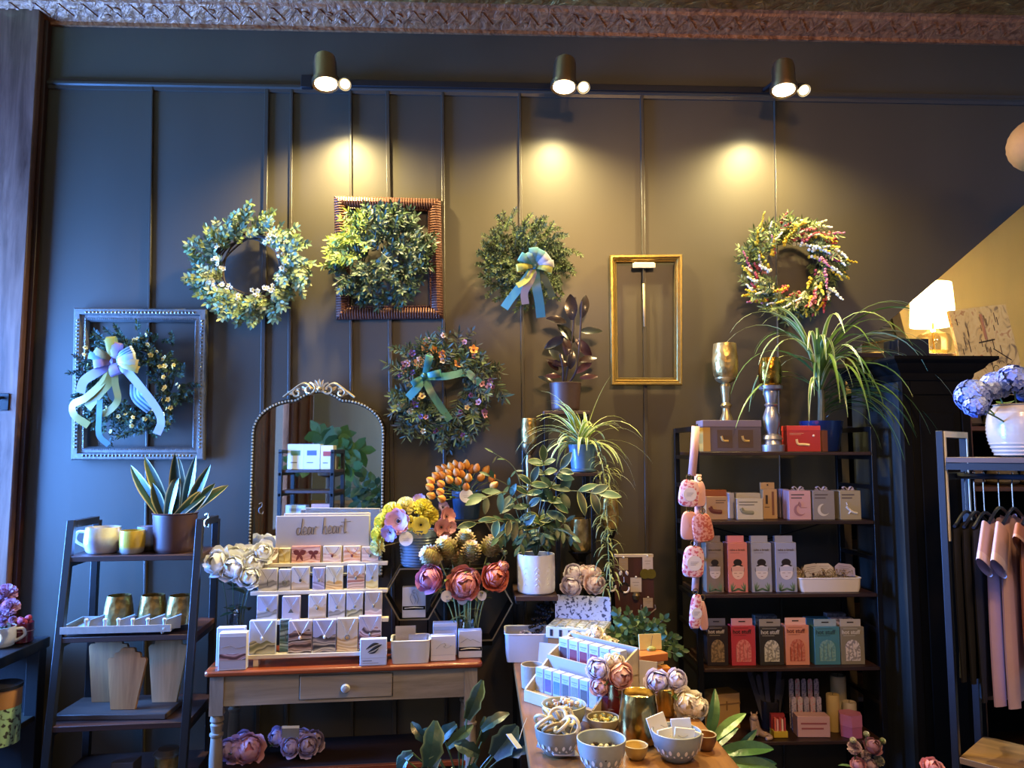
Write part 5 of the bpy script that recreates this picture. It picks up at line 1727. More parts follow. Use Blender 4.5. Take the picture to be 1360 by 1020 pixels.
# proteas and ranunculus in a glass jar
jq = onc(620, TZ, .155); s = mpp(jq)
o = vessel([(.040, 0), (.044, .004), (.044, .11), (.036, .13), (.036, .150)], 28, C('#8fa7b0'), .003).obj('glass_jar', glassy((.74, .82, .82), .14))
place(o, jq, 'clear glass jar of proteas and ranunculus behind the white boxes', 'vase')
JB = jq + Vector((0, 0, .012))
PRO = [bloom_protea(1, 2.6, C('#a09a5c'), C('#c9bc92'), C('#c48f88'), k) for k in range(2)]
for k, (px, py, r, dx, dz) in enumerate([(575, 734, 13, -.9, .6), (594, 724, 13.5, -.45, .9), (618, 714, 12.5, .0, 1.2), (625, 728, 12, .1, 1), (652, 721, 13, .5, 1.1), (613, 739, 10.5, 0, .7)]):
 f_ = Vector((dx, -.45, dz)).normalized()
 h_ = pv(px, py + 6, .14 + .02 * (k % 3))
 flower('protea', 'cream protea head among green leaves in the clear glass jar', 'flower', 'proteas in the glass jar', PRO[k % 2], h_ - f_ * r * s * .9, JB + Vector((.006 * (k - 2.5), .01, 0)), f_, r * s, VM(.6, 0, .1, 40), C('#7d8250'), .0035, 5, C('#79824e'), k, 0, .09, .018)
RAN = [bloom_rose(1, C('#b95c78'), C('#c9748a'), 7, 60, .6, .03), bloom_rose(1, C('#cc6d72'), C('#e0a08e'), 8, 61, .6, .03), bloom_rose(1, C('#cf5a3a'), C('#d97a50'), 7, 62, .6, .03), bloom_rose(1, C('#d98f88'), C('#e3b79f'), 5, 63, .4, .03)]
for k, (px, py, r, i, dx, dz, lb) in enumerate([(569, 768, 17, 0, -.5, .1, 'mauve-pink ranunculus leaning out of the glass jar towards the cards'), (616, 776, 20, 1, .0, .0, 'large coral-pink ranunculus at the front of the glass jar'), (659, 766, 16.5, 2, .4, .0, 'bright orange-red ranunculus in the glass jar'), (628, 763, 7, 3, .2, .3, 'peach ranunculus bud above the large coral-pink one'), (669, 752, 7.5, 3, .6, .3, 'small pink ranunculus bud above the orange-red one')]):
 flower('ranunculus', lb, 'flower', 'ranunculus in the glass jar', RAN[i], pv(px, py, .10), JB + Vector((.008 * (k - 2), -.012, 0)), Vector((dx, -1, dz + .15)), r * s, None, C('#6b7a44'), .0028, 1, C('#55683a'), k, .2, .06, .02)
for k, (px, py) in enumerate([(669.5, 736), (648, 753)]):
 flower('flower_bud', 'tiny round white-green bud rising from the glass jar', 'flower', 'green buds in the glass jar', bloom_protea(1, 1.6, C('#8a9a5c'), C('#cfd2b4'), C('#d9d6c4'), k), pv(px, py, .13), JB + Vector((.02, .012 + .006 * k, 0)), Vector((.4, -.2, 1)), 4 * s, None, C('#6b7a44'), .002)
for k, (px, py, r, lb) in enumerate([(593, 792, 7.5, 'round white tag hanging under the mauve-pink ranunculus'), (640, 791, 6.5, 'round white tag hanging under the orange-red ranunculus'), (614, 796, 7, 'round white tag half behind the large coral-pink ranunculus')]):
 p = pv(px, py, .115)
 o = thing('gift_tag', p, lb, 'tag', 'round tags on the jar flowers')
 m = MB(C('#c9cad3')); m.lathe([(r * s, -.0006), (r * s, .0006)], 20); d_ = m.obj('paper_disc', VM(.6, 0, .03), o); d_.rotation_euler = (R(86), 0, .2 - .5 * (k == 1))
 MB(C('#777782')).bx(-.010, .010, -.0014, -.0008, -.001, .001).bx(-.007, .007, -.0014, -.0008, -.006, -.005).obj('print', VM(.6), o)
 MB(C('#8d8468')).tube([(0, .001, r * s * .8), (.002, .008, .035)], .0007, 4).obj('thread', VM(.6), o)
# ---- peonies below the table
for k, (px, py, r, cc, lb) in enumerate([(311, 1008, 17, ('#b99ac8', '#c99ab4'), 0), (330, 1018, 22, ('#cf9cab', '#d98a9a'), 0), (309, 996, 14, ('#a98fb0', '#9a7a94'), 0), (322, 985, 15, ('#b39ac4', '#a78aae'), 0), (299, 1017, 15, ('#a88fc0', '#b99ab8'), 0), (366, 978, 14, ('#a89cc4', '#a08cb4'), 1), (399, 979, 13, ('#a89cc4', '#b9a0b8'), 1), (419, 990, 15, ('#b0a0c8', '#a58aa4'), 1), (409, 1012, 15, ('#b5a6d2', '#8d6a72'), 1), (384, 1020, 14, ('#b5a6d2', '#a58aa4'), 1)]):
 if k == 0:
  bq = [onc(318, LZ, .18), onc(388, LZ, .20)]
  for j in range(2):
   v = vessel([(.035, 0), (.04, .005), (.042, .05)], 20, C('#20262a'), .003).obj('flower_jar', glassy((.4, .45, .45), .1))
   place(v, bq[j], ['glass jar of pink peonies by the table leg', 'glass jar of lilac peonies with a hang tag under the table'][j], 'vase')
 b_ = bq[lb] + Vector((.006 * (k % 4 - 1.5), .004 * (k % 3), .012))
 h_ = pv(px, py, .12 if py > 990 else .17)
 h_.z = max(h_.z, LZ + .06)
 flower('peony', ['pink peony low beside the turned table leg', 'pale lilac peony around a hang tag under the table'][lb], 'flower', ['pink peonies by the table leg', 'lilac peonies under the table'][lb], bloom_rose(1, C(cc[0]), C(cc[1]), 6, 70 + k, .8, .06), h_, b_, Vector(((px - (318, 390)[lb]) * .03, -1, .5)), r * .85 * mpp(h_), None, C('#3f5038'), .0025, 2, C('#2f4a34'), k, .3, .07, .05)
p = pv(386, 966, .14)
o = thing('hang_tag', p, 'small kraft hang tag with a ring among the lilac peonies', 'tag')
MB(C('#6d6858')).bx(-.036, .036, 0, .0015, -.075, 0).obj('tag_card', VM(.6), o)
MB(C('#d9cfae')).bx(-.036, .036, -.001, .0025, -.004, .006).obj('bright_edge', VM(.5), o)
MB(C('#d8d8d8')).tube(circle((0, -.003, -.062), .014, 16, 'y', 0, math.pi), .002, 5).obj('ring', VM(.3, .8), o)
# ------------------------------------------------------------------ tiered plant stand in the middle
PB1, PB2, PB3 = P(714, 792, 3.335).z, 1.548, 1.832
mx0, mx1 = P(740, 628, 3.38).x, P(801, 628, 3.38).x
lx0, lx1 = P(684, 790, 3.335).x, mx0 - .003
hx0, hx1 = P(722, 547, 3.56).x, P(783, 547, 3.56).x
t = thing('plant_stand', (mx0, 3.68, 0), 'black metal plant stand with stepped brown boards beside the hexagon shelf', 'plant stand')
sh = Vector((-mx0, -3.68, 0))
m_ = lambda: MB(C('#101012'))
def pbx(n, x0, x1, y0, y1, z0, z1, mat, bev=.002): return MB(C('#101012')).bx(x0 + sh.x, x1 + sh.x, y0 + sh.y, y1 + sh.y, z0, z1).obj(n, mat, t, bevel=bev)
pbx('low_board', lx0, lx1, 3.335, 3.66, PB1 - .02, PB1, SHELFW)
pbx('low_board', lx1 + .03, mx1 + .09, 3.55, 3.66, PB1 - .02, PB1, SHELFW)
pbx('middle_board', mx0, mx1, 3.38, 3.54, PB2 - .016, PB2, SHELFW)
pbx('high_board', hx0, hx1, 3.555, 3.675, PB3 - .016, PB3, SHELFW)
for x, y, z in [(lx0 + .012, 3.648, PB1 - .02), (lx1 - .012, 3.648, PB1 - .02), (mx0 + .02, 3.558, PB2 - .03), (mx1 - .02, 3.558, PB2 - .03),
    (hx0 + .012, 3.566, PB3 - .016), (hx1 - .012, 3.580, PB3 - .016), (hx0 + .012, 3.663, PB3 - .016), (hx1 - .012, 3.663, PB3 - .016), (mx1 + .075, 3.645, PB1 - .02), (mx1 + .075, 3.562, PB1 - .02)]:
 pbx('post', x - .010, x + .010, y - .010, y + .010, 0, z, BLACKM, .001)
for x in (mx0 + .02, mx1 - .02): pbx('bracket', x - .008, x + .008, 3.385, 3.566, PB2 - .030, PB2 - .016, BLACKM, .001)
for x in (lx0 + .012, lx1 - .012): pbx('bracket', x - .008, x + .008, 3.345, 3.655, PB1 - .034, PB1 - .02, BLACKM, .001)
# dark ribbed pot with burgundy plant on the high board
q = on(751, PB3, 3.615)
t = thing('rubber_plant', q, 'dark burgundy-leaved plant in a brown ribbed pot on the highest board', 'potted plant')
s = mpp(q)
prof = [(.060, 0), (.064, .006)] + [(.066 + .009 * i / 12 + .001 * (i % 2), .01 + .115 * i / 12) for i in range(13)] + [(.0775, .134)]
vessel(prof, 32, C('#3a2620')).obj('pot', VM(.5, 0, .15), t)
soil(t, .068, .118)
DK = VM(.22, 0, .25, 20, coat=.4)
rr = random.Random(21)
def lpx(px, py, Y): return P(px, py, Y) - q
stems = [[(0, 0, .12), lpx(757, 470, 3.6), lpx(762, 430, 3.6), lpx(764, 395, 3.6)], [(0.005, .0, .12), lpx(766, 490, 3.58), lpx(771, 440, 3.57), lpx(773, 400, 3.56)], [(-.01, 0, .12), lpx(748, 490, 3.58), lpx(744, 470, 3.57)]]
for st in stems:
 MB(C('#2a1a16')).tube(bez(st, 5), .0045, 6).obj('stem', VM(.5), t)
for px, py, dx, dz, L, W in [(760, 415, -.1, 1, .13, .062), (772, 412, .3, 1, .12, .05), (752, 418, -.9, .25, .10, .04), (765, 440, .5, -.6, .12, .05), (752, 438, -.8, -.3, .12, .05), (770, 430, 1, .1, .11, .04), (762, 445, -.2, .3, .12, .055), (768, 470, .9, .3, .10, .04), (755, 475, -.9, .2, .10, .04), (748, 470, -.7, .7, .09, .045), (757, 480, .2, 1, .09, .04), (765, 485, .8, .6, .09, .04), (745, 490, -1, .1, .08, .03), (770, 492, 1, .2, .09, .03), (735, 498, -1, .5, .08, .025), (752, 462, .1, 1, .1, .05), (741, 482, -.7, .9, .08, .04)]:
 c = rr.choice(['#2a1a1c', '#241c1e', '#382024', '#1f211d', '#41262a'])
 MB().leaf(lpx(px, py + 10, 3.60 + rr.uniform(-.03, .03)), (dx, rr.uniform(-.4, .1), dz), L, W, nrm=(rr.uniform(-.4, .4), -1, .4), bend=.5, fold=.2, col=C(c), seg=6).obj('leaf', DK, t)
# spider plant in blue pot on the middle board
q = on(774, PB2, 3.455)
t = thing('spider_plant', q, 'spider plant with cream-striped arching leaves in a blue ribbed pot', 'potted plant')
s = mpp(q)
rp, hp = 17.5 * s, 36 * s
prof = [(rp * .80, 0), (rp * 1.0, .003), (rp * 1.02, .012), (rp * .86, .016)]
for i in range(10): prof += [(rp * (.86 + .16 * i / 9), .018 + (hp - .03) * i / 10), (rp * (.885 + .16 * i / 9), .018 + (hp - .03) * (i + .5) / 10)]
prof += [(rp * 1.08, hp)]
vessel(prof, 32, C('#4a6a80')).obj('pot', VM(.35, 0, .15, coat=.3), t, angle=50)
soil(t, rp * .92, hp * .88)
m = MB()
rr = random.Random(31)
for k in range(58):
 a = rr.uniform(0, 6.28)
 el = rr.uniform(.3, 1.4)
 d = Vector((math.cos(a) * math.cos(el), math.sin(a) * math.cos(el) * .7 - .12, math.sin(el)))
 L = rr.uniform(.16, .34) * (1.1 if abs(math.cos(a)) > .6 else .8)
 m.strap((rr.uniform(-.02, .02), rr.uniform(-.02, .02), hp * .9), d, L, rr.uniform(.020, .026), bend=rr.uniform(1.6, 3.2), col=C('#7c963c'), edge=jit(rr, C('#ebe8bc'), .08), seg=9)
for a, L, el, bd in ((.05, .36, .5, 1.8), (.2, .33, .9, 2.2), (3.0, .34, .6, 2.2), (3.2, .33, .9, 2.6), (.9, .36, 1.2, .9)):
 m.strap((0, 0, hp * .9), (math.cos(a) * math.cos(el), -.1, math.sin(el)), L, .014, bend=bd, col=C('#7c923f'), edge=C('#e6e3b4'), seg=10)
m.obj('foliage', VM(.4, 0, .1, 30, trans=.2), t)
m = MB()
run = bez([(.05, -.05, hp * .95), P(800, 618, 3.33) - q, P(803, 645, 3.33) - q, P(806, 680, 3.33) - q, P(808, 730, 3.34) - q, P(811, 785, 3.35) - q], 8)
m.tube(run, .002, 5, C('#a3a860'))
for k in range(120):
 p = run[min(len(run) - 1, int(6 + (len(run) - 7) * rr.random()))]
 a = rr.uniform(0, 6.28)
 m.strap(p + Vector((rr.uniform(-.022, .022), rr.uniform(-.02, .02), rr.uniform(-.02, .02))), (math.cos(a), math.sin(a) - .3, rr.uniform(.1, 1.1)), rr.uniform(.05, .10), .008, bend=rr.uniform(1.5, 3), col=jit(rr, C('#75813f'), .2), edge=jit(rr, C('#b9bb84'), .15), seg=6)
m.strap(P(812, 632, 3.4) - q - Vector((.05, 0, 0)), (1, -.2, .5), .19, .011, bend=2.2, col=C('#b9b98a'), edge=C('#e6e3b4'))
m.strap(P(790, 632, 3.4) - q, (-1, -.2, .3), .09, .010, bend=.4, col=C('#b9b98a'), edge=C('#e6e3b4'))
m.obj('trailing_runner', VM(.4, 0, .1, 30, trans=.2), t)
# candlesticks with hammered cups
def candlestick(name, q, H, cup, prof, mat, label, cupr=.043, col='#6a5a44', group='candlesticks with hammered cups', cupmat=None):
 t = thing(name, q, label, 'candle holder', group)
 MB(C(col)).lathe([(r, z * H) for r, z in prof], 26).obj('stem', mat, t, angle=30)
 c = vessel([(cupr * .78, 0), (cupr * .94, .012), (cupr * 1.02, cup * .3), (cupr * 1.03, cup * .5), (cupr * .90, cup)], 28, wall=.003).obj('cup', cupmat or GOLDH, t)
 c.location = (0, 0, H)
 return t
TURN_W = lambda k: [(r * k, z) for r, z in TURN]
TURN = [(.040, 0), (.040, .03), (.030, .05), (.018, .09), (.014, .14), (.020, .20), (.012, .24), (.018, .30), (.022, .44), (.014, .52), (.013, .58), (.020, .62), (.013, .66), (.015, .76), (.019, .88), (.014, .92), (.032, .96), (.036, .985), (.036, 1.0)]
BRASS = VM(.3, .8, .25, 40)
BLK = VM(.35, .2, .1)
q = on(703, PB1, 3.60)
hz_ = P(703, 590, 3.60).z - PB1
candlestick('candlestick', q, hz_, P(703, 556, 3.60).z - PB1 - hz_, TURN, BRASS, 'tall turned gilt candlestick with hammered cup rising behind the white pot', .037, '#7a6648')
q = on(771, PB1, 3.605)
h1 = P(771, 732, 3.605).z - PB1
candlestick('candlestick', q, h1, P(771, 689, 3.605).z - PB1 - h1, [(.05, 0), (.05, .06), (.02, .2), (.014, .4), (.03, .5), (.03, .62), (.02, .7), (.045, .9), (.058, .98), (.058, 1)], BLK, 'black candlestick with a wide hammered gold cup below the spider plant', .055, '#141213')
q = on(811, PB1, 3.605)
h1 = P(811, 702, 3.605).z - PB1
candlestick('candlestick', q, h1, P(811, 662, 3.605).z - PB1 - h1, [(.04, 0), (.04, .04), (.015, .2), (.012, .6), (.02, .7), (.014, .8), (.034, .98), (.034, 1)], BLK, 'black candlestick with gold cup half hidden by the trailing spider plant', .040, '#141213')
# white pot with arching plant on the low board
q = on(712, PB1, 3.432)
t = thing('arching_plant', q, 'green arching plant in a white pot embossed with leaves', 'potted plant')
s = mpp(q)
rp, hp = 25.2 * s, 50 * s
m = vessel([(rp * .88, 0), (rp * .97, .006), (rp * 1.0, hp * .12), (rp * 1.0, hp * .9), (rp * .99, hp)], 40, C('#cfcfd2'), .006)
pot = m.obj('pot', VM(.3, 0, .04, coat=.3), t)
m = MB(C('#cdcdd0'))
for k in range(10):
 a = 2 * math.pi * k / 10
 for j in range(4):
  for sg in (-1, 1):
   aa = a + sg * .10
   n_ = Vector((math.cos(aa), math.sin(aa), 0))
   m.leaf(n_ * rp * 1.0 + Vector((0, 0, hp * (.16 + .14 * j))), Vector((-n_.y * sg * .8, n_.x * sg * .8, 1)), hp * .17, rp * .22, nrm=n_, bend=0, fold=-.35)
m.obj('embossed_leaves', VM(.3, 0, .04, coat=.3), pot, smooth=True)
soil(t, rp * .93, hp * .9)
rr = random.Random(41)
LP = VM(.42, 0, .25, 30, trans=.1)
GR = [C('#243d28'), C('#2f4b2f'), C('#1f3626'), C('#3a5331')]
def branch(pts, n, L, W, edge=None, droop=.4, thin=False):
 pts = bez(pts, 6)
 m = MB(C('#5a5a34'))
 m.tube(pts, .0022, 5)
 for i in range(n):
  tt = .35 + .62 * i / max(1, n - 1)
  k = min(len(pts) - 2, int(tt * (len(pts) - 1)))
  ax = (pts[k + 1] - pts[k]).normalized()
  sx = frame_of(ax, (0, -1, .3))[0]
  for sg in (-1, 1):
   if rr.random() < .12: continue
   d = ax * .55 + sx * sg * .8 + Vector((0, -.2, -droop))
   m.leaf(pts[k], d, L * rr.uniform(.75, 1.15), W * rr.uniform(.8, 1.1), nrm=(rr.uniform(-.3, .3), -.8, .6), bend=rr.uniform(.1, .6), fold=.15, col=jit(rr, rr.choice(GR), .2), edge=jit(rr, edge, .15) if edge and rr.random() < .7 else None, seg=5)
 m.leaf(pts[-1], pts[-1] - pts[-2], L, W, nrm=(0, -.8, .6), bend=.3, col=jit(rr, rr.choice(GR), .2), edge=edge, seg=5)
 m.obj('branch', LP, t)
o0 = (0, 0, hp * .9)
lp = lambda px, py, Y=3.2: P(px, py, Y + .19) - q
VE = C('#a9ad6a')
branch([o0, lp(700, 690), lp(685, 625, 3.15), lp(655, 601, 3.1)], 6, .045, .010, None, .9)
branch([o0, lp(695, 690), lp(680, 650, 3.12), lp(650, 632, 3.05)], 4, .05, .018, None, .5)
branch([o0, lp(690, 690), lp(675, 655, 3.1), lp(640, 662, 3.0)], 5, .085, .036, None, .5)
branch([o0, lp(695, 700), lp(672, 690, 3.08), lp(632, 695, 3.0)], 5, .085, .036, VE, .6)
branch([o0, lp(715, 690), lp(722, 640, 3.15), lp(722, 612, 3.1)], 5, .075, .038, VE, .1)
branch([o0, lp(720, 695), lp(745, 655, 3.12), lp(795, 655, 3.05)], 6, .098, .042, VE, .35)
branch([o0, lp(716, 690), lp(735, 640, 3.12), lp(745, 622, 3.1)], 5, .085, .04, VE, .2)
branch([o0, lp(710, 700), lp(700, 660, 3.12), lp(706, 640, 3.1)], 4, .075, .036, VE, .2)
for k in range(9):
 a = k / 9 * math.pi * 2
 branch([o0, (.03 * math.cos(a), .03 * math.sin(a) - .02, hp + .05), (.09 * math.cos(a), .07 * math.sin(a) - .04, hp + .10), (.16 * math.cos(a), .10 * math.sin(a) - .05, hp + .05 + .05 * (k % 3))], 6, .050, .019, None, .7)
branch([o0, lp(700, 705), lp(675, 705, 3.1), lp(662, 715, 3.06)], 6, .05, .02, None, .7)
branch([o0, lp(725, 705), lp(748, 705, 3.1), lp(760, 712, 3.06)], 6, .05, .02, None, .7)
for dx in (-.05, .05):
 MB(C('#8a8a80')).tube([(dx, -.03, hp * .9), (dx * 1.1, -.03, hp + .09)], .0016, 5).obj('stake', VM(.5), t)
# ------------------------------------------------------------------ wooden display table, nearest to the camera
SZ = .74
SO = PZ(683, 885, SZ)
srz = .004
t = thing('display_table', (SO.x, SO.y, 0), 'long worn brown wooden table crowded with bowls and displays', 'table', rz=srz)
TW = wood(C('#4f321a'), C('#9a6a36'), .42, (10, 1.0, 10), 6, .1, coat=.2)
MB().bx(0, .60, -1.45, .20, SZ - .035, SZ).obj('tabletop', TW, t, bevel=.004)
MB().bx(.05, .55, -1.40, .15, SZ - .12, SZ - .035).obj('apron', wood(C('#2a1a10'), C('#4a2f1a'), .5, (10, 1, 10)), t, smooth=False)
for x in (.06, .54):
 for y in (-1.38, .13):
  MB().bx(x - .028, x + .028, y - .028, y + .028, 0, SZ - .035).obj('leg', wood(C('#20140c'), C('#3a2516'), .5, (10, 10, 1)), t, bevel=.003)
def st(px, py, dz=0.0):
 q = PZ(px, py, SZ + dz)
 q.z += .001
 return q
CER = VM(.35, 0, .1, 60, coat=.3)
# enamel tray with beads
q = st(704, 880)
q.z = SZ + .001
o, w, h = tray_box(670, 737, 844, 880, q, 'white enamel tray heaped with bead bracelets on the table corner', -.02, '#aeb6c8', .17)
rr = random.Random(51)
for k in range(7):
 cc = ['#8a7b96', '#b9b4bd', '#6f7c98', '#a89a86', '#54506a', '#c5bfc4', '#937f8a'][k]
 m = MB()
 R_ = rr.uniform(.026, .034)
 n = 20
 for i in range(n):
  a = 2 * math.pi * i / n
  m.ball((R_ * math.cos(a), R_ * math.sin(a), .004 * math.sin(2 * a + k)), .0062, 6, 5, jit(rr, C(cc), .35))
 b = m.obj('bead_bracelet', VM(.25, 0, .2, coat=.5), smooth=True)
 bp = q + Vector((-.055 + .036 * (k % 4), .05 + .055 * (k // 4), .058 + .012 * (k % 3)))
 place(b, bp, 'beaded bracelet lying in the white enamel tray on the table corner', 'bracelet', 'bracelets in the enamel tray')
 b.rotation_euler = (rr.uniform(-.7, .7), rr.uniform(-.4, .4), 0)
# rough cup and card next to it
q = st(707, 914)
o = vessel([(.030, 0), (.040, .004), (.043, .05), (.044, .088)], 28, C('#8d8478'), .005).obj('stone_cup', VM(.75, 0, .2, 40, .3))
place(o, q, 'small rough grey stone cup beside the stepped product display', 'cup')
q = st(728, 893)
o = MB(C('#b3b9c8')).bx(-.045, .045, 0, .003, 0, .11).obj('price_card', BOXM)
place(o, q + Vector((0, 0, .002)), 'small white price card leaning behind the rough stone cup', 'card', rz=-.25); o.rotation_euler = (-.2, .05, -.25)
for d in (): pass
# stepped display of small bottles
DA_, DB2 = st(697, 931), st(789, 962)
dv = DB2 - DA_; dw = dv.length; dr_ = math.atan2(dv.y, dv.x)
t = thing('stepped_display', DA_, 'cream stepped wooden display of small boxed bottles in two rows', 'display stand', rz=dr_)
DW = wood(C('#a0916f'), C('#bdae8c'), .55, (1.5, 14, 14), 5, .06)
D1, D2 = .125, .25
z1_, z2_ = .030, .115
MB().bx(0, dw, .002, D1, z1_ - .008, z1_).obj('tier_floor', DW, t)
MB().bx(0, dw, D1, D2, z2_ - .008, z2_).obj('tier_floor', DW, t)
MB(C('#989393')).bx(0, dw, D1 - .008, D1, z1_, z2_ + .028).bx(0, dw, D2 - .008, D2, 0, z2_ + .088).obj('back_board', BOXM, t, smooth=False)
MB().bx(0, dw, -.004, .004, 0, z1_ + .010).obj('front_lip', DW, t, smooth=False)
for x in (0, dw - .008):
 MB().prism([(0, 0), (D2, 0), (D2, z2_ + .088), (D1, z2_ + .030), (D1, z2_ + .02), (0, z1_ + .014)], x, x + .008, plane='yz').obj('side_board', DW, t, smooth=False)
tiers = [(0, z1_, ['#8d8878', '#5a4a72', '#4a6a74', '#4d4f55', '#6a7268', '#4a4648', '#a39a86'], '#9aa4c2'), (D1, z2_, ['#3d1a1e', '#6a1c2c', '#701e30', '#7c3444', '#8a8890', '#6a4a50'], '#a2a9c0')]
lab = {0: ['grey-labelled', 'violet-labelled', 'teal-labelled', 'charcoal-labelled', 'sage-labelled', 'black-labelled', 'sand-labelled'], 1: ['very dark red', 'deep red', 'wine red', 'dusty rose', 'silver-grey', 'plum']}
for ti, (yd, z, cols, topc) in enumerate(tiers):
 n = len(cols)
 for k, cc in enumerate(cols):
  bw = (dw - .03) / n
  x = .014 + bw * (k + .5)
  lq = Vector((x, yd + .040, z + .001))
  wq = DA_ + Matrix.Rotation(dr_, 3, 'Z') @ lq
  o = thing('bottle_box', wq, 'slim white box with %s panel on the %s tier of the stepped display' % (lab[ti][k], ('lower', 'upper')[ti]), 'box', 'small boxes on the stepped display', rz=dr_)
  hh = .084
  MB(C(topc)).bx(-bw * .44, bw * .44, 0, bw * .8, 0, hh).obj('carton', BOXM, o, bevel=.001)
  MB(C(cc)).bx(-bw * .36, bw * .36, -.0008, 0, hh * .10, hh * .62).obj('printed_panel', VM(.4, 0, .3, 90), o, smooth=False)
  MB(C('#6d7896')).bx(-bw * .3, bw * .3, -.0008, 0, hh * .78, hh * .82).bx(-bw * .2, bw * .2, -.0008, 0, hh * .70, hh * .72).obj('small_print', CARD, o, smooth=False)
q = st(853, 930)
o = MB(C('#a9a2a8')).bx(-.05, .05, 0, .012, 0, .135).obj('grey_panel', BOXM)
place(o, q, 'plain lilac-grey panel standing behind the gold candle', 'panel', rz=-.5); o.rotation_euler = (-.18, 0, -.45)
# crate with blue floral box
q = PZ(764, 886, SZ); q.z = SZ + .001
crz = -.33
t = thing('wooden_crate', q, 'small orange-brown wooden crate raising the blue floral box', 'crate', rz=crz)
CW = wood(C('#6a4420'), C('#a8743c'), .6, (1.6, 10, 10), 5)
cw_, cd_, chh = .235, .17, .10
for zz in (.0, .037, .074):
 MB().bx(-cw_ / 2, cw_ / 2, 0, .010, zz, zz + .028).obj('slat', CW, t, smooth=False)
 MB().bx(-cw_ / 2, cw_ / 2, cd_ - .010, cd_, zz, zz + .028).obj('slat', CW, t, smooth=False)
 MB().bx(cw_ / 2 - .010, cw_ / 2, .011, cd_ - .011, zz, zz + .028).obj('slat', CW, t, smooth=False)
 MB().bx(-cw_ / 2, -cw_ / 2 + .010, .011, cd_ - .011, zz, zz + .028).obj('slat', CW, t, smooth=False)
MB().bx(-cw_ / 2, cw_ / 2, 0, cd_, chh + .002, chh + .012).obj('lid_board', CW, t, smooth=False)
FLOR = speckled(C('#b3bfdc'), C('#3d4668'), 75, .60, .4)
t = thing('floral_box', q + Vector((0, 0, chh + .013)), 'pale blue floral display box with raised lid and slotted front', 'box', rz=crz)
fw, fd, fh = .25, .17, .045
MB().bx(-fw / 2, fw / 2, -.006, fd, 0, fh).obj('box_body', VM(.45, 0, .05), t, bevel=.002)
for d in t.children[0].data.attributes['col'].data: d.color = (*C('#c5c6c4'), 1)
MB().bx(-fw / 2, fw / 2, fd - .006, fd, fh + .001, fh + .105).obj('lid_panel', FLOR, t, smooth=False)
m = MB(C('#1e2030'))
for k in range(6):
 x = -fw / 2 + fw * (k + .6) / 6.3
 m.bx(x - .006, x + .006, -.0075, -.006, .008, .036)
m.obj('slot_pattern', VM(.5), t, smooth=False)
m = MB(C('#9a8f6a'))
for k in range(6):
 x = -fw / 2 + fw * (k + .5) / 6
 m.bx(x - .016, x + .016, .005, fd - .012, fh, fh + .004)
m.obj('soap_rows', speckled(C('#cdcab4'), C('#8f8f6a'), 60, .5, .4), t, smooth=False)
# roses above it
rv = on(776, SZ, 3.525)
RO = [bloom_rose(1, C('#e3d2da'), C('#e6b3a6'), 7, 80, .8, .05), bloom_rose(1, C('#dad4ea'), C('#dcc6d4'), 6, 81, .8, .05), bloom_rose(1, C('#dccad3'), C('#e6c6ba'), 5, 82, .4, .05), bloom_rose(1, C('#efe8da'), C('#ecd6b0'), 7, 83, .9, .05), bloom_rose(1, C('#eabab4'), C('#df8f86'), 8, 84, .8, .04)]
v = vessel([(.018, 0), (.021, .004), (.021, .15), (.017, .19), (.018, .22)], 24, C('#5a6a60'), .003).obj('bud_vase', VM(.2, 0, .1, coat=.5))
place(v, rv, 'green bud vase of blush roses hidden behind the floral box', 'vase')
for k, (px, py, r, i, dx, dz) in enumerate([(791, 775, 13, 0, .3, .1), (758, 779, 12.5, 1, -.3, .0), (760, 759, 11, 1, -.5, .7), (777, 757, 9, 2, 0, 1), (789, 760, 11, 2, .4, .7), (769, 768, 8, 1, 0, .4)]):
 h_ = P(px, py, 3.43 if k < 2 else 3.48)
 flower('blush_rose', 'blush rose rising behind the blue floral box', 'flower', 'blush roses behind the floral box', RO[i], h_, rv + Vector((.006 * (k - 2.5), .006 * (k % 2), .012)), Vector((dx, -1, dz)), r * mpp(h_), None, C('#44542f'), .0022, 2, C('#31452c'), k, .3, .05, .035)
# black beaded bundle on the left of the crate
q = on(714, SZ, 3.50)
t = thing('bracelet_stand', q, 'dark stand wound with black bead strands behind the enamel tray', 'jewellery stand')
MB(C('#1b1b20')).lathe([(.045, 0), (.045, .012), (.012, .02), (.012, .10), (.0001, .105)], 20).obj('post', VM(.4), t)
m = MB()
rr = random.Random(61)
for j in range(6):
 for i in range(16):
  a = 2 * math.pi * i / 16
  m.ball((.035 * math.cos(a) + .012 * (j - 2), .03 * math.sin(a), .075 + .024 * j + .012 * math.sin(a + j)), .0075, 6, 4, jit(rr, C(rr.choice(['#15151a', '#24262e', '#3a3d48'])), .3))
m.obj('bead_strands', VM(.2, 0, .2, coat=.5), t)
# cream roses lying behind the stepped display
rv = on(800, SZ, 3.17)
v = vessel([(.035, 0), (.038, .004), (.036, .07)], 20, C('#7a7f78'), .003).obj('bud_vase', VM(.4))
place(v, rv, 'low grey bud vase behind the stepped display holding cream roses', 'vase')
for k, (px, py, r) in enumerate([(766, 848, 11), (791, 850, 14), (813, 857, 12), (793, 838, 8)]):
 h_ = P(px, py, 3.14)
 flower('cream_rose', 'cream rose peeping over the back of the stepped display', 'flower', 'cream roses behind the stepped display', RO[3], h_, rv + Vector((.008 * (k - 1.5), 0, .012)), Vector((.1 * (k - 1), -.7, .8)), r * mpp(h_), None, C('#4b5a34'), .002, 1, C('#3a4d31'), k, .3, .04, .03)
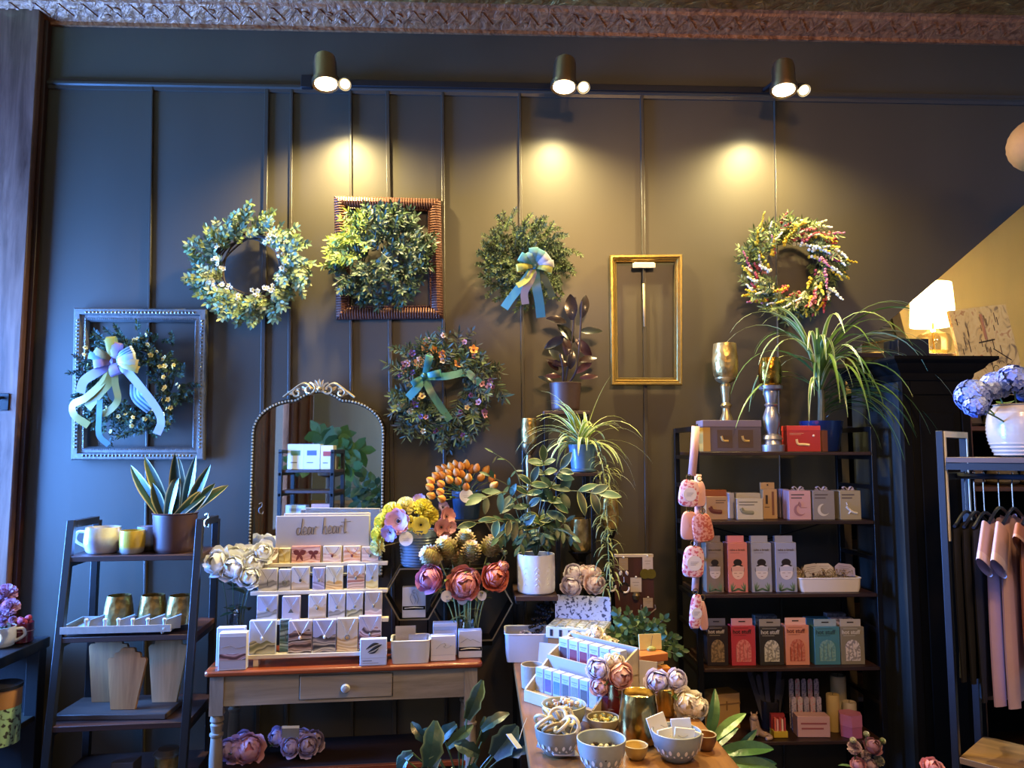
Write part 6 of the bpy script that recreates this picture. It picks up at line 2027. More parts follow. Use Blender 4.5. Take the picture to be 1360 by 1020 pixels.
# earring board
q = P(843, 838, 3.44); q.z = SZ + .001
t = thing('earring_board', q, 'dark red-brown wooden board hung with carded earrings', 'display board')
s = mpp(q)
bw, bt_ = 52 * s, P(843, 740, 3.44).z - SZ
MB().bx(-bw / 2, bw / 2, -.008, .008, 0, bt_).obj('board', wood(C('#2a120a'), C('#4a2214'), .5, (14, 14, 1.4)), t, smooth=False)
MB(C('#b9ab90')).bx(-bw / 2, bw / 2, -.012, .012, bt_ + .001, bt_ + .012).obj('top_strip', VM(.6), t, smooth=False)
MB().bx(-bw * .4, bw * .4, -.05, .06, -.0005, .014).obj('board_foot', wood(C('#2a120a'), C('#4a2214'), .5, (1.4, 14, 14)), t, smooth=False)
def ecard(px0, py0, px1, py1, col, label, ear):
 p0, p1 = P(px0, py0, 3.43), P(px1, py1, 3.43)
 w, h = p1.x - p0.x, p0.z - p1.z
 o = thing('earring_card', ((p0.x + p1.x) / 2, 3.428, p0.z), label, 'earring card', 'cards on the earring board')
 MB(C(col)).bx(-w / 2, w / 2, -.0012, 0, -h, 0).obj('paper_card', CARD, o, smooth=False)
 MB(C('#d8d2c4')).ball((0, -.003, .003), .005, 8, 6).obj('hook', VM(.3, .6), o)
 MB(C('#8a7f6d')).bx(-w * .3, w * .3, -.002, -.0012, -h * .35, -h * .31).bx(-w * .2, w * .2, -.002, -.0012, -h * .55, -h * .52).obj('small_print', CARD, o, smooth=False)
 if ear == 'drop':
  for sg in (-1, 1): MB(C('#cfc0b8')).leaf((sg * w * .28, -.004, -h - .002), (sg * .3, 0, -1), .022, .014, nrm=(0, -1, 0)).obj('earring', VM(.3), o, solid=.002)
 elif ear == 'disc':
  for sg in (-1, 1):
   e = MB(C('#8a7a2e')).lathe([(.022, -.001), (.022, .001)], 18).obj('earring', VM(.25, .7), o); e.location = (sg * .014, -.004 - .002 * (sg > 0), -h - .016); e.rotation_euler = (R(90), 0, 0)
 elif ear == 'hoop':
  MB(C('#9a8a78')).tube([(-.03, -.004, -h * .7), (-.034, -.004, -h - .004), (0, -.004, -h - .03), (.034, -.004, -h - .004), (.03, -.004, -h * .7)], .003, 6).obj('earring', VM(.3, .6), o)
 else:
  MB(C('#5a4a2a')).lathe([(.012, 0), (.018, -.012), (.012, -.03), (.0001, -.032)], 10, c=(0, -.004, -h - .002)).obj('earring', VM(.3, .5), o, smooth=True)
 return o
ecard(822, 741, 834, 757, '#8f7a5a', 'small tan earring card with pale drops, top of the board by the trailing plant', 'drop')
ecard(853, 739, 867, 757, '#b9ab97', 'pale earring card with two olive discs at the top corner of the board', 'disc')
ecard(837, 767, 852, 786, '#b5a892', 'pale earring card with small brass drops in the middle of the board', 'bell')
ecard(854, 794, 867, 807, '#a08f78', 'tan earring card with angular hoops low on the board', 'hoop')
for k, (px, py) in enumerate([(811, 778), (829, 780)]):
 p = P(px, py, 3.425)
 o = thing('hoop_earring', p, ['dark round hoop with pale crescent hanging beside the trailing plant', 'dark round hoop with pale crescent hanging nearer the middle of the board'][k], 'earring', 'hoops on the earring board')
 MB(C('#1a1615')).tube(circle((0, 0, 0), .020, 18), .003, 6).obj('hoop', VM(.2, .5), o)
 MB(C('#cfc0b0')).tube(circle((0.003, -.004, -.004), .018, 12, 'y', R(250), R(380)), .0045, 6).obj('crescent', VM(.3), o)
 MB(C('#cfc8bc')).tube([(0, 0, .020), (0, .006, .045)], .0012, 4).obj('hook', VM(.3, .5), o)
# small glossy plant
q = st(838, 872); q.z = SZ + .001; q.y = 3.24
t = thing('small_plant', q, 'bushy small-leaved glossy plant in a dark pot below the earring board', 'potted plant')
vessel([(.04, 0), (.045, .004), (.05, .075)], 24, C('#1d1d1f')).obj('pot', VM(.4), t)
soil(t, .045, .066)
m = MB()
rr = random.Random(71)
for k in range(70):
 a = rr.uniform(0, 6.28); el = rr.uniform(.25, 1.45)
 d = Vector((math.cos(a) * math.cos(el) * 1.25, math.sin(a) * math.cos(el) - .15, math.sin(el)))
 sprig(m, (rr.uniform(-.02, .02), rr.uniform(-.02, .02), .07), d, rr.uniform(.08, .17), [C('#34502f'), C('#43633a'), C('#2a4529'), C('#5d7a45')], rr, lw=.019, ll=.032, n=6, droop=.4)
m.obj('foliage', LP, t)
# soaps, boxes near the back corner
q = st(868, 905); q.z = SZ + .001
t = thing('soap_basket', q, 'heap of orange and yellow wrapped soap bars on a low wooden tray', 'soap tray')
MB().bx(-.07, .07, -.06, .06, 0, .012).obj('tray_board', CW, t, smooth=False)
lab_ = ['orange', 'yellow', 'pale yellow', 'amber', 'olive', 'cream']
for k, (dx, dy, dz, rz_, c) in enumerate([(-.03, .0, .013, .5, '#c98a3c'), (.035, .01, .013, .3, '#d9bd5a'), (.0, .03, .040, .8, '#cfc27c'), (.02, -.03, .040, .1, '#b9752e'), (-.035, -.03, .040, .9, '#8f8a4a'), (.0, .0, .067, .4, '#d9cfa0')]):
 o = MB(C(c)).bx(-.036, .036, -.022, .022, 0, .025).obj('soap_bar', VM(.55, 0, .2, 60), bevel=.004)
 place(o, q + Vector((dx, dy, dz)), '%s soap bar in the heap by the back corner of the wooden table' % lab_[k], 'soap', 'soap bars in the heap', rz_)
q = st(863, 888); q.z = SZ + .10; q.y = 3.0
o = MB(C('#a8632c')).bx(-.062, .062, -.05, .05, 0, .030).obj('orange_box', VM(.5, 0, .15), bevel=.003)
place(o, Vector((P(860, 876, 3.02).x, 3.02, SZ + .095)), 'flat orange box stacked on the soap heap', 'box', rz=.35)
o = MB(C('#cdbb7c')).bx(-.045, .045, -.004, .004, 0, .058).obj('wrapped_card', VM(.6, 0, .1))
t = thing('wrapped_card', Vector((P(864, 862, 3.04).x, 3.04, SZ + .127)), 'yellow paper card tied with string standing on the flat orange box', 'card', rz=.1)
o.parent = t; o.name = 'paper_card'; o.rotation_euler = (-.15, 0, 0)
MB(C('#6d5a3a')).tube([(-.002, -.006, 0), (.004, -.014, .056)], .0012, 4).obj('string', VM(.7), t)
MB(C('#8a8a4a')).ball((0, -.012, .004), .012, 8, 5, sx=1.6).obj('twine_bow', VM(.7), t)
# red vase with peach roses
q = st(813, 957)
v = thing('flower_vase', q, 'dark red glass vase of peach and lilac roses beside the gold candle', 'vase')
vessel([(.040, 0), (.046, .004), (.042, .05), (.032, .10), (.030, .125)], 6, C('#4a0d14'), .003).obj('vase_body', VM(.08, 0, .1, coat=1), v, angle=20)
MB(C('#7a2a34')).tube(circle((0, 0, .126), .030, 24, 'z'), .002, 5).obj('rim', VM(.1, 0, .05), v)
for k, (px, py, r, i, dx, dz, lb_) in enumerate([(826, 898, 16.5, 4, .3, .1, 'large peach-pink rose in the dark red glass vase'), (793, 889, 14, 1, -.4, .2, 'lilac-white rose in the dark red glass vase'), (795, 912, 12, 4, -.5, -.1, 'small pink rosebud low at the side of the dark red vase'), (811, 877, 8, 3, .0, .8, 'peach rosebud pointing up from the dark red vase'), (821, 876, 8, 3, .3, .8, 'cream rosebud beside the large peach-pink rose')]):
 h_ = P(px, py, q.y - .02 + .02 * (k > 2))
 flower('rose', lb_, 'flower', 'roses in the red vase', RO[i], h_, q + Vector((.008 * (k - 2), .004, .012)), Vector((dx, -1, dz)), r * mpp(h_), None, C('#4a5a34'), .0024, 2, C('#33482c'), k, .3, .045, .035)
# gold candle
q = st(849, 985)
s = mpp(q)
t = thing('gold_candle', q, 'large hammered gold candle with cream wax and one wick', 'candle')
rc, hc = 26.5 * s, P(849, 918, q.y).z - SZ - .004
vessel([(rc * .78, 0), (rc * .95, .006), (rc * 1.03, hc * .28), (rc * .98, hc * .6), (rc * .84, hc)], 36, wall=.004).obj('cup', hammered(C('#6f5a30'), C('#b79a5c'), .2, 38, .35), t)
MB(C('#d9c9a0')).lathe([(rc * .80, hc * .84), (.0001, hc * .845)], 28).obj('wax', VM(.5), t)
MB(C('#e9e2cc')).tube([(0, 0, hc * .84), (.001, 0, hc * .93)], .003, 6).obj('wick', VM(.6), t)
def bowl(name, px, py, rpx, hpx, label, col, holes=True, cat='bowl', group='ceramic bowls on the wooden table', inner=None):
 q = st(px, py)
 s = mpp(q)
 r, h = rpx * s, hpx * s
 t = thing(name, q, label, cat, group)
 m = MB()
 prof = [(r * .45, 0), (r * .55, h * .02), (r * .80, h * .30), (r * .95, h * .65), (r, h)]
 inn = [(r - .005, h - .001), (r * .93, h * .65), (r * .76, h * .33), (r * .45, h * .12), (.0005, h * .1)]
 m.lathe(prof + [(r - .002, h + .0015)] + inn, 40, [C(col)] * 5 + [C('#b9b7a6')] + [C(inner or col)] * 5)
 m.obj('bowl_body', CER, t, angle=50)
 if holes:
  m = MB(C('#ded8c8'))
  for k in range(18):
   a = 2 * math.pi * k / 18
   n_ = Vector((math.cos(a), math.sin(a), -.45)).normalized()
   m.leaf(Vector((math.cos(a) * r * .855, math.sin(a) * r * .855, h * .36)), Vector((math.cos(a) * .4, math.sin(a) * .4, 1)), h * .20, r * .13, nrm=n_, seg=3, fold=0, shape=lambda q: math.sin(math.pi * (q * .9 + .05)) ** .6)
   m.leaf(Vector((math.cos(a + .17) * r * .80, math.sin(a + .17) * r * .80, h * .27)), Vector((math.cos(a) * .5, math.sin(a) * .5, 1)), h * .10, r * .08, nrm=n_, seg=3, fold=0)
  m.obj('cut_dots', VM(.5), t)
 return t, q, r, h
bowl('ceramic_bowl', 749, 966, 30, 30, 'grey-green bowl of shell bracelets in front of the stepped display', '#8f978a', False)
BA = bowl('ceramic_bowl', 741, 1001, 31, 34, 'grey bowl overflowing with tagged bangles at the table edge', '#7d7f76', True)
BC = bowl('ceramic_bowl', 799, 1024, 33, 42, 'blue-grey bowl with a dotted cut pattern and shallow contents at the front', '#8a9492', True)
BD = bowl('ceramic_bowl', 899, 1008, 33, 36, 'blue-grey dotted bowl filled with white paper packets', '#7f8c8c', True)
bowl('trinket_bowl', 801, 970, 22, 17, 'small shallow bowl of yellow trinkets between the bangles and the red vase', '#8c8264', False)
bowl('brass_dish', 845, 1008, 16, 18, 'small brass dish at the foot of the gold candle', '#a58a4c', False, inner='#cbb06a')
bowl('copper_bowl', 937, 996, 15, 20, 'small copper nesting bowl beside the packet bowl', '#6b4426', False, inner='#8a5e34')
# contents
rr = random.Random(91)
bq = st(749, 966)
m = MB()
for k in range(60):
 a = rr.uniform(0, 6.28); q_ = rr.uniform(0, .055)
 m.ball((q_ * math.cos(a), q_ * math.sin(a), .05 + rr.uniform(0, .03) - q_ * .2), rr.uniform(.006, .010), 6, 4, jit(rr, C(rr.choice(['#cfc3ad', '#8a7360', '#e0d8c8', '#5a4a44', '#b09a86'])), .2), sz=.8)
o = m.obj('shell_beads', VM(.35, 0, .2, coat=.3)); place(o, bq + Vector((0, 0, .012)), 'mixed shell beads heaped in the grey-green bowl', 'beads', kind='stuff')
bangs = ['beige', 'cream', 'tan', 'pale gold', 'sand', 'ivory', 'brown', 'straw', 'bone']
for k in range(9):
 a = 2 * math.pi * k / 9
 o = MB(C(['#b9a583', '#d9ceae', '#a08a62', '#c9b57c', '#b5a684', '#d8d0ba', '#8a7450', '#cbbb8a', '#cfc7ae'][k])).tube(circle((0, 0, 0), .026, 18, 'z')[:-1], .0055, 7, closed=True).obj('bangle', VM(.4, 0, .25, 60))
 bp = BA[1] + Vector((.045 * math.cos(a) if k else 0, .045 * math.sin(a) if k else 0, BA[3] + (.012 if k else .03) + .008 * (k % 2)))
 place(o, bp, '%s bangle piled on the grey bowl at the table edge' % bangs[k], 'bangle', 'bangles in the grey bowl')
 o.rotation_euler = (rr.uniform(.3, 1.1), rr.uniform(-.5, .5), a)
for k, (px, py, rx, rz_, w_, h_, c) in enumerate([(690, 1000, 1.1, .7, .022, .06, '#9a9da6'), (718, 1000, .6, -.5, .028, .07, '#7f95c4'), (753, 1010, 1.45, .3, .085, .05, '#a9a9b4')]):
 q = st(px, py)
 t = thing('paper_tag', q + Vector((0, 0, .012)), ['white paper tag hanging over the table edge beside the bangles', 'bluish paper tag dangling in front of the bangle bowl', 'wide grey paper tag lying on the table before the bangle bowl'][k], 'tag', 'paper tags of the bangles')
 o = MB(C(c)).bx(-w_ / 2, w_ / 2, -.0008, .0008, 0, h_).obj('tag_card', CARD, t); o.rotation_euler = (-rx, .15, rz_)
 MB(C('#b9a888')).tube(bez([(0, .0, h_ * math.cos(rx)), (.01, .02, .05), (.025, .04, .075)]), .0012, 4).obj('string', VM(.7), t)
m = MB()
for k in range(70):
 a = rr.uniform(0, 6.28); q_ = .06 * math.sqrt(rr.random())
 m.ball((q_ * math.cos(a), q_ * math.sin(a), .02 + rr.uniform(0, .008)), .0065, 5, 4, jit(rr, C('#cfc5a4') if q_ < .045 else C('#3a2c22'), .2), sz=.7)
o = m.obj('small_beads', VM(.4, 0, .2)); place(o, BC[1] + Vector((0, 0, BC[3] * .35)), 'cream and dark small beads in the blue-grey front bowl', 'beads', kind='stuff')
for k, (dx, dy, dz, rz_, w_, h_, lb_) in enumerate([(-.03, .03, .03, .3, .06, .085, 'cream packet standing tallest at the back of the packet bowl'), (.03, .035, .03, -.2, .06, .07, 'bluish-white packet at the back of the packet bowl'), (-.035, -.01, .028, .5, .055, .06, 'white folded packet leaning beside the gold candle in the packet bowl'), (.012, -.02, .03, .05, .06, .065, 'white packet with a drawn bracelet at the front of the packet bowl'), (.045, -.005, .03, -.4, .045, .055, 'narrow white packet at the far side of the packet bowl')]):
 o = thing('paper_packet', BD[1] + Vector((dx, dy, dz)), lb_, 'packet', 'packets in the dotted bowl', rz=rz_)
 c = MB(C(['#d4cdb8', '#c3cad9', '#dcd8cc', '#dedacf', '#d8d4c9'][k])).bx(-w_ / 2, w_ / 2, -.003, .003, 0, h_).obj('packet_body', CARD, o, bevel=.0015); c.rotation_euler = (-.25 + .1 * k, .12 * (k - 2), 0)
 MB(C('#9a8f7c')).tube(bez([(-.015, -.008, h_ * .7), (0, -.010, h_ * .62), (.015, -.008, h_ * .7)]), .0009, 4).obj('thread', CARD, o)
m = MB()
for k in range(40):
 a = rr.uniform(0, 6.28); q_ = .045 * math.sqrt(rr.random())
 m.ball((q_ * math.cos(a), q_ * math.sin(a), .0), .006, 5, 4, jit(rr, C(rr.choice(['#d0b44c', '#c9bd7a', '#8fa08a'])), .2))
o = m.obj('yellow_trinkets', VM(.35, 0, .2)); place(o, st(801, 970) + Vector((0, 0, .034)), 'yellow trinkets filling the small shallow bowl', 'trinkets', kind='stuff')
# white roses at the right with a small gold cup
q = st(884, 950)
v = thing('flower_vase', q, 'small gold ribbed cup holding white roses behind the gold candle', 'vase')
vessel([(.026, 0), (.030, .004), (.032, .075), (.030, .09)], 28, C('#a07a34'), .003, wob=lambda a, z: 1 + .03 * math.sin(a * 14)).obj('vase_body', VM(.25, .85, .2), v)
for k, (px, py, r, i, dx, dz, lb_) in enumerate([(873, 906, 15, 1, -.2, .2, 'white rosebud above the gold candle'), (900, 902, 13, 1, .2, .5, 'white rose with long green sepals, furthest back by the bookcase'), (914, 936, 17, 3, .0, .1, 'large cream-white rose over the packet bowl'), (929, 941, 14, 3, .5, .0, 'cream-white rose tucked beside the large one over the packet bowl')]):
 h_ = P(px, py, q.y - .03 * (k > 1))
 flower('pale_rose', lb_, 'flower', 'white roses in the gold cup', RO[i], h_, q + Vector((.007 * (k - 1.5), .004, .012)), Vector((dx, -1, dz)), r * mpp(h_), None, C('#4a5a34'), .0024, 4 if k == 1 else 1, C('#4f6a3c'), k, .3, .06, .02)
# ------------------------------------------------------------------ floor plants
VARIEG = VM(.3, 0, .55, 22, bump=.3, bscale=60, coat=.2)
VARIEG.node_tree.nodes['Principled BSDF'].inputs['Coat Weight'].default_value = .05
def floor_plant(px, py, Y, label, name, leaves, potr=.10, poth=.2, LW=.62, LSH=None):
 p = P(px, py, Y); p.z = 0.001
 t = thing(name, p, label, 'potted plant')
 vessel([(potr * .75, 0), (potr * .8, .01), (potr, poth)], 28, C('#2a2725')).obj('pot', VM(.5), t)
 soil(t, potr * .92, poth * .9)
 for k, (x, y, dep, dx, dz, L, W, col, edge) in enumerate(leaves):
  tip = P(x, y, dep) - p
  m = MB(C('#4a5a34'))
  pts = bez([(0, 0, poth * .9), Vector((tip.x * .3, tip.y * .3, max(poth, tip.z * .75))), tip], 6)
  m.tube(pts, .003, 5)
  m.leaf(tip, (dx, -.15, dz), L * .95, W * LW, nrm=(.3 * (-1) ** k, -.75, .65), bend=.75, fold=.35, col=C(col), edge=C(edge) if edge else None, seg=8, shape=LSH)
  m.obj('leaf', VARIEG, t)
 return t
g1, g2, g3 = '#345a32', '#44693a', '#26432b'
floor_plant(955, 1100, 2.98, 'peace lily with broad light-green leaves between the table and the bookcase', 'peace_lily', [
 (938, 985, 2.85, .35, 1, .20, .075, g2, None), (945, 985, 2.84, .8, .9, .18, .07, '#668a4a', None), (950, 1000, 2.82, 1, .25, .25, .085, g2, None), (962, 1012, 2.80, 1, .05, .24, .08, '#4c6a3e', None), (955, 1020, 2.8, 1, -.4, .22, .08, g1, None), (940, 1000, 2.88, .6, .7, .16, .06, g1, None), (948, 1012, 2.9, .9, .5, .18, .07, g3, None), (970, 1020, 2.86, 1, .3, .2, .07, g3, None), (975, 1000, 3.0, .7, .7, .14, .05, g3, None)], .10, .22)
b1, b2, b3 = '#22382b', '#1c3026', '#304735'
floor_plant(612, 1100, 2.86, 'dark trailing ivy-like plant with pale-edged leaves under the console table end', 'pothos_plant', [
 (568, 1018, 2.78, .25, 1, .16, .095, '#2b463f', '#6d7f5c'), (548, 1000, 2.8, -.8, -.35, .08, .05, b2, '#6f8a62'), (595, 992, 2.8, .7, .7, .12, .05, b3, None), (606, 962, 2.82, -.8, -.5, .12, .06, b2, None), (620, 955, 2.8, .45, 1, .15, .065, b1, '#6d8a70'), (640, 970, 2.8, .6, .6, .12, .05, b1, None), (655, 1005, 2.76, .6, .8, .14, .10, '#243c4a', '#56706a'), (636, 1002, 2.78, -.6, .4, .10, .06, b2, None), (672, 1000, 2.76, .7, .4, .10, .08, '#2c4860', None), (565, 985, 2.84, -.5, .7, .09, .045, b2, None), (583, 1005, 2.78, -.6, -.6, .1, .06, b1, '#7a9070'), (625, 1015, 2.76, .3, -.6, .12, .07, b1, None), (600, 1020, 2.75, -.1, -.8, .12, .08, b2, '#7a9070'), (650, 1020, 2.74, .5, -.7, .1, .06, b2, None), (640, 985, 2.83, .2, .9, .09, .045, b1, None), (540, 1010, 2.78, -.6, -.8, .09, .05, b1, None), (586, 970, 2.85, -.9, .1, .09, .03, b3, None), (668, 985, 2.8, .9, .35, .09, .03, b2, None)], .10, .22, .95, lambda u: (math.sin(math.pi * min(1, u * .9 + .08)) ** .6) * (1 - .25 * math.sin(u * 9) ** 2))
# ------------------------------------------------------------------ black bookcase on the right
KY, KR = 3.30, 3.655
kx0, kx1 = P(927, 690, KY).x, P(1165, 700, KY).x
KZ = [P(1040, y, KY).z for y in (600, 692, 789, 887, 985)]
t = thing('bookcase', ((kx0 + kx1) / 2, KR, 0), 'black metal-framed open bookcase with five dark wooden shelves against the brown wall', 'bookcase')
kw = (kx1 - kx0) / 2
kd = KY - KR
DKW = wood(C('#1a0f0a'), C('#3a2318'), .45, (1.2, 12, 12), 5, .08)
ztop_ = P(930, 566, KY).z
for sx in (-1, 1):
 for yy, nm in ((kd + .012, 'front_post'), (-.012, 'rear_post')):
  MB(C('#0d0d0e')).bx(sx * kw - .012, sx * kw + .012, yy - .012, yy + .012, 0, ztop_).obj(nm, BLACKM, t, bevel=.002)
 MB(C('#0d0d0e')).bx(sx * kw - .010, sx * kw + .010, kd + .025, -.025, ztop_ - .022, ztop_).obj('side_rail', BLACKM, t)
 for z in KZ:
  for up in (0, .17):
   if z + up < ztop_ - .05: MB(C('#0d0d0e')).bx(sx * kw - .008, sx * kw + .008, kd + .025, -.025, z - .034 + up, z - .016 + up).obj('side_rung', BLACKM, t)
for z in KZ:
 MB().bx(-kw + .013, kw - .013, kd, -.004, z - .015, z).obj('shelf_board', DKW, t, bevel=.002)
for z in (KZ[1] - .02, KZ[3] - .02):
 MB(C('#0d0d0e')).bar((-kw + .02, -.03, z), (0, -.03, z - .10), .006).bar((kw - .02, -.03, z), (0, -.03, z - .10), .006).obj('cross_brace', BLACKM, t)
def bk(si, x0, x1, ytop, Y, label, col, dn=.05, name='gift_box', group=None, rz=0.0, cat='box', mat=None, part='carton'):
 q = on((x0 + x1) / 2, KZ[si], Y)
 s = mpp(q)
 w = (x1 - x0) * s
 h = P((x0 + x1) / 2, ytop, Y).z - KZ[si]
 o = thing(name, q, label, cat, group, rz=rz)
 MB(C(col)).bx(-w / 2, w / 2, 0, dn, 0, h).obj(part, mat or BOXM, o, bevel=.0015)
 return o, w, h
def face(o, name, m, mat=None):
 return m.obj(name, mat or CARD, o, smooth=False)
def lines(m, x0, x1, z, n, dz, hgt=.002, rr_=None):
 for k in range(n):
  m.bx(x0, x0 + (x1 - x0) * (1 - .18 * (k % 3)), -.0009, -.0001, z - dz * k - hgt, z - dz * k)
 return m
# top shelf
q = on(982, KZ[0], 3.42)
o, w, h = bk(0, 934, 1012, 559, 3.35, 'long lilac-grey gift box with a gold end on top of the bookcase', '#544c56', .10)
MB(C('#a5823f')).bx(-w / 2 - .0008, -w / 2 + w * .12, -.001, .101, .001, h * .78).obj('gold_end', BOXM, o, smooth=False)
MB(C('#6f6470')).bx(-w / 2 - .002, w / 2 + .002, -.003, .103, h * .80, h + .002).obj('lid', BOXM, o, bevel=.001)
for cx in (.38, .74):
 m = MB(C('#4a3a30')).bx(-w / 2 + w * (cx - .14), -w / 2 + w * (cx + .12), -.0012, 0, h * .12, h * .70); face(o, 'label_window', m)
 m = MB(C('#a8884a'))
 m.tube(bez([(-w / 2 + w * (cx - .07), -.0018, h * .5), (-w / 2 + w * (cx - .04), -.0018, h * .36), (-w / 2 + w * (cx + .05), -.0018, h * .34)]), .006, 6); e = face(o, 'printed_crescent', m)
SILV = VM(.3, .75, .2, 40)
q = on(966, KZ[0], 3.51)
h1 = P(966, 502, 3.51).z - KZ[0]
candlestick('candlestick', q, h1, P(966, 457, 3.51).z - KZ[0] - h1, TURN_W(1.35), BRASS, 'taller brass candlestick with gold cup behind the lilac-grey gift box', .058, '#a5946a', 'candlesticks on the bookcase')
q = on(1026, KZ[0], 3.36)
h1 = P(1026, 513, 3.36).z - KZ[0]
candlestick('candlestick', q, h1, P(1026, 476, 3.36).z - KZ[0] - h1, [(.052, 0), (.054, .10), (.040, .11), (.036, .16), (.046, .19), (.040, .24), (.024, .27), (.034, .40), (.038, .52), (.026, .64), (.022, .68), (.030, .71), (.022, .74), (.032, .88), (.030, .92), (.050, .95), (.053, 1.0)], SILV, 'shorter silver-grey turned candlestick with gold cup beside the red box', .050, '#98979a', 'candlesticks on the bookcase', hammered(C('#8a6424'), C('#d0a040'), .22, 45, .6))
o, w, h = bk(0, 1046, 1090, 566, 3.34, 'bright red gift box with a small gold crescent on top of the bookcase', '#a32a28', .07, rz=-.06)
MB(C('#c23a34')).bx(-w / 2 - .001, w / 2 + .001, -.0015, .0715, h * .82, h + .001).obj('lid', BOXM, o, bevel=.001)
m = MB(C('#d5b98a')); m.tube(bez([(-w * .22, -.0012, h * .48), (-w * .18, -.0012, h * .30), (0, -.0012, h * .28), (w * .16, -.0012, h * .26)]), .006, 6); face(o, 'printed_crescent', m)
m = MB(C('#d5b98a')); lines(m, -w * .42, w * .0, h * .72, 2, .006, .001); m.ball((w * .30, -.001, h * .62), .006, 6, 4); face(o, 'small_print', m)
o, w, h = bk(0, 1092, 1100, 572, 3.40, 'slim brown box edge showing beside the bright red box', '#6a3c28', .06)
# ponytail-like dracaena in a blue pot
q = on(1092, KZ[0], 3.50)
t = thing('dracaena', q, 'tall plant with long arching strap leaves in a cobalt blue pot on the bookcase', 'potted plant')
s = mpp(q)
rp, hp = 27 * s, 40 * s
vessel([(rp * .75, 0), (rp * .8, .005), (rp, hp * .9), (rp * 1.03, hp)], 32, C('#152a6a')).obj('pot', VM(.2, 0, .1, coat=.6), t)
soil(t, rp * .9, hp * .88)
MB(C('#5f5a3c')).tube([(0, 0, hp * .85), (.004, -.005, hp + .10), (0, 0, P(1090, 490, 3.5).z - q.z)], [.018, .016, .012], 10).obj('cane', VM(.8, 0, .3, 40, .4), t)
m = MB()
rr = random.Random(101)
dg, lg, wg = C('#3c5a2c'), C('#5f7c3c'), C('#c9cfa0')
def strp(z0, a, el, L, bd, w_=.017, c=None, e=None, tw=0.0):
 m.strap((.01 * math.cos(a), .01 * math.sin(a), z0), (math.cos(a) * math.cos(el), math.sin(a) * math.cos(el), math.sin(el)), L, w_, bend=bd, col=c or jit(rr, rr.choice([dg, lg]), .2), edge=e, seg=12, twist=tw)
zc_ = P(1090, 520, 3.5).z - q.z
zu = P(1092, 487, 3.5).z - q.z
for k in range(40):
 a = rr.uniform(0, 6.28)
 if math.sin(a) > .2: a = -a
 if math.cos(a) > .2 and math.sin(a) > -.5: a = -.55 + rr.uniform(-.2, .1)
 strp(rr.uniform(zc_ - .02, zu + .03), a, rr.uniform(.5, 1.4), rr.uniform(.36, .64), rr.uniform(2.2, 4.0), rr.uniform(.016, .024), e=wg if rr.random() < .35 else None, tw=rr.uniform(-.8, .8))
for a, el, L, bd in ((-.45, 1.15, .62, 2.6), (-.35, 1.2, .60, 2.4), (-.6, .9, .66, 2.8), (3.3, 1.2, .60, 2.9), (3.05, 1.1, .62, 3.1), (-.35, .8, .62, 2.6), (-.6, .9, .6, 2.8), (3.6, 1.0, .5, 3.0), (-1.3, 1.2, .45, 3.4), (-1.9, 1.1, .42, 3.4), (-.55, .6, .62, 2.4), (-.7, .5, .66, 2.2)):
 strp(zu, a, el, L, bd, .021, None, wg if rr.random() < .6 else None)
m.obj('foliage', VM(.32, 0, .12, 30, coat=.2, trans=.15), t)
m = MB()
for k in range(34):
 a = rr.uniform(-1.1, -.15)
 strp(hp * 1.0 + rr.uniform(0, .15), a, rr.uniform(.3, 1.0), rr.uniform(.35, .6), rr.uniform(2.2, 3.4), .012, jit(rr, C('#4a6630'), .2), tw=rr.uniform(-1, 1))
m.obj('drooping_leaves', VM(.35, 0, .12, 30, trans=.15), t)
# second shelf
G2_ = 'gift boxes on the second shelf'
def crescent(o, w, h, col, cx, cz, r):
 m = MB(C(col))
 out, inn = [], []
 for i in range(13):
  a = R(95 + 230 * i / 12)
  out.append((cx * w + r * math.cos(a), cz * h + r * math.sin(a)))
  inn.append((cx * w + r * .28 + r * .82 * math.cos(R(105 + 210 * i / 12)), cz * h + r * .10 + r * .82 * math.sin(R(105 + 210 * i / 12))))
 for i in range(12):
  m.add([(out[i][0], -.001, out[i][1]), (out[i + 1][0], -.001, out[i + 1][1]), (inn[i + 1][0], -.001, inn[i + 1][1]), (inn[i][0], -.001, inn[i][1])], [(0, 1, 2, 3)])
 face(o, 'printed_moon', m)
def patch(o, w, h, col, cx, cz, L, W, name='printed_patch'):
 m = MB(C(col)); m.tube(bez([(cx * w - L / 2, -.0008, cz * h + W * .9), (cx * w - L * .25, -.0008, cz * h), (cx * w + L / 2, -.0008, cz * h - W * .2)]), [W * .5 * k for k in [.5] + [1] * 15 + [.6]], 6)
 e = face(o, name, m); e.scale = (1, .3, 1)
o, w, h = bk(1, 937, 966, 651, 3.44, 'orange-topped box behind the tan one at the start of the second shelf', '#8a4a22', .05, group=G2_)
o, w, h = bk(1, 938, 967, 660, 3.36, 'tan eye-patch box with a brown crescent at the start of the second shelf', '#9c7f5e', .035, group=G2_)
patch(o, w, h, '#5a2a1c', -.05, .38, .055, .022); face(o, 'small_print', lines(MB(C('#4a3526')), -w * .05, w * .42, h * .85, 2, .010, .003))
for k, (a, b, c) in enumerate(((965, 972, '#8a8794'), (969, 976, '#9a9aa4'))):
 o, w, h = bk(1, a, b, 654 + k, 3.44 - .02 * k, ['narrow grey-lilac box spine between the tan and white boxes', 'narrow pale grey box spine touching the white boxes'][k], c, .05, group=G2_)
o, w, h = bk(1, 978, 1011, 655, 3.43, 'whitish box standing behind the front white eye-patch box', '#a7a49e', .05, group=G2_)
o, w, h = bk(1, 979, 1014, 662, 3.36, 'white eye-patch box with a grey-green crescent on the second shelf', '#b3b0a6', .035, group=G2_)
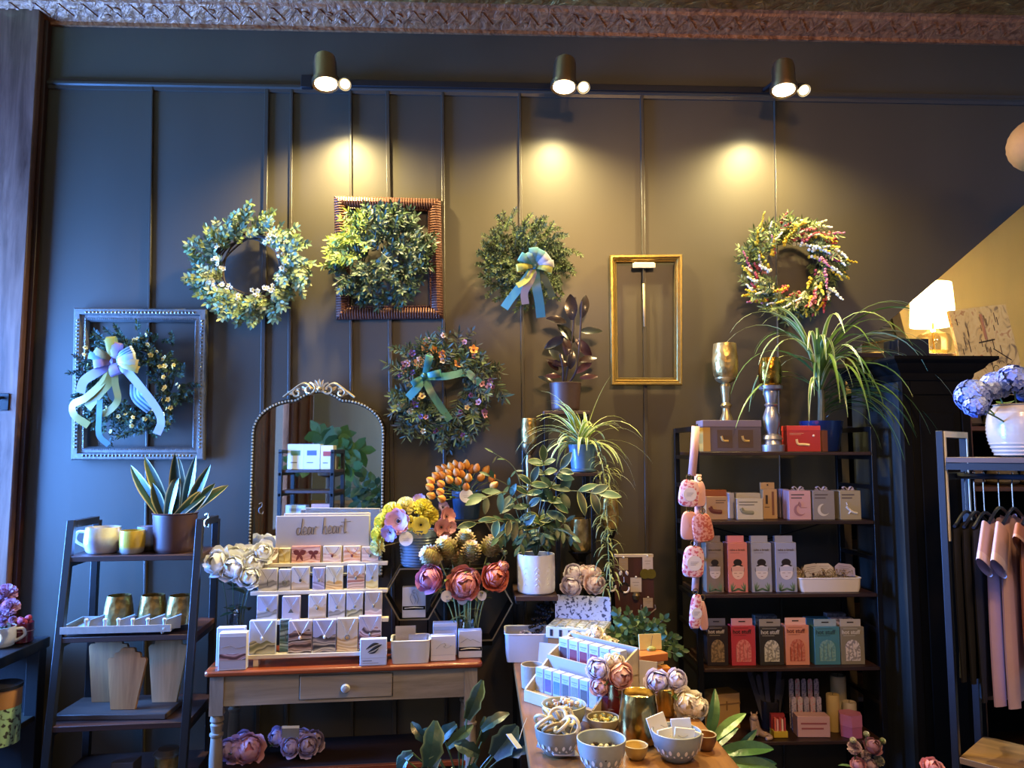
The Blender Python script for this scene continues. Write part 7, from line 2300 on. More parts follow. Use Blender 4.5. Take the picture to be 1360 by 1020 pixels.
patch(o, w, h, '#7b7d6c', -.10, .36, .058, .020); face(o, 'small_print', lines(MB(C('#5f5c56')), -w * .42, w * .30, h * .84, 2, .012, .004))
o, w, h = bk(1, 1011, 1030, 641, 3.47, 'taller kraft hang-top card behind the kraft roller box', '#a88a60', .012, group=G2_)
MB(C('#1d1612')).ball((0, -.001, h * .93), .004, 8, 5).obj('hang_hole', VM(.6), o)
o, w, h = bk(1, 1014, 1033, 650, 3.40, 'narrow kraft box printed with a brown roller on the second shelf', '#a5865c', .03, group=G2_)
face(o, 'printed_roller', MB(C('#6a4430')).bx(w * .12, w * .28, -.001, 0, h * .12, h * .92)); face(o, 'upright_print', MB(C('#2d2018')).bx(-w * .32, -w * .16, -.001, 0, h * .50, h * .80).bx(-w * .4, -w * .05, -.001, 0, h * .38, h * .40))
for k, (a, b) in enumerate(((1036, 1044), (1041, 1049))):
 o, w, h = bk(1, a, b, 650, 3.46 - .03 * k, ['outermost lilac box spine behind the pink moon box', 'inner lilac box spine against the pink moon box'][k], ['#77708f', '#8b84a6'][k], .04, group=G2_)
for x0, x1, c, mc_, nm, lb_ in ((1048.5, 1078, '#b58f96', '#8c6470', 'bird', 'pink box with a mauve moon and bird, ribbon on top'), (1080, 1109.5, '#7c7a7e', '#b9b7b4', 'moon', 'grey box with a pale crescent moon, ribbon on top'), (1116, 1144.5, '#8f8a7a', '#c9c7bc', 'stag', 'khaki-grey box with a white shape and ribbon, last on the second shelf')):
 o, w, h = bk(1, x0, x1, 652, 3.34, lb_, c, .075 if nm != 'stag' else .09, group=G2_)
 face(o, 'small_print', lines(MB(C('#4f474a')), -w * .40, w * .2, h * .88, 2, .014, .005))
 if nm != 'stag': crescent(o, w, h, mc_, -.02, .34, .027)
 else:
  m = MB(C(mc_)); m.tube(bez([(-w * .2, -.001, h * .45), (-w * .05, -.001, h * .34), (w * .1, -.001, h * .26), (w * .3, -.001, h * .22)]), .006, 5).tube([(-w * .15, -.001, h * .5), (-w * .2, -.001, h * .6)], .002, 4).tube([(w * .0, -.001, h * .3), (-w * .1, -.001, h * .2)], .004, 4); face(o, 'printed_shape', m)
 if nm == 'bird':
  m = MB(C(mc_)); m.leaf((0, -.001, h * .44), (-.2, 0, 1), .024, .014, nrm=(0, -1, 0)).tube([(.0, -.001, h * .42), (w * .3, -.001, h * .42)], .001, 4); face(o, 'printed_bird', m)
 m = MB(C('#a9a3b4'))
 for sg in (-1, 1):
  m.ribbon([(p.x, .02, h + p.z) for p in bez([(0, 0, .001), (sg * .012, 0, .016), (sg * .024, 0, .012), (sg * .014, 0, .002), (sg * .03, 0, .004)])], .008, nrm=(0, -.5, .8))
 m.obj('ribbon_bow', RIBBON, o)
# third shelf: tall boxes that read «take a break»
G3_ = 'tall printed boxes on the third shelf'
PALM = C('#5f7a5e')
for k, (x0, x1, c, lb_) in enumerate([(938.5, 962, '#77695a', 'tall taupe face-band box, first on the third shelf'), (967.5, 994, '#c27a7a', 'tall pink face-band box on the third shelf'), (999, 1026, '#8e93ab', 'tall blue-grey face-band box next to the pink one'), (1031, 1059.5, '#8990ad', 'tall blue-grey face-band box next to the white tray')]):
 ytop = 721
 for j, (dy, yy) in enumerate(((3.43, 711), (3.34, ytop))):
  l2 = lb_ if j else lb_.split(',')[0].split(' next')[0].split(' on ')[0] + [' standing at the back, first of the rear row', ' standing at the back, second of the rear row', ' standing at the back, third of the rear row', ' standing at the back, last of the rear row'][k]
  o, w, h = bk(2, x0 - (2 if not j else 0), x1 - (3 if not j else 0), yy + (10 if not j else 0), dy, l2, c if j else '#%02x%02x%02x' % tuple(int(int(c[i:i + 2], 16) * .94) for i in (1, 3, 5)), .05, group=G3_)
  MB(C(c)).bx(-w * .42, w * .42, .022, .024, h, h + .028).obj('hang_tab', BOXM, o)
  if not j: continue
  txt(o, 'take a break', w * .155, (0, -.0012, h * .855), col=C('#4a3a3a') if k != 0 else C('#3a3128'))
  face(o, 'small_print', lines(MB(C('#5f5250')), -w * .36, w * .1, h * .80, 1, .01, .0015))
  m = MB(C('#1b1416'))
  def disc(cx, cz, rx, rz_, col, y):
   m.add([(cx + rx * math.cos(2 * math.pi * i / 24), y, cz + rz_ * math.sin(2 * math.pi * i / 24)) for i in range(24)], [tuple(range(24))], C(col) if isinstance(col, str) else col)
  disc(0, h * .60, w * .22, w * .17, '#1b1416', -.0006)
  disc(0, h * .46, w * .34, w * .27, '#241a1c', -.0008)
  disc(0, h * .40, w * .30, w * .34, mixc(C(c), (.8, .72, .68), .55), -.0012)
  m.bx(-w * .31, w * .31, -.0024, -.0014, h * .43, h * .52, mixc(C(c), (.6, .6, .65), .35))
  for sg in (-1, 1): m.bx(sg * w * .13 - w * .07, sg * w * .13 + w * .07, -.0024, -.0014, h * .385, h * .391, C('#2a1f20'))
  m.bx(-w * .05, w * .05, -.0024, -.0014, h * .315, h * .323, C('#8a4a48'))
  face(o, 'printed_portrait', m)
  m = MB(PALM)
  for sg in (-1, 1):
   for i in range(5):
    a = R(90 - sg * (15 + 22 * i))
    m.leaf((sg * w * .34, -.0012, h * .02), (math.cos(a) * -1 if False else -sg * abs(math.cos(a)) * .6 + sg * .2, 0, max(.1, math.sin(a))), h * (.16 + .03 * (i % 2)), w * .07, nrm=(0, -1, 0), fold=0, bend=0)
  face(o, 'printed_fern', m)
q = on(1104, KZ[2], 3.335)
o, w, h = tray_box(1061, 1147, 768, 787, q, 'white rectangular tray of shredded paper and lilac sachets on the third shelf', 0.0, '#c7bdae', .19, .058)
m = MB()
rr = random.Random(111)
for k in range(260):
 p0 = Vector((rr.uniform(-w * .42, w * .42), rr.uniform(.03, .16), .05 + rr.uniform(0, .03)))
 a = rr.uniform(0, 6.28)
 m.tube(bez([p0, p0 + Vector((.012 * math.cos(a), .012 * math.sin(a), .012)), p0 + Vector((.026 * math.cos(a), .026 * math.sin(a), -.004))], 3), .0011, 3, jit(rr, C('#8f7a58'), .3), caps=False)
o2 = m.obj('shredded_paper', VM(.7)); place(o2, q + Vector((0, 0, .0)), 'shredded kraft paper filling the white tray', 'paper shred', kind='stuff')
for k, (dx, dy, c, lb_) in enumerate([(-.055, .035, '#a9a4a6', 'pale printed sachet leaning at the front of the shredded paper'), (.0, .05, '#b3aeb0', 'pale printed sachet in the middle of the shredded paper'), (.085, .04, '#8a86a8', 'lilac sachet at the cabinet end of the white tray')]):
 o = thing('paper_sachet', q + Vector((dx, dy, .064)), lb_, 'sachet', 'sachets in the white tray', rz=.2 * (1 - k))
 c_ = MB(C(c)).prism([(-.042, 0), (.042, 0), (.042, .038), (.026, .055), (-.026, .055), (-.042, .038)], 0, .004).obj('sachet_card', CARD, o, smooth=False); c_.rotation_euler = (-.5, .1 * (k - 1), 0)
 l_ = lines(MB(C('#5f5a60')), -.026, .026, .042, 4, .009, .0014).obj('small_print', CARD, o, smooth=False); l_.rotation_euler = c_.rotation_euler
 MB(C('#4a3028')).ball((-.01, -.004, .008), .006, 8, 5).obj('seal', VM(.5), o)
# fourth shelf: boxes that read «hot stuff»
G4_ = 'window boxes on the fourth shelf'
for k, (x0, x1, yt, c, sw, tc, lb_) in enumerate([(939.5, 968, 832, '#241b18', '#8a7454', '#a59a88', 'nearly black window box with beige rolls, first on the fourth shelf'), (972, 1004.5, 832, '#a8343e', '#c97a76', '#3a1a1c', 'crimson-pink window box on the fourth shelf'), (1009.5, 1042, 833, '#2c2822', '#b9b5a4', '#a59f90', 'charcoal window box with black and white marbled rolls'), (1044, 1076, 831, '#c27f62', '#a8543e', '#6a3426', 'peach-orange window box on the fourth shelf'), (1082.5, 1117, 833, '#3f7480', '#6f948c', '#24444c', 'teal window box on the fourth shelf'), (1117.5, 1149.5, 833, '#77705c', '#c3b9b4', '#b9b2a2', 'khaki window box with pink and white patterned rolls, last on the fourth shelf')]):
 o, w, h = bk(3, x0, x1, yt, 3.335, lb_, c, .05, group=G4_)
 MB(mixc(C(c), (.75, .7, .66), .3 if k not in (0,) else .12)).bx(-w * .44, w * .44, .016, .018, h, h + .030).obj('hang_tab', BOXM, o)
 MB(C('#1a1414')).bx(-w * .14, w * .14, .0152, .0165, h + .014, h + .019).obj('hang_slot', VM(.6), o)
 txt(o, 'hot stuff', w * .225, (-w * .06, -.0012, h * .86), col=C(tc), bold=.0006)
 face(o, 'small_print', lines(MB(C(tc)), -w * .38, w * .22, h * .96, 1, .01, .0014))
 face(o, 'small_print', lines(MB(C(tc)), -w * .38, w * .12, h * .775, 1, .01, .0014))
 aw, ah = w * .31, h * .56
 arch = [(-aw, h * .10), (aw, h * .10)] + [(aw * math.cos(R(180 * i / 12)), h * .10 + ah * .62 + ah * .38 * math.sin(R(180 * i / 12))) for i in range(13)]
 m = MB(C(sw)).prism(arch, -.0012, -.0002)
 face(o, 'arched_window', m, speckled(C(sw), mixc(C(sw), C('#1d1b1a') if k in (2, 5) else C(c), .6), 90, .52, .4))
 m = MB(mixc(C(sw), (0, 0, 0), .55))
 for i in (-1, 0, 1, 2):
  m.bx(-aw + aw * .5 * (i + 1.0) - .0012, -aw + aw * .5 * (i + 1.0) + .0012, -.0018, -.0012, h * .11, h * .10 + ah * (.62 + .30 * (1 - abs(i - .5) / 1.6)))
 face(o, 'roll_gaps', m)
for k, (x0, x1, yt, yd, c, lb_) in enumerate([(1004, 1034, 818, 3.46, '#5a5852', 'black and white patterned hang card behind the charcoal window box'), (1072, 1104, 821, 3.46, '#3a6a76', 'teal box standing behind the teal window box'), (1100, 1126, 815, 3.50, '#5f5c62', 'rearmost grey patterned card behind the khaki window box'), (1106, 1136, 822, 3.43, '#a49aa0', 'pale patterned card just behind the khaki window box')]):
 o, w, h = bk(3, x0, x1, yt, yd, lb_, c, .04, group=G4_, mat=speckled(C(c), mixc(C(c), (.02, .02, .02), .7), 70, .5, .45) if k != 1 else None)
# bottom shelf
o, w, h = bk(4, 946, 986, 922, 3.44, 'tan jewellery box with a gold-lit lid at the dim end of the lowest shelf', '#a5824c', .09, rz=.25)
MB(C('#7a5c30')).bx(-w / 2 - .001, w / 2 + .001, -.002, .092, h * .70, h * .74).bx(-w * .02, w * .02, -.004, 0, h * .55, h * .8).obj('lid_band', BOXM, o, smooth=False)
q = on(1008, KZ[4], 3.34); s = mpp(q)
t = thing('cat_figurine', q, 'small stretching cream ceramic cat on the lowest bookcase shelf', 'figurine')
m = MB(C('#a08672'))
bp = bez([(-.022, 0, .010), (-.022, 0, .05), (-.020, .004, .082), (-.014, .006, .066), (-.002, .012, .030), (.020, .014, .012), (.040, .010, .010)])
m.tube(bp, [.012 + .006 * math.sin(math.pi * i / (len(bp) - 1)) for i in range(len(bp))], 10)
m.ball((-.020, -.004, .088), .017, 12, 8, sz=.9)
for sg in (-1, 1): m.tube([(-.020 + sg * .010, -.004, .098), (-.020 + sg * .014, -.004, .114)], [.007, .0008], 6)
m.tube([(-.028, -.008, .06), (-.030, -.010, .005)], [.008, .007], 8); m.tube([(-.012, -.008, .06), (-.010, -.012, .005)], [.008, .007], 8)
m.tube(bez([(.02, .014, .014), (.042, .0, .012), (.045, -.02, .008), (.02, -.024, .006)]), [.009] * 24 + [.005], 8)
m.obj('cat_body', VM(.35, 0, .1, coat=.3), t, subsurf=1)
q = on(1023, KZ[4], 3.46)
t = thing('file_cup', q, 'dark cup of long navy nail files at the back of the lowest shelf', 'cup')
vessel([(.035, 0), (.038, .004), (.042, .12)], 20, C('#17171d')).obj('cup', VM(.4), t)
for k, (dx, lean, L) in enumerate([(-.02, -.28, .25), (.0, -.06, .28), (.02, .14, .29), (-.01, -.16, .22), (.028, .22, .20)]):
 o = MB(C(['#2b2b3a', '#33334a', '#2a2a3c', '#3a3a4c', '#24242e'][k])).prism([(-.011, 0), (.011, 0), (.011, L - .011), (.007, L - .003), (0, L), (-.007, L - .003), (-.011, L - .011)], -.0015, .0015).obj('nail_file', VM(.7))
 place(o, q + Vector((dx, .004 * (k - 2), .010)), 'navy nail file standing in the dark cup on the lowest shelf', 'nail file', 'navy files in the dark cup'); o.rotation_euler = (-.05, lean, 0)
o, w, h = bk(4, 1028, 1047, 952, 3.34, 'small yellow and red counter display of lip balms on the lowest shelf', '#b59a2c', .05, name='balm_display', cat='display box')
for d in o.children[0].data.vertices: d.co.z = min(d.co.z, h * .30)
face(o, 'red_panel', MB(C('#8a2a2c')).bx(-w / 2 + .001, w / 2 - .001, .030, .049, h * .30, h))
for i in range(5):
 MB(C(['#c9635a', '#d9a0a0', '#b54a48', '#e0b8a8', '#a83c44'][i])).bx(-w * .42 + w * .17 * i, -w * .42 + w * .17 * i + w * .12, .004, .016, h * .28, h * (.92 - .08 * (i % 2))).obj('balm_tube', VM(.35), o)
o, w, h = bk(4, 1060, 1103, 952, 3.34, 'pink and white cardboard stand of patterned nail files on the lowest shelf', '#b58f90', .06, name='file_stand', cat='display box', rz=-.05)
MB(C('#8a4a50')).bx(-w * .4, w * .4, -.001, 0, h * .62, h * .70).bx(-w * .38, w * .30, -.001, 0, h * .38, h * .46).obj('small_print', CARD, o, smooth=False)
for row, (yy, zt_, n) in enumerate(((.020, .165, 5), (.045, .235, 5))):
 for i in range(n):
  L = zt_ - .02
  f = MB(C(['#9d92a2', '#a89ca0', '#8f8798', '#a59298', '#9a90a6'][i])).prism([(-.0105, 0), (.0105, 0), (.0105, L - .010), (.006, L - .002), (-.006, L - .002), (-.0105, L - .010)], -.0012, .0012).obj('nail_file', speckled(C(['#9d92a2', '#a89ca0', '#8f8798', '#a59298', '#9a90a6'][i]), C('#b3707c') if i % 2 else C('#6a6480'), 110, .56, .6), smooth=False)
  wq = on(1082, KZ[4], 3.34) + Matrix.Rotation(-.05, 3, 'Z') @ Vector((-w * .40 + w * .80 * i / (n - 1), .066 + yy, 0))
  place(f, wq, ['patterned nail file in the front row of the pink and white stand', 'patterned nail file in the taller back row of the pink and white stand'][row], 'nail file', ['front files of the pink stand', 'back files of the pink stand'][row])
for x0, x1, yt, Y, c, lb_ in ((1105, 1125, 897, 3.50, '#a39a86', 'tallest cream pillar candle at the back of the lowest shelf'), (1099, 1116, 922, 3.42, '#a8915c', 'mustard-cream pillar candle behind the nail file stand'), (1120, 1138, 932, 3.44, '#a79c8c', 'short cream pillar candle behind the pink box')):
 q = on((x0 + x1) / 2, KZ[4], Y); s = mpp(q); r_ = (x1 - x0) / 2 * s; h = P((x0 + x1) / 2, yt, Y).z - KZ[4]
 t = thing('pillar_candle', q, lb_, 'candle', 'pillar candles on the lowest shelf')
 MB(C(c)).lathe([(r_ * .97, 0), (r_, .003), (r_, h - .004), (r_ * .95, h), (r_ * .8, h - .003), (.0001, h - .004)], 24).obj('wax', VM(.5, 0, .08), t)
 MB(C('#2a241c')).tube([(0, 0, h - .004), (.001, 0, h + .008)], .0012, 5).obj('wick', VM(.7), t)
q = on(1130, KZ[4], 3.36); s = mpp(q)
t = thing('pink_box', q, 'pink six-sided lidded box beside the post on the lowest shelf', 'box', rz=.2)
r_ = 15 * s; h = P(1130, 947, 3.36).z - KZ[4]
MB(C('#a05a7c')).lathe([(r_, 0), (r_, h * .48), (.0001, h * .481)], 6).obj('box_body', VM(.4, 0, .1), t, angle=20)
MB(C('#b06a8a')).lathe([(r_ * 1.04, h * .49), (r_ * 1.04, h), (.0001, h + .001)], 6).obj('lid', VM(.4, 0, .1), t, angle=20)
# key-ring pouches hanging from the bookcase's post
PK = speckled(C('#d9b5b4'), C('#b5545e'), 80, .55, .45)
PO = speckled(C('#c98a72'), C('#a8503c'), 90, .50, .45)
strap = MB(C('#c09a96')).ribbon([P(924, 566, 3.255), P(922, 600, 3.25), P(919, 632, 3.25)], .035).ribbon([P(927, 630, 3.262), P(927, 700, 3.262), P(924, 770, 3.262), P(923, 785, 3.262)], .030)
t = thing('wrist_strap', P(924, 566, 3.262), 'dusty pink strap hanging down the bookcase post and holding key pouches', 'strap')
o = strap.obj('strap_band', VM(.6, 0, .08), t, solid=.002); o.location = -Vector(t.location)
MB(C('#0d0d0e')).tube([P(924, 568, 3.262) - t.location, P(926, 564, 3.288) - t.location], .004, 6).obj('hook', BLACKM, t)
def pouch(px, py, wpx, hpx, rot, mat, label, disc=None, plain=None, dy=0.0):
 p = P(px, py, 3.225 + dy); s = mpp(p)
 w, h = wpx * s / 2, hpx * s / 2
 o = thing('hanging_pouch', p, label, 'pouch', 'key pouches on the bookcase post')
 pts = []
 for i in range(28):
  a = 2 * math.pi * i / 28
  c_, s_ = math.cos(a), math.sin(a)
  pts.append((w * abs(c_) ** .55 * (1 if c_ > 0 else -1) * (1 - .12 * s_), h * abs(s_) ** .6 * (1 if s_ > 0 else -1)))
 b = MB(C(plain or '#d9b5b4'))
 rows_ = []
 for sc, y in ((.05, -.016), (.6, -.015), (.92, -.010), (1.0, 0), (.92, .008), (.05, .010)):
  rows_.append([(x * sc, y, z * sc) for x, z in pts] + [(pts[0][0] * sc, y, pts[0][1] * sc)])
 b.grid(rows_)
 e = b.obj('pouch_body', mat or VM(.5, 0, .06), o); e.rotation_euler = (0, rot, 0)
 if disc:
  d = MB(C('#cfc7c0')); d.lathe([(disc * s, 0), (disc * s, .002), (.0001, .0021)], 24); d = d.obj('round_label', CARD, o); d.rotation_euler = (R(90), 0, 0); d.location = (0, -.016, -.004)
  lines(MB(C('#8a8078')), -disc * s * .55, disc * s * .55, .006, 3, .006, .0014).obj('label_print', CARD, d, smooth=False)
  d.children[0].rotation_euler = (R(-90), 0, 0); d.children[0].location = (0, 0, .0028)
 m = MB(C('#b5945a')); m.tube(circle((0, -.004, h + .010), .011, 14), .0022, 5, closed=False).tube([(0, -.004, h - .004), (0, -.004, h + .002)], .004, 6); m.obj('clasp', VM(.25, .9), o)
 return o
pouch(915, 655, 27, 36, .12, PK, 'pink flowered key pouch with a white round label, topmost on the strap', 9, None)
pouch(929, 656, 16, 34, .0, None, 'plain pink pouch half behind the topmost flowered one', None, '#cfa39a', .022)
pouch(915, 698, 22, 38, .05, None, 'plain peach pouch beside the orange patterned one', None, '#c28a76', .02)
pouch(933, 701, 28, 38, -.15, PO, 'orange-pink patterned pouch, second one down the strap')
pouch(921, 746, 29, 42, .08, PK, 'pink patterned pouch with a big white label, third one down the strap', 10)
pouch(924, 812, 16, 46, .1, PK, 'narrow pink patterned pouch hanging lowest on the strap', 7)
pouch(933, 817, 12, 40, -.1, None, 'plain pink pouch behind the lowest patterned one', None, '#c99a9a', .02)
# flowers on the floor at the right
p = P(1150, 1100, 3.02); p.z = .001
v = vessel([(.06, 0), (.07, .01), (.075, .25)], 24, C('#2f2f33'), .004).obj('flower_bucket', VM(.4)); place(v, p, 'dark bucket of magenta and pale blooms below the bookcase corner', 'bucket')
for k, (px, py, r, kd, c) in enumerate([(1135, 992, 10, 0, '#9a7a8e'), (1160, 990, 11, 1, '#7c2c50'), (1150, 1002, 7, 0, '#a8929c'), (1140, 1015, 9, 1, '#c07a90'), (1171, 985, 4, 2, '#b9b59a'), (1133, 984, 4, 2, '#b5b0a0'), (1150, 976, 4, 2, '#a9a590'), (1168, 1010, 8, 0, '#8a8a7a'), (1158, 1016, 8, 1, '#b08a98')]):
 h_ = P(px, py, 2.95)
 me = bloom_mum(1, C(c), mixc(C(c), (.6, .5, .5), .3), k) if kd == 0 else (bloom_rose(1, C(c), mixc(C(c), (.7, .5, .5), .3), 5, 120 + k, .7) if kd == 1 else bloom_protea(1, 1.8, C('#5a6a44'), C(c), C(c), k))
 flower(['pale_aster', 'magenta_rose', 'flower_bud'][kd], ['pale mauve bloom in the dark floor bucket', 'magenta bloom in the dark floor bucket', 'pale bud sticking up from the dark floor bucket'][kd], 'flower', ['pale blooms', 'magenta blooms', 'buds'][kd] + ' in the floor bucket', me, h_, p + Vector((.01 * (k - 4), .008 * (k % 3), .02)), Vector((.02 * (px - 1150), -.7, .8)), r * mpp(h_), None, C('#4a5a3c'), .002, 2, C('#4a6044'), k, .2, .07, .025)
h_ = P(1240, 1019, 2.75)
b_ = P(1240, 1080, 2.75); b_.z = .001
v = vessel([(.04, 0), (.05, .01), (.055, .30)], 20, C('#2f2f33'), .004).obj('flower_bucket', VM(.4)); place(v, b_, 'slim dark floor vase with one pink bloom by the clothes rail', 'vase')
flower('pink_peony', 'single bright pink bloom low beside the clothes rail post', 'flower', 'bloom by the rail', bloom_rose(1, C('#c9788e'), C('#d98aa0'), 6, 140, .8), h_, b_ + Vector((0, 0, .02)), (0, -.6, .9), 13 * mpp(h_), None, C('#4a5a3c'), .003, 1, C('#4a6044'), 3, .2)
# ------------------------------------------------------------------ dark tall cabinet with a cornice
cx0, cx1 = P(1207, 700, 3.2).x, P(1296, 700, 3.2).x
CF, CZ = 3.20, P(1222, 474, 3.18).z
CABW = wood(C('#141615'), C('#2b2f2d'), .6, (14, 14, 1.2), 5, .2)
CABF = wood(C('#040404'), C('#080808'), .8, (14, 14, 1.2), 5, .1)  # side wood blackened: the front's lack of light is in the colour
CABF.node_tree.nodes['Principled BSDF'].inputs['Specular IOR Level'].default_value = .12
CABW.node_tree.nodes['Principled BSDF'].inputs['Specular IOR Level'].default_value = .3
t = thing('tall_cabinet', ((cx0 + cx1) / 2, 3.66, 0), 'tall dark distressed wooden cabinet with a flared cornice beside the bookcase', 'cabinet')
cw = (cx1 - cx0) / 2; cf = CF - 3.66
MB().bx(-cw, -cw + .02, cf + .03, 0, 0, CZ - .10).obj('side_panel', CABW, t, bevel=.003)
MB().bx(cw - .02, cw, cf + .03, 0, 0, CZ - .10).obj('side_panel', CABW, t, bevel=.003)
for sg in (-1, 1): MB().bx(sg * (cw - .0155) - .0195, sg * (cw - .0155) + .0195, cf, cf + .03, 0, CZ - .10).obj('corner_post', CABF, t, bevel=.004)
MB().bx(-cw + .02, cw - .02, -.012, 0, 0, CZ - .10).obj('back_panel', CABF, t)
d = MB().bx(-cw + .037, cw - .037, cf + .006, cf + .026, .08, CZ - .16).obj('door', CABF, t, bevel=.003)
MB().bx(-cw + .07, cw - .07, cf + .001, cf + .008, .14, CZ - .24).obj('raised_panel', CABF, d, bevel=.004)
MB(C('#2a2620')).ball((cw - .05, cf - .008, 1.05), .012, 10, 7).obj('knob', VM(.3, .8), d)
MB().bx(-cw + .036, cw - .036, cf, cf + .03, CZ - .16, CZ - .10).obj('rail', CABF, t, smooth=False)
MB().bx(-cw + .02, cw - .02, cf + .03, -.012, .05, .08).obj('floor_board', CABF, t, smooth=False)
m = MB()
pr_ = [(0, -.10), (.006, -.10), (.012, -.085), (.014, -.07), (.035, -.05), (.045, -.03), (.062, -.018), (.066, -.012), (.066, 0)]
rows_ = []
for o_, z in pr_:
 rows_.append([(-cw - o_, 0, CZ + z), (-cw - o_, cf - o_, CZ + z), (cw + o_ * 1.5, cf - o_, CZ + z), (cw + o_ * 1.5, 0, CZ + z)])
m.grid(rows_)
k_ = len(m.v)
m.add(rows_[-1], [(0, 1, 2, 3)]); m.add(rows_[0], [(3, 2, 1, 0)])
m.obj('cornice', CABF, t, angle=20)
q = on(1215, CZ, 3.36); s = mpp(q)
o = MB(C('#0b0b0d')).bx(-22 * s, 21 * s, 0, .12, 0, P(1215, 450, 3.36).z - CZ).obj('black_box', VM(.5), bevel=.003)
place(o, q, 'plain black box on top of the tall dark cabinet', 'box', rz=.04)
# ------------------------------------------------------------------ nook under the stair
NY = 4.05
nz = P(1240, 469, NY).z
NW = wood(C('#3a2412'), C('#6a4424'), .5, (1.3, 12, 12), 5, .08)
nx0, nxm, nx1 = DB.x + .02, P(1283, 480, NY).x, XR - .05
t = thing('built_in_shelf', (nx0, NY, 0), 'brown built-in shelf unit under the stair carrying the lamp', 'shelf unit')
def nb(n, a, b, y0, y1, z0, z1, mat=NW): MB().bx(a - nx0, b - nx0, y0 - NY, y1 - NY, z0, z1).obj(n, mat, t, bevel=.002)
nb('top_board', nx0, nxm, NY, NY + .5, nz - .025, nz)
nz2 = P(1330, 508, NY - .02).z
nb('top_board', nxm + .003, nx1, NY - .1, NY + .5, nz2 - .025, nz2)
for z in (1.78, 1.45, 1.12, .75, .35):
 nb('shelf_board', nx0 + .031, nx1 - .031, NY + .02, NY + .46, z - .025, z)
for x in (nx0 + .015, nxm, nx1 - .015):
 nb('upright', x - .015, x + .015, NY, NY + .46, 0, nz2 - .03 if x > nx0 + .1 else nz - .03)
nb('upright', nxm - .03, nxm - .016, NY, NY + .4, nz2 - .03, nz - .026)
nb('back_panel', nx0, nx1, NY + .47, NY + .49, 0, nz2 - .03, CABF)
rr = random.Random(131)
for k in range(7):
 z = (1.78, 1.45)[k % 2]
 x = nxm + .12 + .20 * (k // 2)
 if x > nx1 - .12: continue
 o = MB(jit(rr, C('#6a6458'), .3)).lathe([(.05, 0), (.075, .01), (.085, .02), (.07, .10), (.03, .12), (.0001, .12)], 24).obj('felt_hat', VM(.8, 0, .15))
 place(o, (x, NY + .22, z + .001), 'grey felt hat on the %s built-in board, %s from the cabinet' % (('upper', 'lower')[k % 2], ('first', 'second', 'third', 'fourth')[k // 2]), 'hat', 'hats on the built-in shelf')
# lamp
q = on(1241, nz, NY + .16); s = mpp(q)
t = thing('table_lamp', q, 'glowing cream drum-shade table lamp with a clear glass base under the stair', 'lamp')
zb = lambda y: P(1241, y, q.y).z - q.z
MB(C('#b58a3c')).lathe([(22 * s, 0), (22 * s, .008), (12 * s, .012), (.0001, .013)], 28).obj('brass_foot', VM(.25, .9), t)
MB().lathe([(14 * s, .014), (20 * s, .03), (22 * s, zb(453)), (19 * s, zb(445)), (9 * s, zb(441)), (7.5 * s, zb(439)), (7.5 * s, zb(434))], 28, C('#d8c89a')).obj('glass_base', glassy((.97, .93, .80), .12), t)
MB(C('#b58a3c')).tube([(0, 0, .014), (0, 0, zb(425))], .006, 8).obj('stem', VM(.25, .9), t)
sh_b, sh_t = zb(433), zb(378)
m = MB(C('#e9d6a0'))
m.lathe([(27.5 * s, sh_b), (24.5 * s, sh_t)], 36)
m.f = [f for f in m.f if len(f) == 4]
e = m.obj('lamp_shade', None, t)
ms, nt, b = newmat('lamp_shade_cloth')
b.inputs['Base Color'].default_value = (.85, .72, .42, 1); b.inputs['Roughness'].default_value = .8
nn = nd(nt, 'ShaderNodeTexNoise', Scale=60.0); cr_ = ramp(nt, [(.3, C('#e6d29a')), (.7, C('#f0deae'))]); nt.links.new(nn.outputs['Fac'], cr_.inputs[0]); nt.links.new(cr_.outputs[0], b.inputs['Base Color'])
tl_ = nd(nt, 'ShaderNodeBsdfTranslucent'); nt.links.new(cr_.outputs[0], tl_.inputs[0])
mx_ = nd(nt, 'ShaderNodeMixShader', Fac=.35); nt.links.new(b.outputs[0], mx_.inputs[1]); nt.links.new(tl_.outputs[0], mx_.inputs[2]); nt.links.new(mx_.outputs[0], nt.nodes['Material Output'].inputs[0])
e.data.materials.clear(); e.data.materials.append(ms)
bulb = MB().ball((0, 0, (sh_b + sh_t) / 2), .03, 12, 8).obj('bulb', glow((1, .85, .5), 40), t)
lamp('POINT', 'lamp_light', q + Vector((0, 0, (sh_b + sh_t) / 2)), LAMPW, (1.0, .84, .52), shadow_soft_size=.05)
# pictures
p0, p1 = P(1327, 505, NY - .06), None
t = thing('canvas_painting', Vector((P(1320, 505, NY - .04).x, NY - .04, nz2 + .008)), 'pale abstract city painting leaning beside the lamp under the stair', 'painting')
s = mpp(Vector(t.location))
wc, hc = 80 * s, 101 * s
lean = Matrix.Rotation(R(-6), 4, 'X') @ Matrix.Rotation(R(-7), 4, 'Y')
mt, nt, b = newmat('painted_canvas')
co = coords(nt, (14, 14, 9))
n1 = nd(nt, 'ShaderNodeTexNoise', Scale=1.3, Detail=5.0, Distortion=1.5); nt.links.new(co, n1.inputs['Vector'])
c1 = ramp(nt, [(.24, C('#4a4038')), (.33, C('#a08e70')), (.42, C('#dfcb92')), (.60, C('#e6d8a6')), (.68, C('#c08a60')), (.74, C('#d6c48e'))])
nt.links.new(n1.outputs['Fac'], c1.inputs[0]); nt.links.new(c1.outputs[0], b.inputs['Base Color']); b.inputs['Roughness'].default_value = .7
m = MB(); m.M = lean; m.bx(-wc / 2, wc / 2, -.012, .012, 0.012, hc); m.obj('canvas', mt, t, smooth=False)
m = MB(C('#3d2f28')); m.M = lean
rr = random.Random(141)
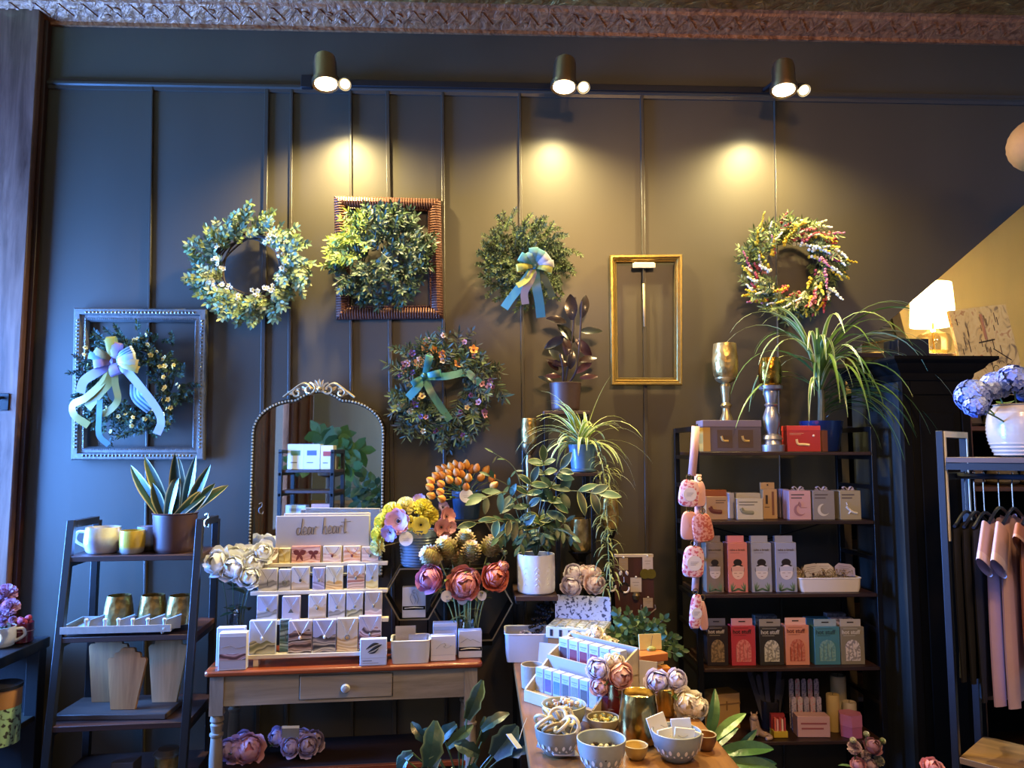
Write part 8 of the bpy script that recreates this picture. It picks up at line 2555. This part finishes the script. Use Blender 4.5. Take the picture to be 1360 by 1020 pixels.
for k in range(26):
 x = rr.uniform(-.42, .42) * wc; z = rr.uniform(.08, .8) * hc
 m.bx(x - .002, x + .002, -.0135, -.0122, z, z + rr.uniform(.02, .07), jit(rr, C(rr.choice(['#4a3a30', '#8a6a50', '#6a5648'])), .2))
for k in range(5):
 cx = (-.15 + .11 * k) * wc
 m.tube([(p.x, -.013, p.z) for p in circle((cx, 0, .16 * hc + .05 * (k % 2) * hc), .014, 10, 'y', 0, math.pi)], .0018, 4)
m.tube([(.02 * wc, -.013, .55 * hc), (.02 * wc, -.013, .9 * hc)], .008, 5, C('#b98a78')).tube([(-.12 * wc, -.013, .52 * hc), (.16 * wc, -.013, .54 * hc)], .004, 4).tube([(.1 * wc, -.013, .42 * hc), (.36 * wc, -.013, .24 * hc)], .003, 4).tube([(-.12 * wc, -.013, .34 * hc), (-.40 * wc, -.013, .20 * hc)], .009, 5, C('#b07a60'))
m.obj('brush_pattern', VM(.7), t)
p = P(1168, 489, NY + .02)
t = thing('framed_picture', Vector((P(1165, 489, NY + .06).x, NY + .06, nz + .008)), 'gold-framed dim picture leaning behind the diagonal wall edge', 'picture')
s = mpp(Vector(t.location)); wc, hc = 84 * s, 100 * s
lean = Matrix.Rotation(R(-5), 4, 'X') @ Matrix.Rotation(R(-9), 4, 'Y')
m = MB(C('#a5884c')); m.M = lean
for a in ((-wc / 2, -wc / 2 + .05, .01, hc), (wc / 2 - .05, wc / 2, .01, hc), (-wc / 2 + .05, wc / 2 - .05, .01, .06), (-wc / 2 + .05, wc / 2 - .05, hc - .05, hc)):
 m.bx(a[0], a[1], -.02, .012, a[2], a[3])
for k in range(22): m.ball((-wc / 2 + .06 + (wc - .12) * k / 21, -.022, .052), .006, 6, 4)
m.obj('gilt_frame', VM(.4, .7, .2, 40), t, smooth=False)
m = MB(C('#8f7c54')); m.M = lean; m.bx(-wc / 2 + .05, wc / 2 - .05, 0, .006, .06, hc - .05)
m.obj('picture_sheet', strata(PAL['olive'], (3, 3, 5), .5, 1.0, 9.0, 6.0), t, smooth=False)
q = on(1139, nz, NY + .03)
t = thing('white_candle', q, 'small white pillar candle by the slanted wall edge', 'candle')
MB(C('#e9e2d4')).lathe([(.022, 0), (.022, .075), (.0001, .076)], 20).obj('wax', VM(.5), t)
MB(C('#2a241c')).tube([(0, 0, .075), (.001, 0, .086)], .0012, 5).obj('wick', VM(.7), t)
# ------------------------------------------------------------------ clothes rail with the hydrangea vase
RZ_ = .58
F_ = PZ(1270, 1003, RZ_); B_ = PZ(1300, 977, RZ_)
e_ = (B_ - F_).normalized(); w_ = Vector((e_.y, -e_.x, 0))
ra = math.atan2(w_.y, w_.x)
dpt = (B_ - F_).length
dpt = max(dpt, .26)
t = thing('clothes_rail', (F_.x, F_.y, 0), 'black metal clothes rail with wooden top and bottom boards by the tall cabinet', 'clothes rail', rz=ra)
RLm = VM(.35, .3, .08)
top_z = P(1242, 572, F_.y).z
shz = P(1247, 607, F_.y).z
RW = .85
m_c = C('#1d2029')
for x in (0.0, RW):
 for y in (0.0, dpt):
  MB(m_c).bx(x - .012, x + .012, y - .012, y + .012, 0, top_z).obj('post', RLm, t, bevel=.002)
 MB(m_c).bx(x - .012, x + .012, .013, dpt - .013, top_z - .026, top_z).obj('end_bar', RLm, t)
 MB(C('#d9d2be')).bx(x + .0125, x + .0155, .013, dpt - .013, top_z - .024, top_z - .002).bx(x + .0125, x + .0155, -.004, .012, shz - .3, top_z - .002).bx(x + .0125, x + .0155, dpt - .012, dpt + .004, shz - .3, top_z - .002).obj('painted_glare', VM(.5, 0, .04), t, smooth=False)  # cream strips painted in for lamp glare on the inner faces
RB = wood(C('#3a2a20'), C('#5f4838'), .5, (1.3, 12, 12), 5, .08)
MB(m_c).bx(.016, RW - .013, -.010, .010, shz - .045, shz - .022).bx(.016, RW - .013, dpt - .010, dpt + .010, shz - .045, shz - .022).obj('side_bar', RLm, t)
MB().bx(.017, RW - .013, -.012, dpt + .012, shz - .020, shz).obj('top_shelf', RB, t, bevel=.002)
MB().bx(.013, RW - .013, -.012, dpt + .012, RZ_ - .022, RZ_).obj('bottom_shelf', wood(C('#4a3418'), C('#80603a'), .5, (1.3, 10, 10), 5), t, bevel=.002)
rlz = P(1250, 633, F_.y).z
MB(m_c).tube([(.0, dpt / 2, rlz), (RW, dpt / 2, rlz)], .010, 8).obj('hanging_rail', RLm, t)
for x in (0, RW): MB(m_c).bx(x - .010, x + .010, .013, dpt - .013, rlz - .012, rlz + .012).obj('rail_bracket', RLm, t)
Rw = Matrix.Rotation(ra, 3, 'Z')
def wr(x, y, z): return Vector((F_.x, F_.y, 0)) + Rw @ Vector((x, y, z))
def garment(name, label, x, half, zt, zb, mat, col, sleeve=0.0, group=None, seed=0, flare=1.15, neck=.06, thick=.010):
 """hangs across the rail: local y is its width, local x its thickness"""
 o = thing(name, wr(x, dpt / 2, rlz), label, 'garment', group, rz=ra)
 rr = random.Random(seed)
 H = rlz - zb; T = rlz - zt
 for sd, nm in ((-1, 'side'), (1, 'side')):
  pass
 m = MB(C(col))
 n, mm_ = 15, 17
 for sd in (-1, 1):
  rows_ = []
  for i in range(n):
   u = i / (n - 1)
   z = -T - (H - T) * u
   hw = half * (1 + (flare - 1) * u)
   if u < .01: hw = half
   row = []
   for j in range(mm_):
    v = j / (mm_ - 1) * 2 - 1
    zz = z
    if i < 3:                                # shoulder slope and neck scoop
     zz = z - abs(v) * .045 * (1 - i / 3) - max(0, 1 - abs(v) / (neck / half)) * .05 * (1 - i / 3)
    edge = 1 - abs(v) ** 4
    y = hw * v
    xx = sd * (thick * edge * (1 - .3 * u) + .002) + .010 * u * math.sin(v * 7 + seed + u * 2) + .004 * math.sin(v * 13 + seed)
    row.append((xx, y, zz))
   rows_.append(row)
  m.grid(rows_)
 m.obj('garment_body', mat, o, angle=70)
 if sleeve:
  for sg in (-1, 1):
   m = MB(C(col))
   rings = []
   for i in range(6):
    u = i / 5
    c_ = Vector((0, sg * (half + sleeve * .55 * u), -T - .055 - sleeve * .95 * u))
    r1, r2 = .072 + .012 * u, .014 + .003 * u
    ring = []
    for k in range(15):
     a = 2 * math.pi * k / 14
     d_ = Vector((0, sg * .80, .55))
     ring.append(c_ + Vector((1, 0, 0)) * r2 * math.cos(a) + Vector((0, .75 * sg, .45)) * r1 * math.sin(a))
    rings.append(ring)
   m.grid(rings)
   m.obj('sleeve', mat, o, angle=70)
   m = MB(mixc(C(col), (1, .9, .8), .15)); m.grid([[p * 1 for p in rings[-2]], [p + Vector((0, 0, -.0)) for p in rings[-1]]])
   for p_ in range(len(m.v)): m.v[p_] = m.v[p_] * 1.004
   m.obj('sleeve_hem', mat, o, angle=70)
 hk = MB(C('#c9c9c9'))
 hk.tube(bez([(0, -.004, .014), (0, .010, .016), (0, .016, .002), (0, .006, -.014), (0, 0, -.03), (0, 0, -T + .012)], 5), .002, 6)
 h = hk.obj('hanger_hook', VM(.2, 1), o)
 MB(C('#15151a')).tube(bez([(0, -half * .95, -T - .035), (0, 0, -T + .010), (0, half * .95, -T - .035)], 5), .006, 6).obj('hanger', VM(.4), o)
 return o
BLKF = VM(.85, 0, .15, 60)
PNK = VM(.75, 0, .06, 40)
zsh = P(1300, 676, F_.y + .05).z
for k, (x, zb_, lb_) in enumerate([(.034, P(1270, 905, 2.8).z, 'black sleeveless garment hanging next to the rail post'), (.064, P(1290, 905, 2.8).z, 'second black garment from the rail post'), (.094, P(1320, 925, 2.8).z, 'third black garment from the rail post, hanging lowest')]):
 garment('sleeveless_garment', lb_, x, .15, zsh - .02, zb_ + .04, BLKF, '#0c0c0e', 0, 'black garments on the clothes rail', 0)
for k, (x, zb_, c, lb_) in enumerate([(.142, P(1335, 925, 2.75).z, '#a5888c', 'dusty pink short-sleeved top, first after the black garments'), (.184, P(1355, 930, 2.7).z, '#ad9094', 'second dusty pink short-sleeved top on the clothes rail'), (.240, P(1360, 900, 2.6).z, '#96604c', 'terracotta top hanging after the dusty pink ones')]):
 garment('short_sleeved_top', lb_, x, .15, zsh, zb_ + .02, PNK, c, .13 if k < 2 else .05, 'pink tops on the clothes rail', 5)
# vase of hydrangeas
q = wr(.26, dpt / 2 - .0, shz + .001); s = mpp(q)
q0 = on(1336, shz, F_.y - .10)
q = Vector((q0.x, q0.y, shz + .001)); q = wr(.22, dpt * .5, shz + .001)
s = mpp(q)
rp, hp = 40 * s, 68 * s
prof = [(rp * .55, 0), (rp * .62, .004)]
for i in range(14):
 u = i / 13
 rad = rp * (.66 + .34 * math.sin(math.pi * min(1, .12 + u * .72)) ** .9) * (1 if u < .85 else 1 - .10 * (u - .85) / .15)
 prof += [(rad, .006 + (hp - .01) * u), (rad * .985, .006 + (hp - .01) * (u + .035))]
prof += [(rp * .80, hp + .004)]
t = thing('ceramic_vase', q, 'round ribbed cream-grey ceramic vase of blue hydrangeas on the clothes rail', 'vase')
vessel(prof, 40, C('#b0a596'), .006).obj('vase_body', VM(.22, 0, .06, coat=.6), t, angle=50)
def hydrangea(r, seed):
 rr = random.Random(seed)
 m = MB()
 for k in range(120):
  z = rr.uniform(-.45, 1); a = rr.uniform(0, 6.28)
  n_ = Vector((math.sqrt(1 - z * z) * math.cos(a), math.sqrt(1 - z * z) * math.sin(a), z))
  c = n_ * r * rr.uniform(.88, 1.0)
  x, y, _ = frame_of(n_)
  col = jit(rr, rr.choice([C('#6f84cc'), C('#8496d6'), C('#566cb4'), C('#9cabe0')]), .12)
  ph = rr.uniform(0, 1.5)
  for j in range(4):
   d = x * math.cos(ph + j * math.pi / 2) + y * math.sin(ph + j * math.pi / 2)
   m.leaf(c, d + n_ * .3, r * .30, r * .28, nrm=n_, seg=2, fold=.15, bend=.2, col=col, shape=lambda u: .25 + .75 * math.sin(math.pi * min(1, u * .8 + .1)))
 m.ball((0, 0, 0), r * .8, 10, 7, C('#3c4c86'))
 return m.mesh('bloom', angle=60)
HY = [hydrangea(1, k) for k in range(2)]
for k, (px, py, r) in enumerate([(1292, 526, 23), (1322, 513, 20), (1345, 505, 21), (1366, 518, 24), (1310, 540, 16)]):
 h_ = P(px, py, q.y - .02 + .05 * (k % 2)) if k != 4 else P(px - 14, py, q.y - .10)
 flower('blue_hydrangea', ['large blue hydrangea head at the cabinet side of the cream vase', 'blue hydrangea head between the two big ones over the cream vase', 'highest blue hydrangea head in the cream vase', 'blue hydrangea head at the outer side of the cream vase', 'low drooping blue hydrangea on the shoulder of the cream vase'][k], 'flower', 'hydrangeas in the cream vase', HY[k % 2], h_, q + Vector((.012 * (k - 2), .01 * (k % 2), .02)), Vector(((px - 1330) * .02, -.5, .9)), r * mpp(h_), None, C('#4f6a34'), .003, 1 if k == 1 else 0, C('#5a7a3c'), k, 0, .10, .06)
# ------------------------------------------------------------------ what the mirror shows: a shelf and plants across the shop
t = ladder_shelf('black ladder shelf of white boxes across the shop, seen in the mirror', -1.77, -1.33, 1.30, 1.38, 1.02, 1.66, [1.50, 1.34, 1.12, .6], rz=math.pi)
t.location = (-1.55, 1.34, 0)
for k, (x, z, w, h, c, lb) in enumerate([(-1.67, 1.501, .13, .20, '#cfd4da', 'white box with green print, first on the far shelf'), (-1.54, 1.501, .13, .20, '#c9d3de', 'pale blue-white box in the middle of the far shelf'), (-1.42, 1.501, .10, .19, '#d9cfae', 'cream box with red fruit print on the far shelf'), (-1.66, 1.121, .16, .10, '#a9bfd6', 'pale blue low carton on the far shelf'), (-1.46, 1.121, .15, .11, '#b98f84', 'pinkish low carton on the far shelf')]):
 o = thing('packaged_box', (x, 1.21, z), lb, 'box', 'boxes on the far shelf')
 MB(C(c)).bx(-w / 2, w / 2, -.05, .05, 0, h).obj('carton', BOXM, o, bevel=.003)
 MB(C(['#5a7a4a', '#4a5a7a', '#a03a30', '#7a8aa8', '#8a5a50'][k])).bx(-w * .3, w * .3, .0502, .051, h * .55, h * .75).obj('printed_panel', CARD, o)
 MB(C('#5a5a5a')).bx(-w * .3, w * .1, .0502, .051, h * .25, h * .29).obj('small_print', CARD, o)
def bushy(name, label, loc, n, L, lw, ll, cols, seed, hang):
 t = thing(name, loc, label, 'potted plant')
 vessel([(.06, 0), (.07, .01), (.085, .14)], 24, C('#6a5a4a')).obj('pot', VM(.5), t)
 soil(t, .075, .12)
 rr = random.Random(seed)
 m = MB()
 for k in range(n):
  a = rr.uniform(0, 6.28); el = rr.uniform(-.2, 1.3)
  sprig(m, (0, 0, .13), (math.cos(a) * math.cos(el), math.sin(a) * math.cos(el), math.sin(el) + .1), L * rr.uniform(.6, 1.1), cols, rr, lw=lw, ll=ll, n=6, droop=hang)
 m.obj('foliage', LEAFG, t)
 return t
def plant_column(x, y, h, label):
 o = MB(C('#2a2018')).lathe([(.12, 0), (.12, .03), (.04, .06), (.035, h - .05), (.11, h - .03), (.11, h)], 24).obj('plant_pedestal', VM(.5))
 place(o, (x, y, .001), label, 'pedestal')
plant_column(-1.05, .55, 1.05, 'dark turned pedestal across the shop under the trailing plant')
bushy('rubber_tree', 'leafy dark green plant on a pedestal across the shop, seen in the mirror', (-1.05, .55, 1.052), 13, .42, .055, .10, [C('#2f4f3f'), C('#3c6048'), C('#24402f')], 5, 1.0)
plant_column(-1.70, .15, 1.45, 'tall dark pedestal across the shop under the broad-leaved plant')
bushy('broad_leaved_plant', 'broad-leaved plant on a tall pedestal across the shop, seen in the mirror', (-1.70, .15, 1.452), 6, .34, .10, .16, [C('#4f7a4a'), C('#3c6644')], 6, .6)
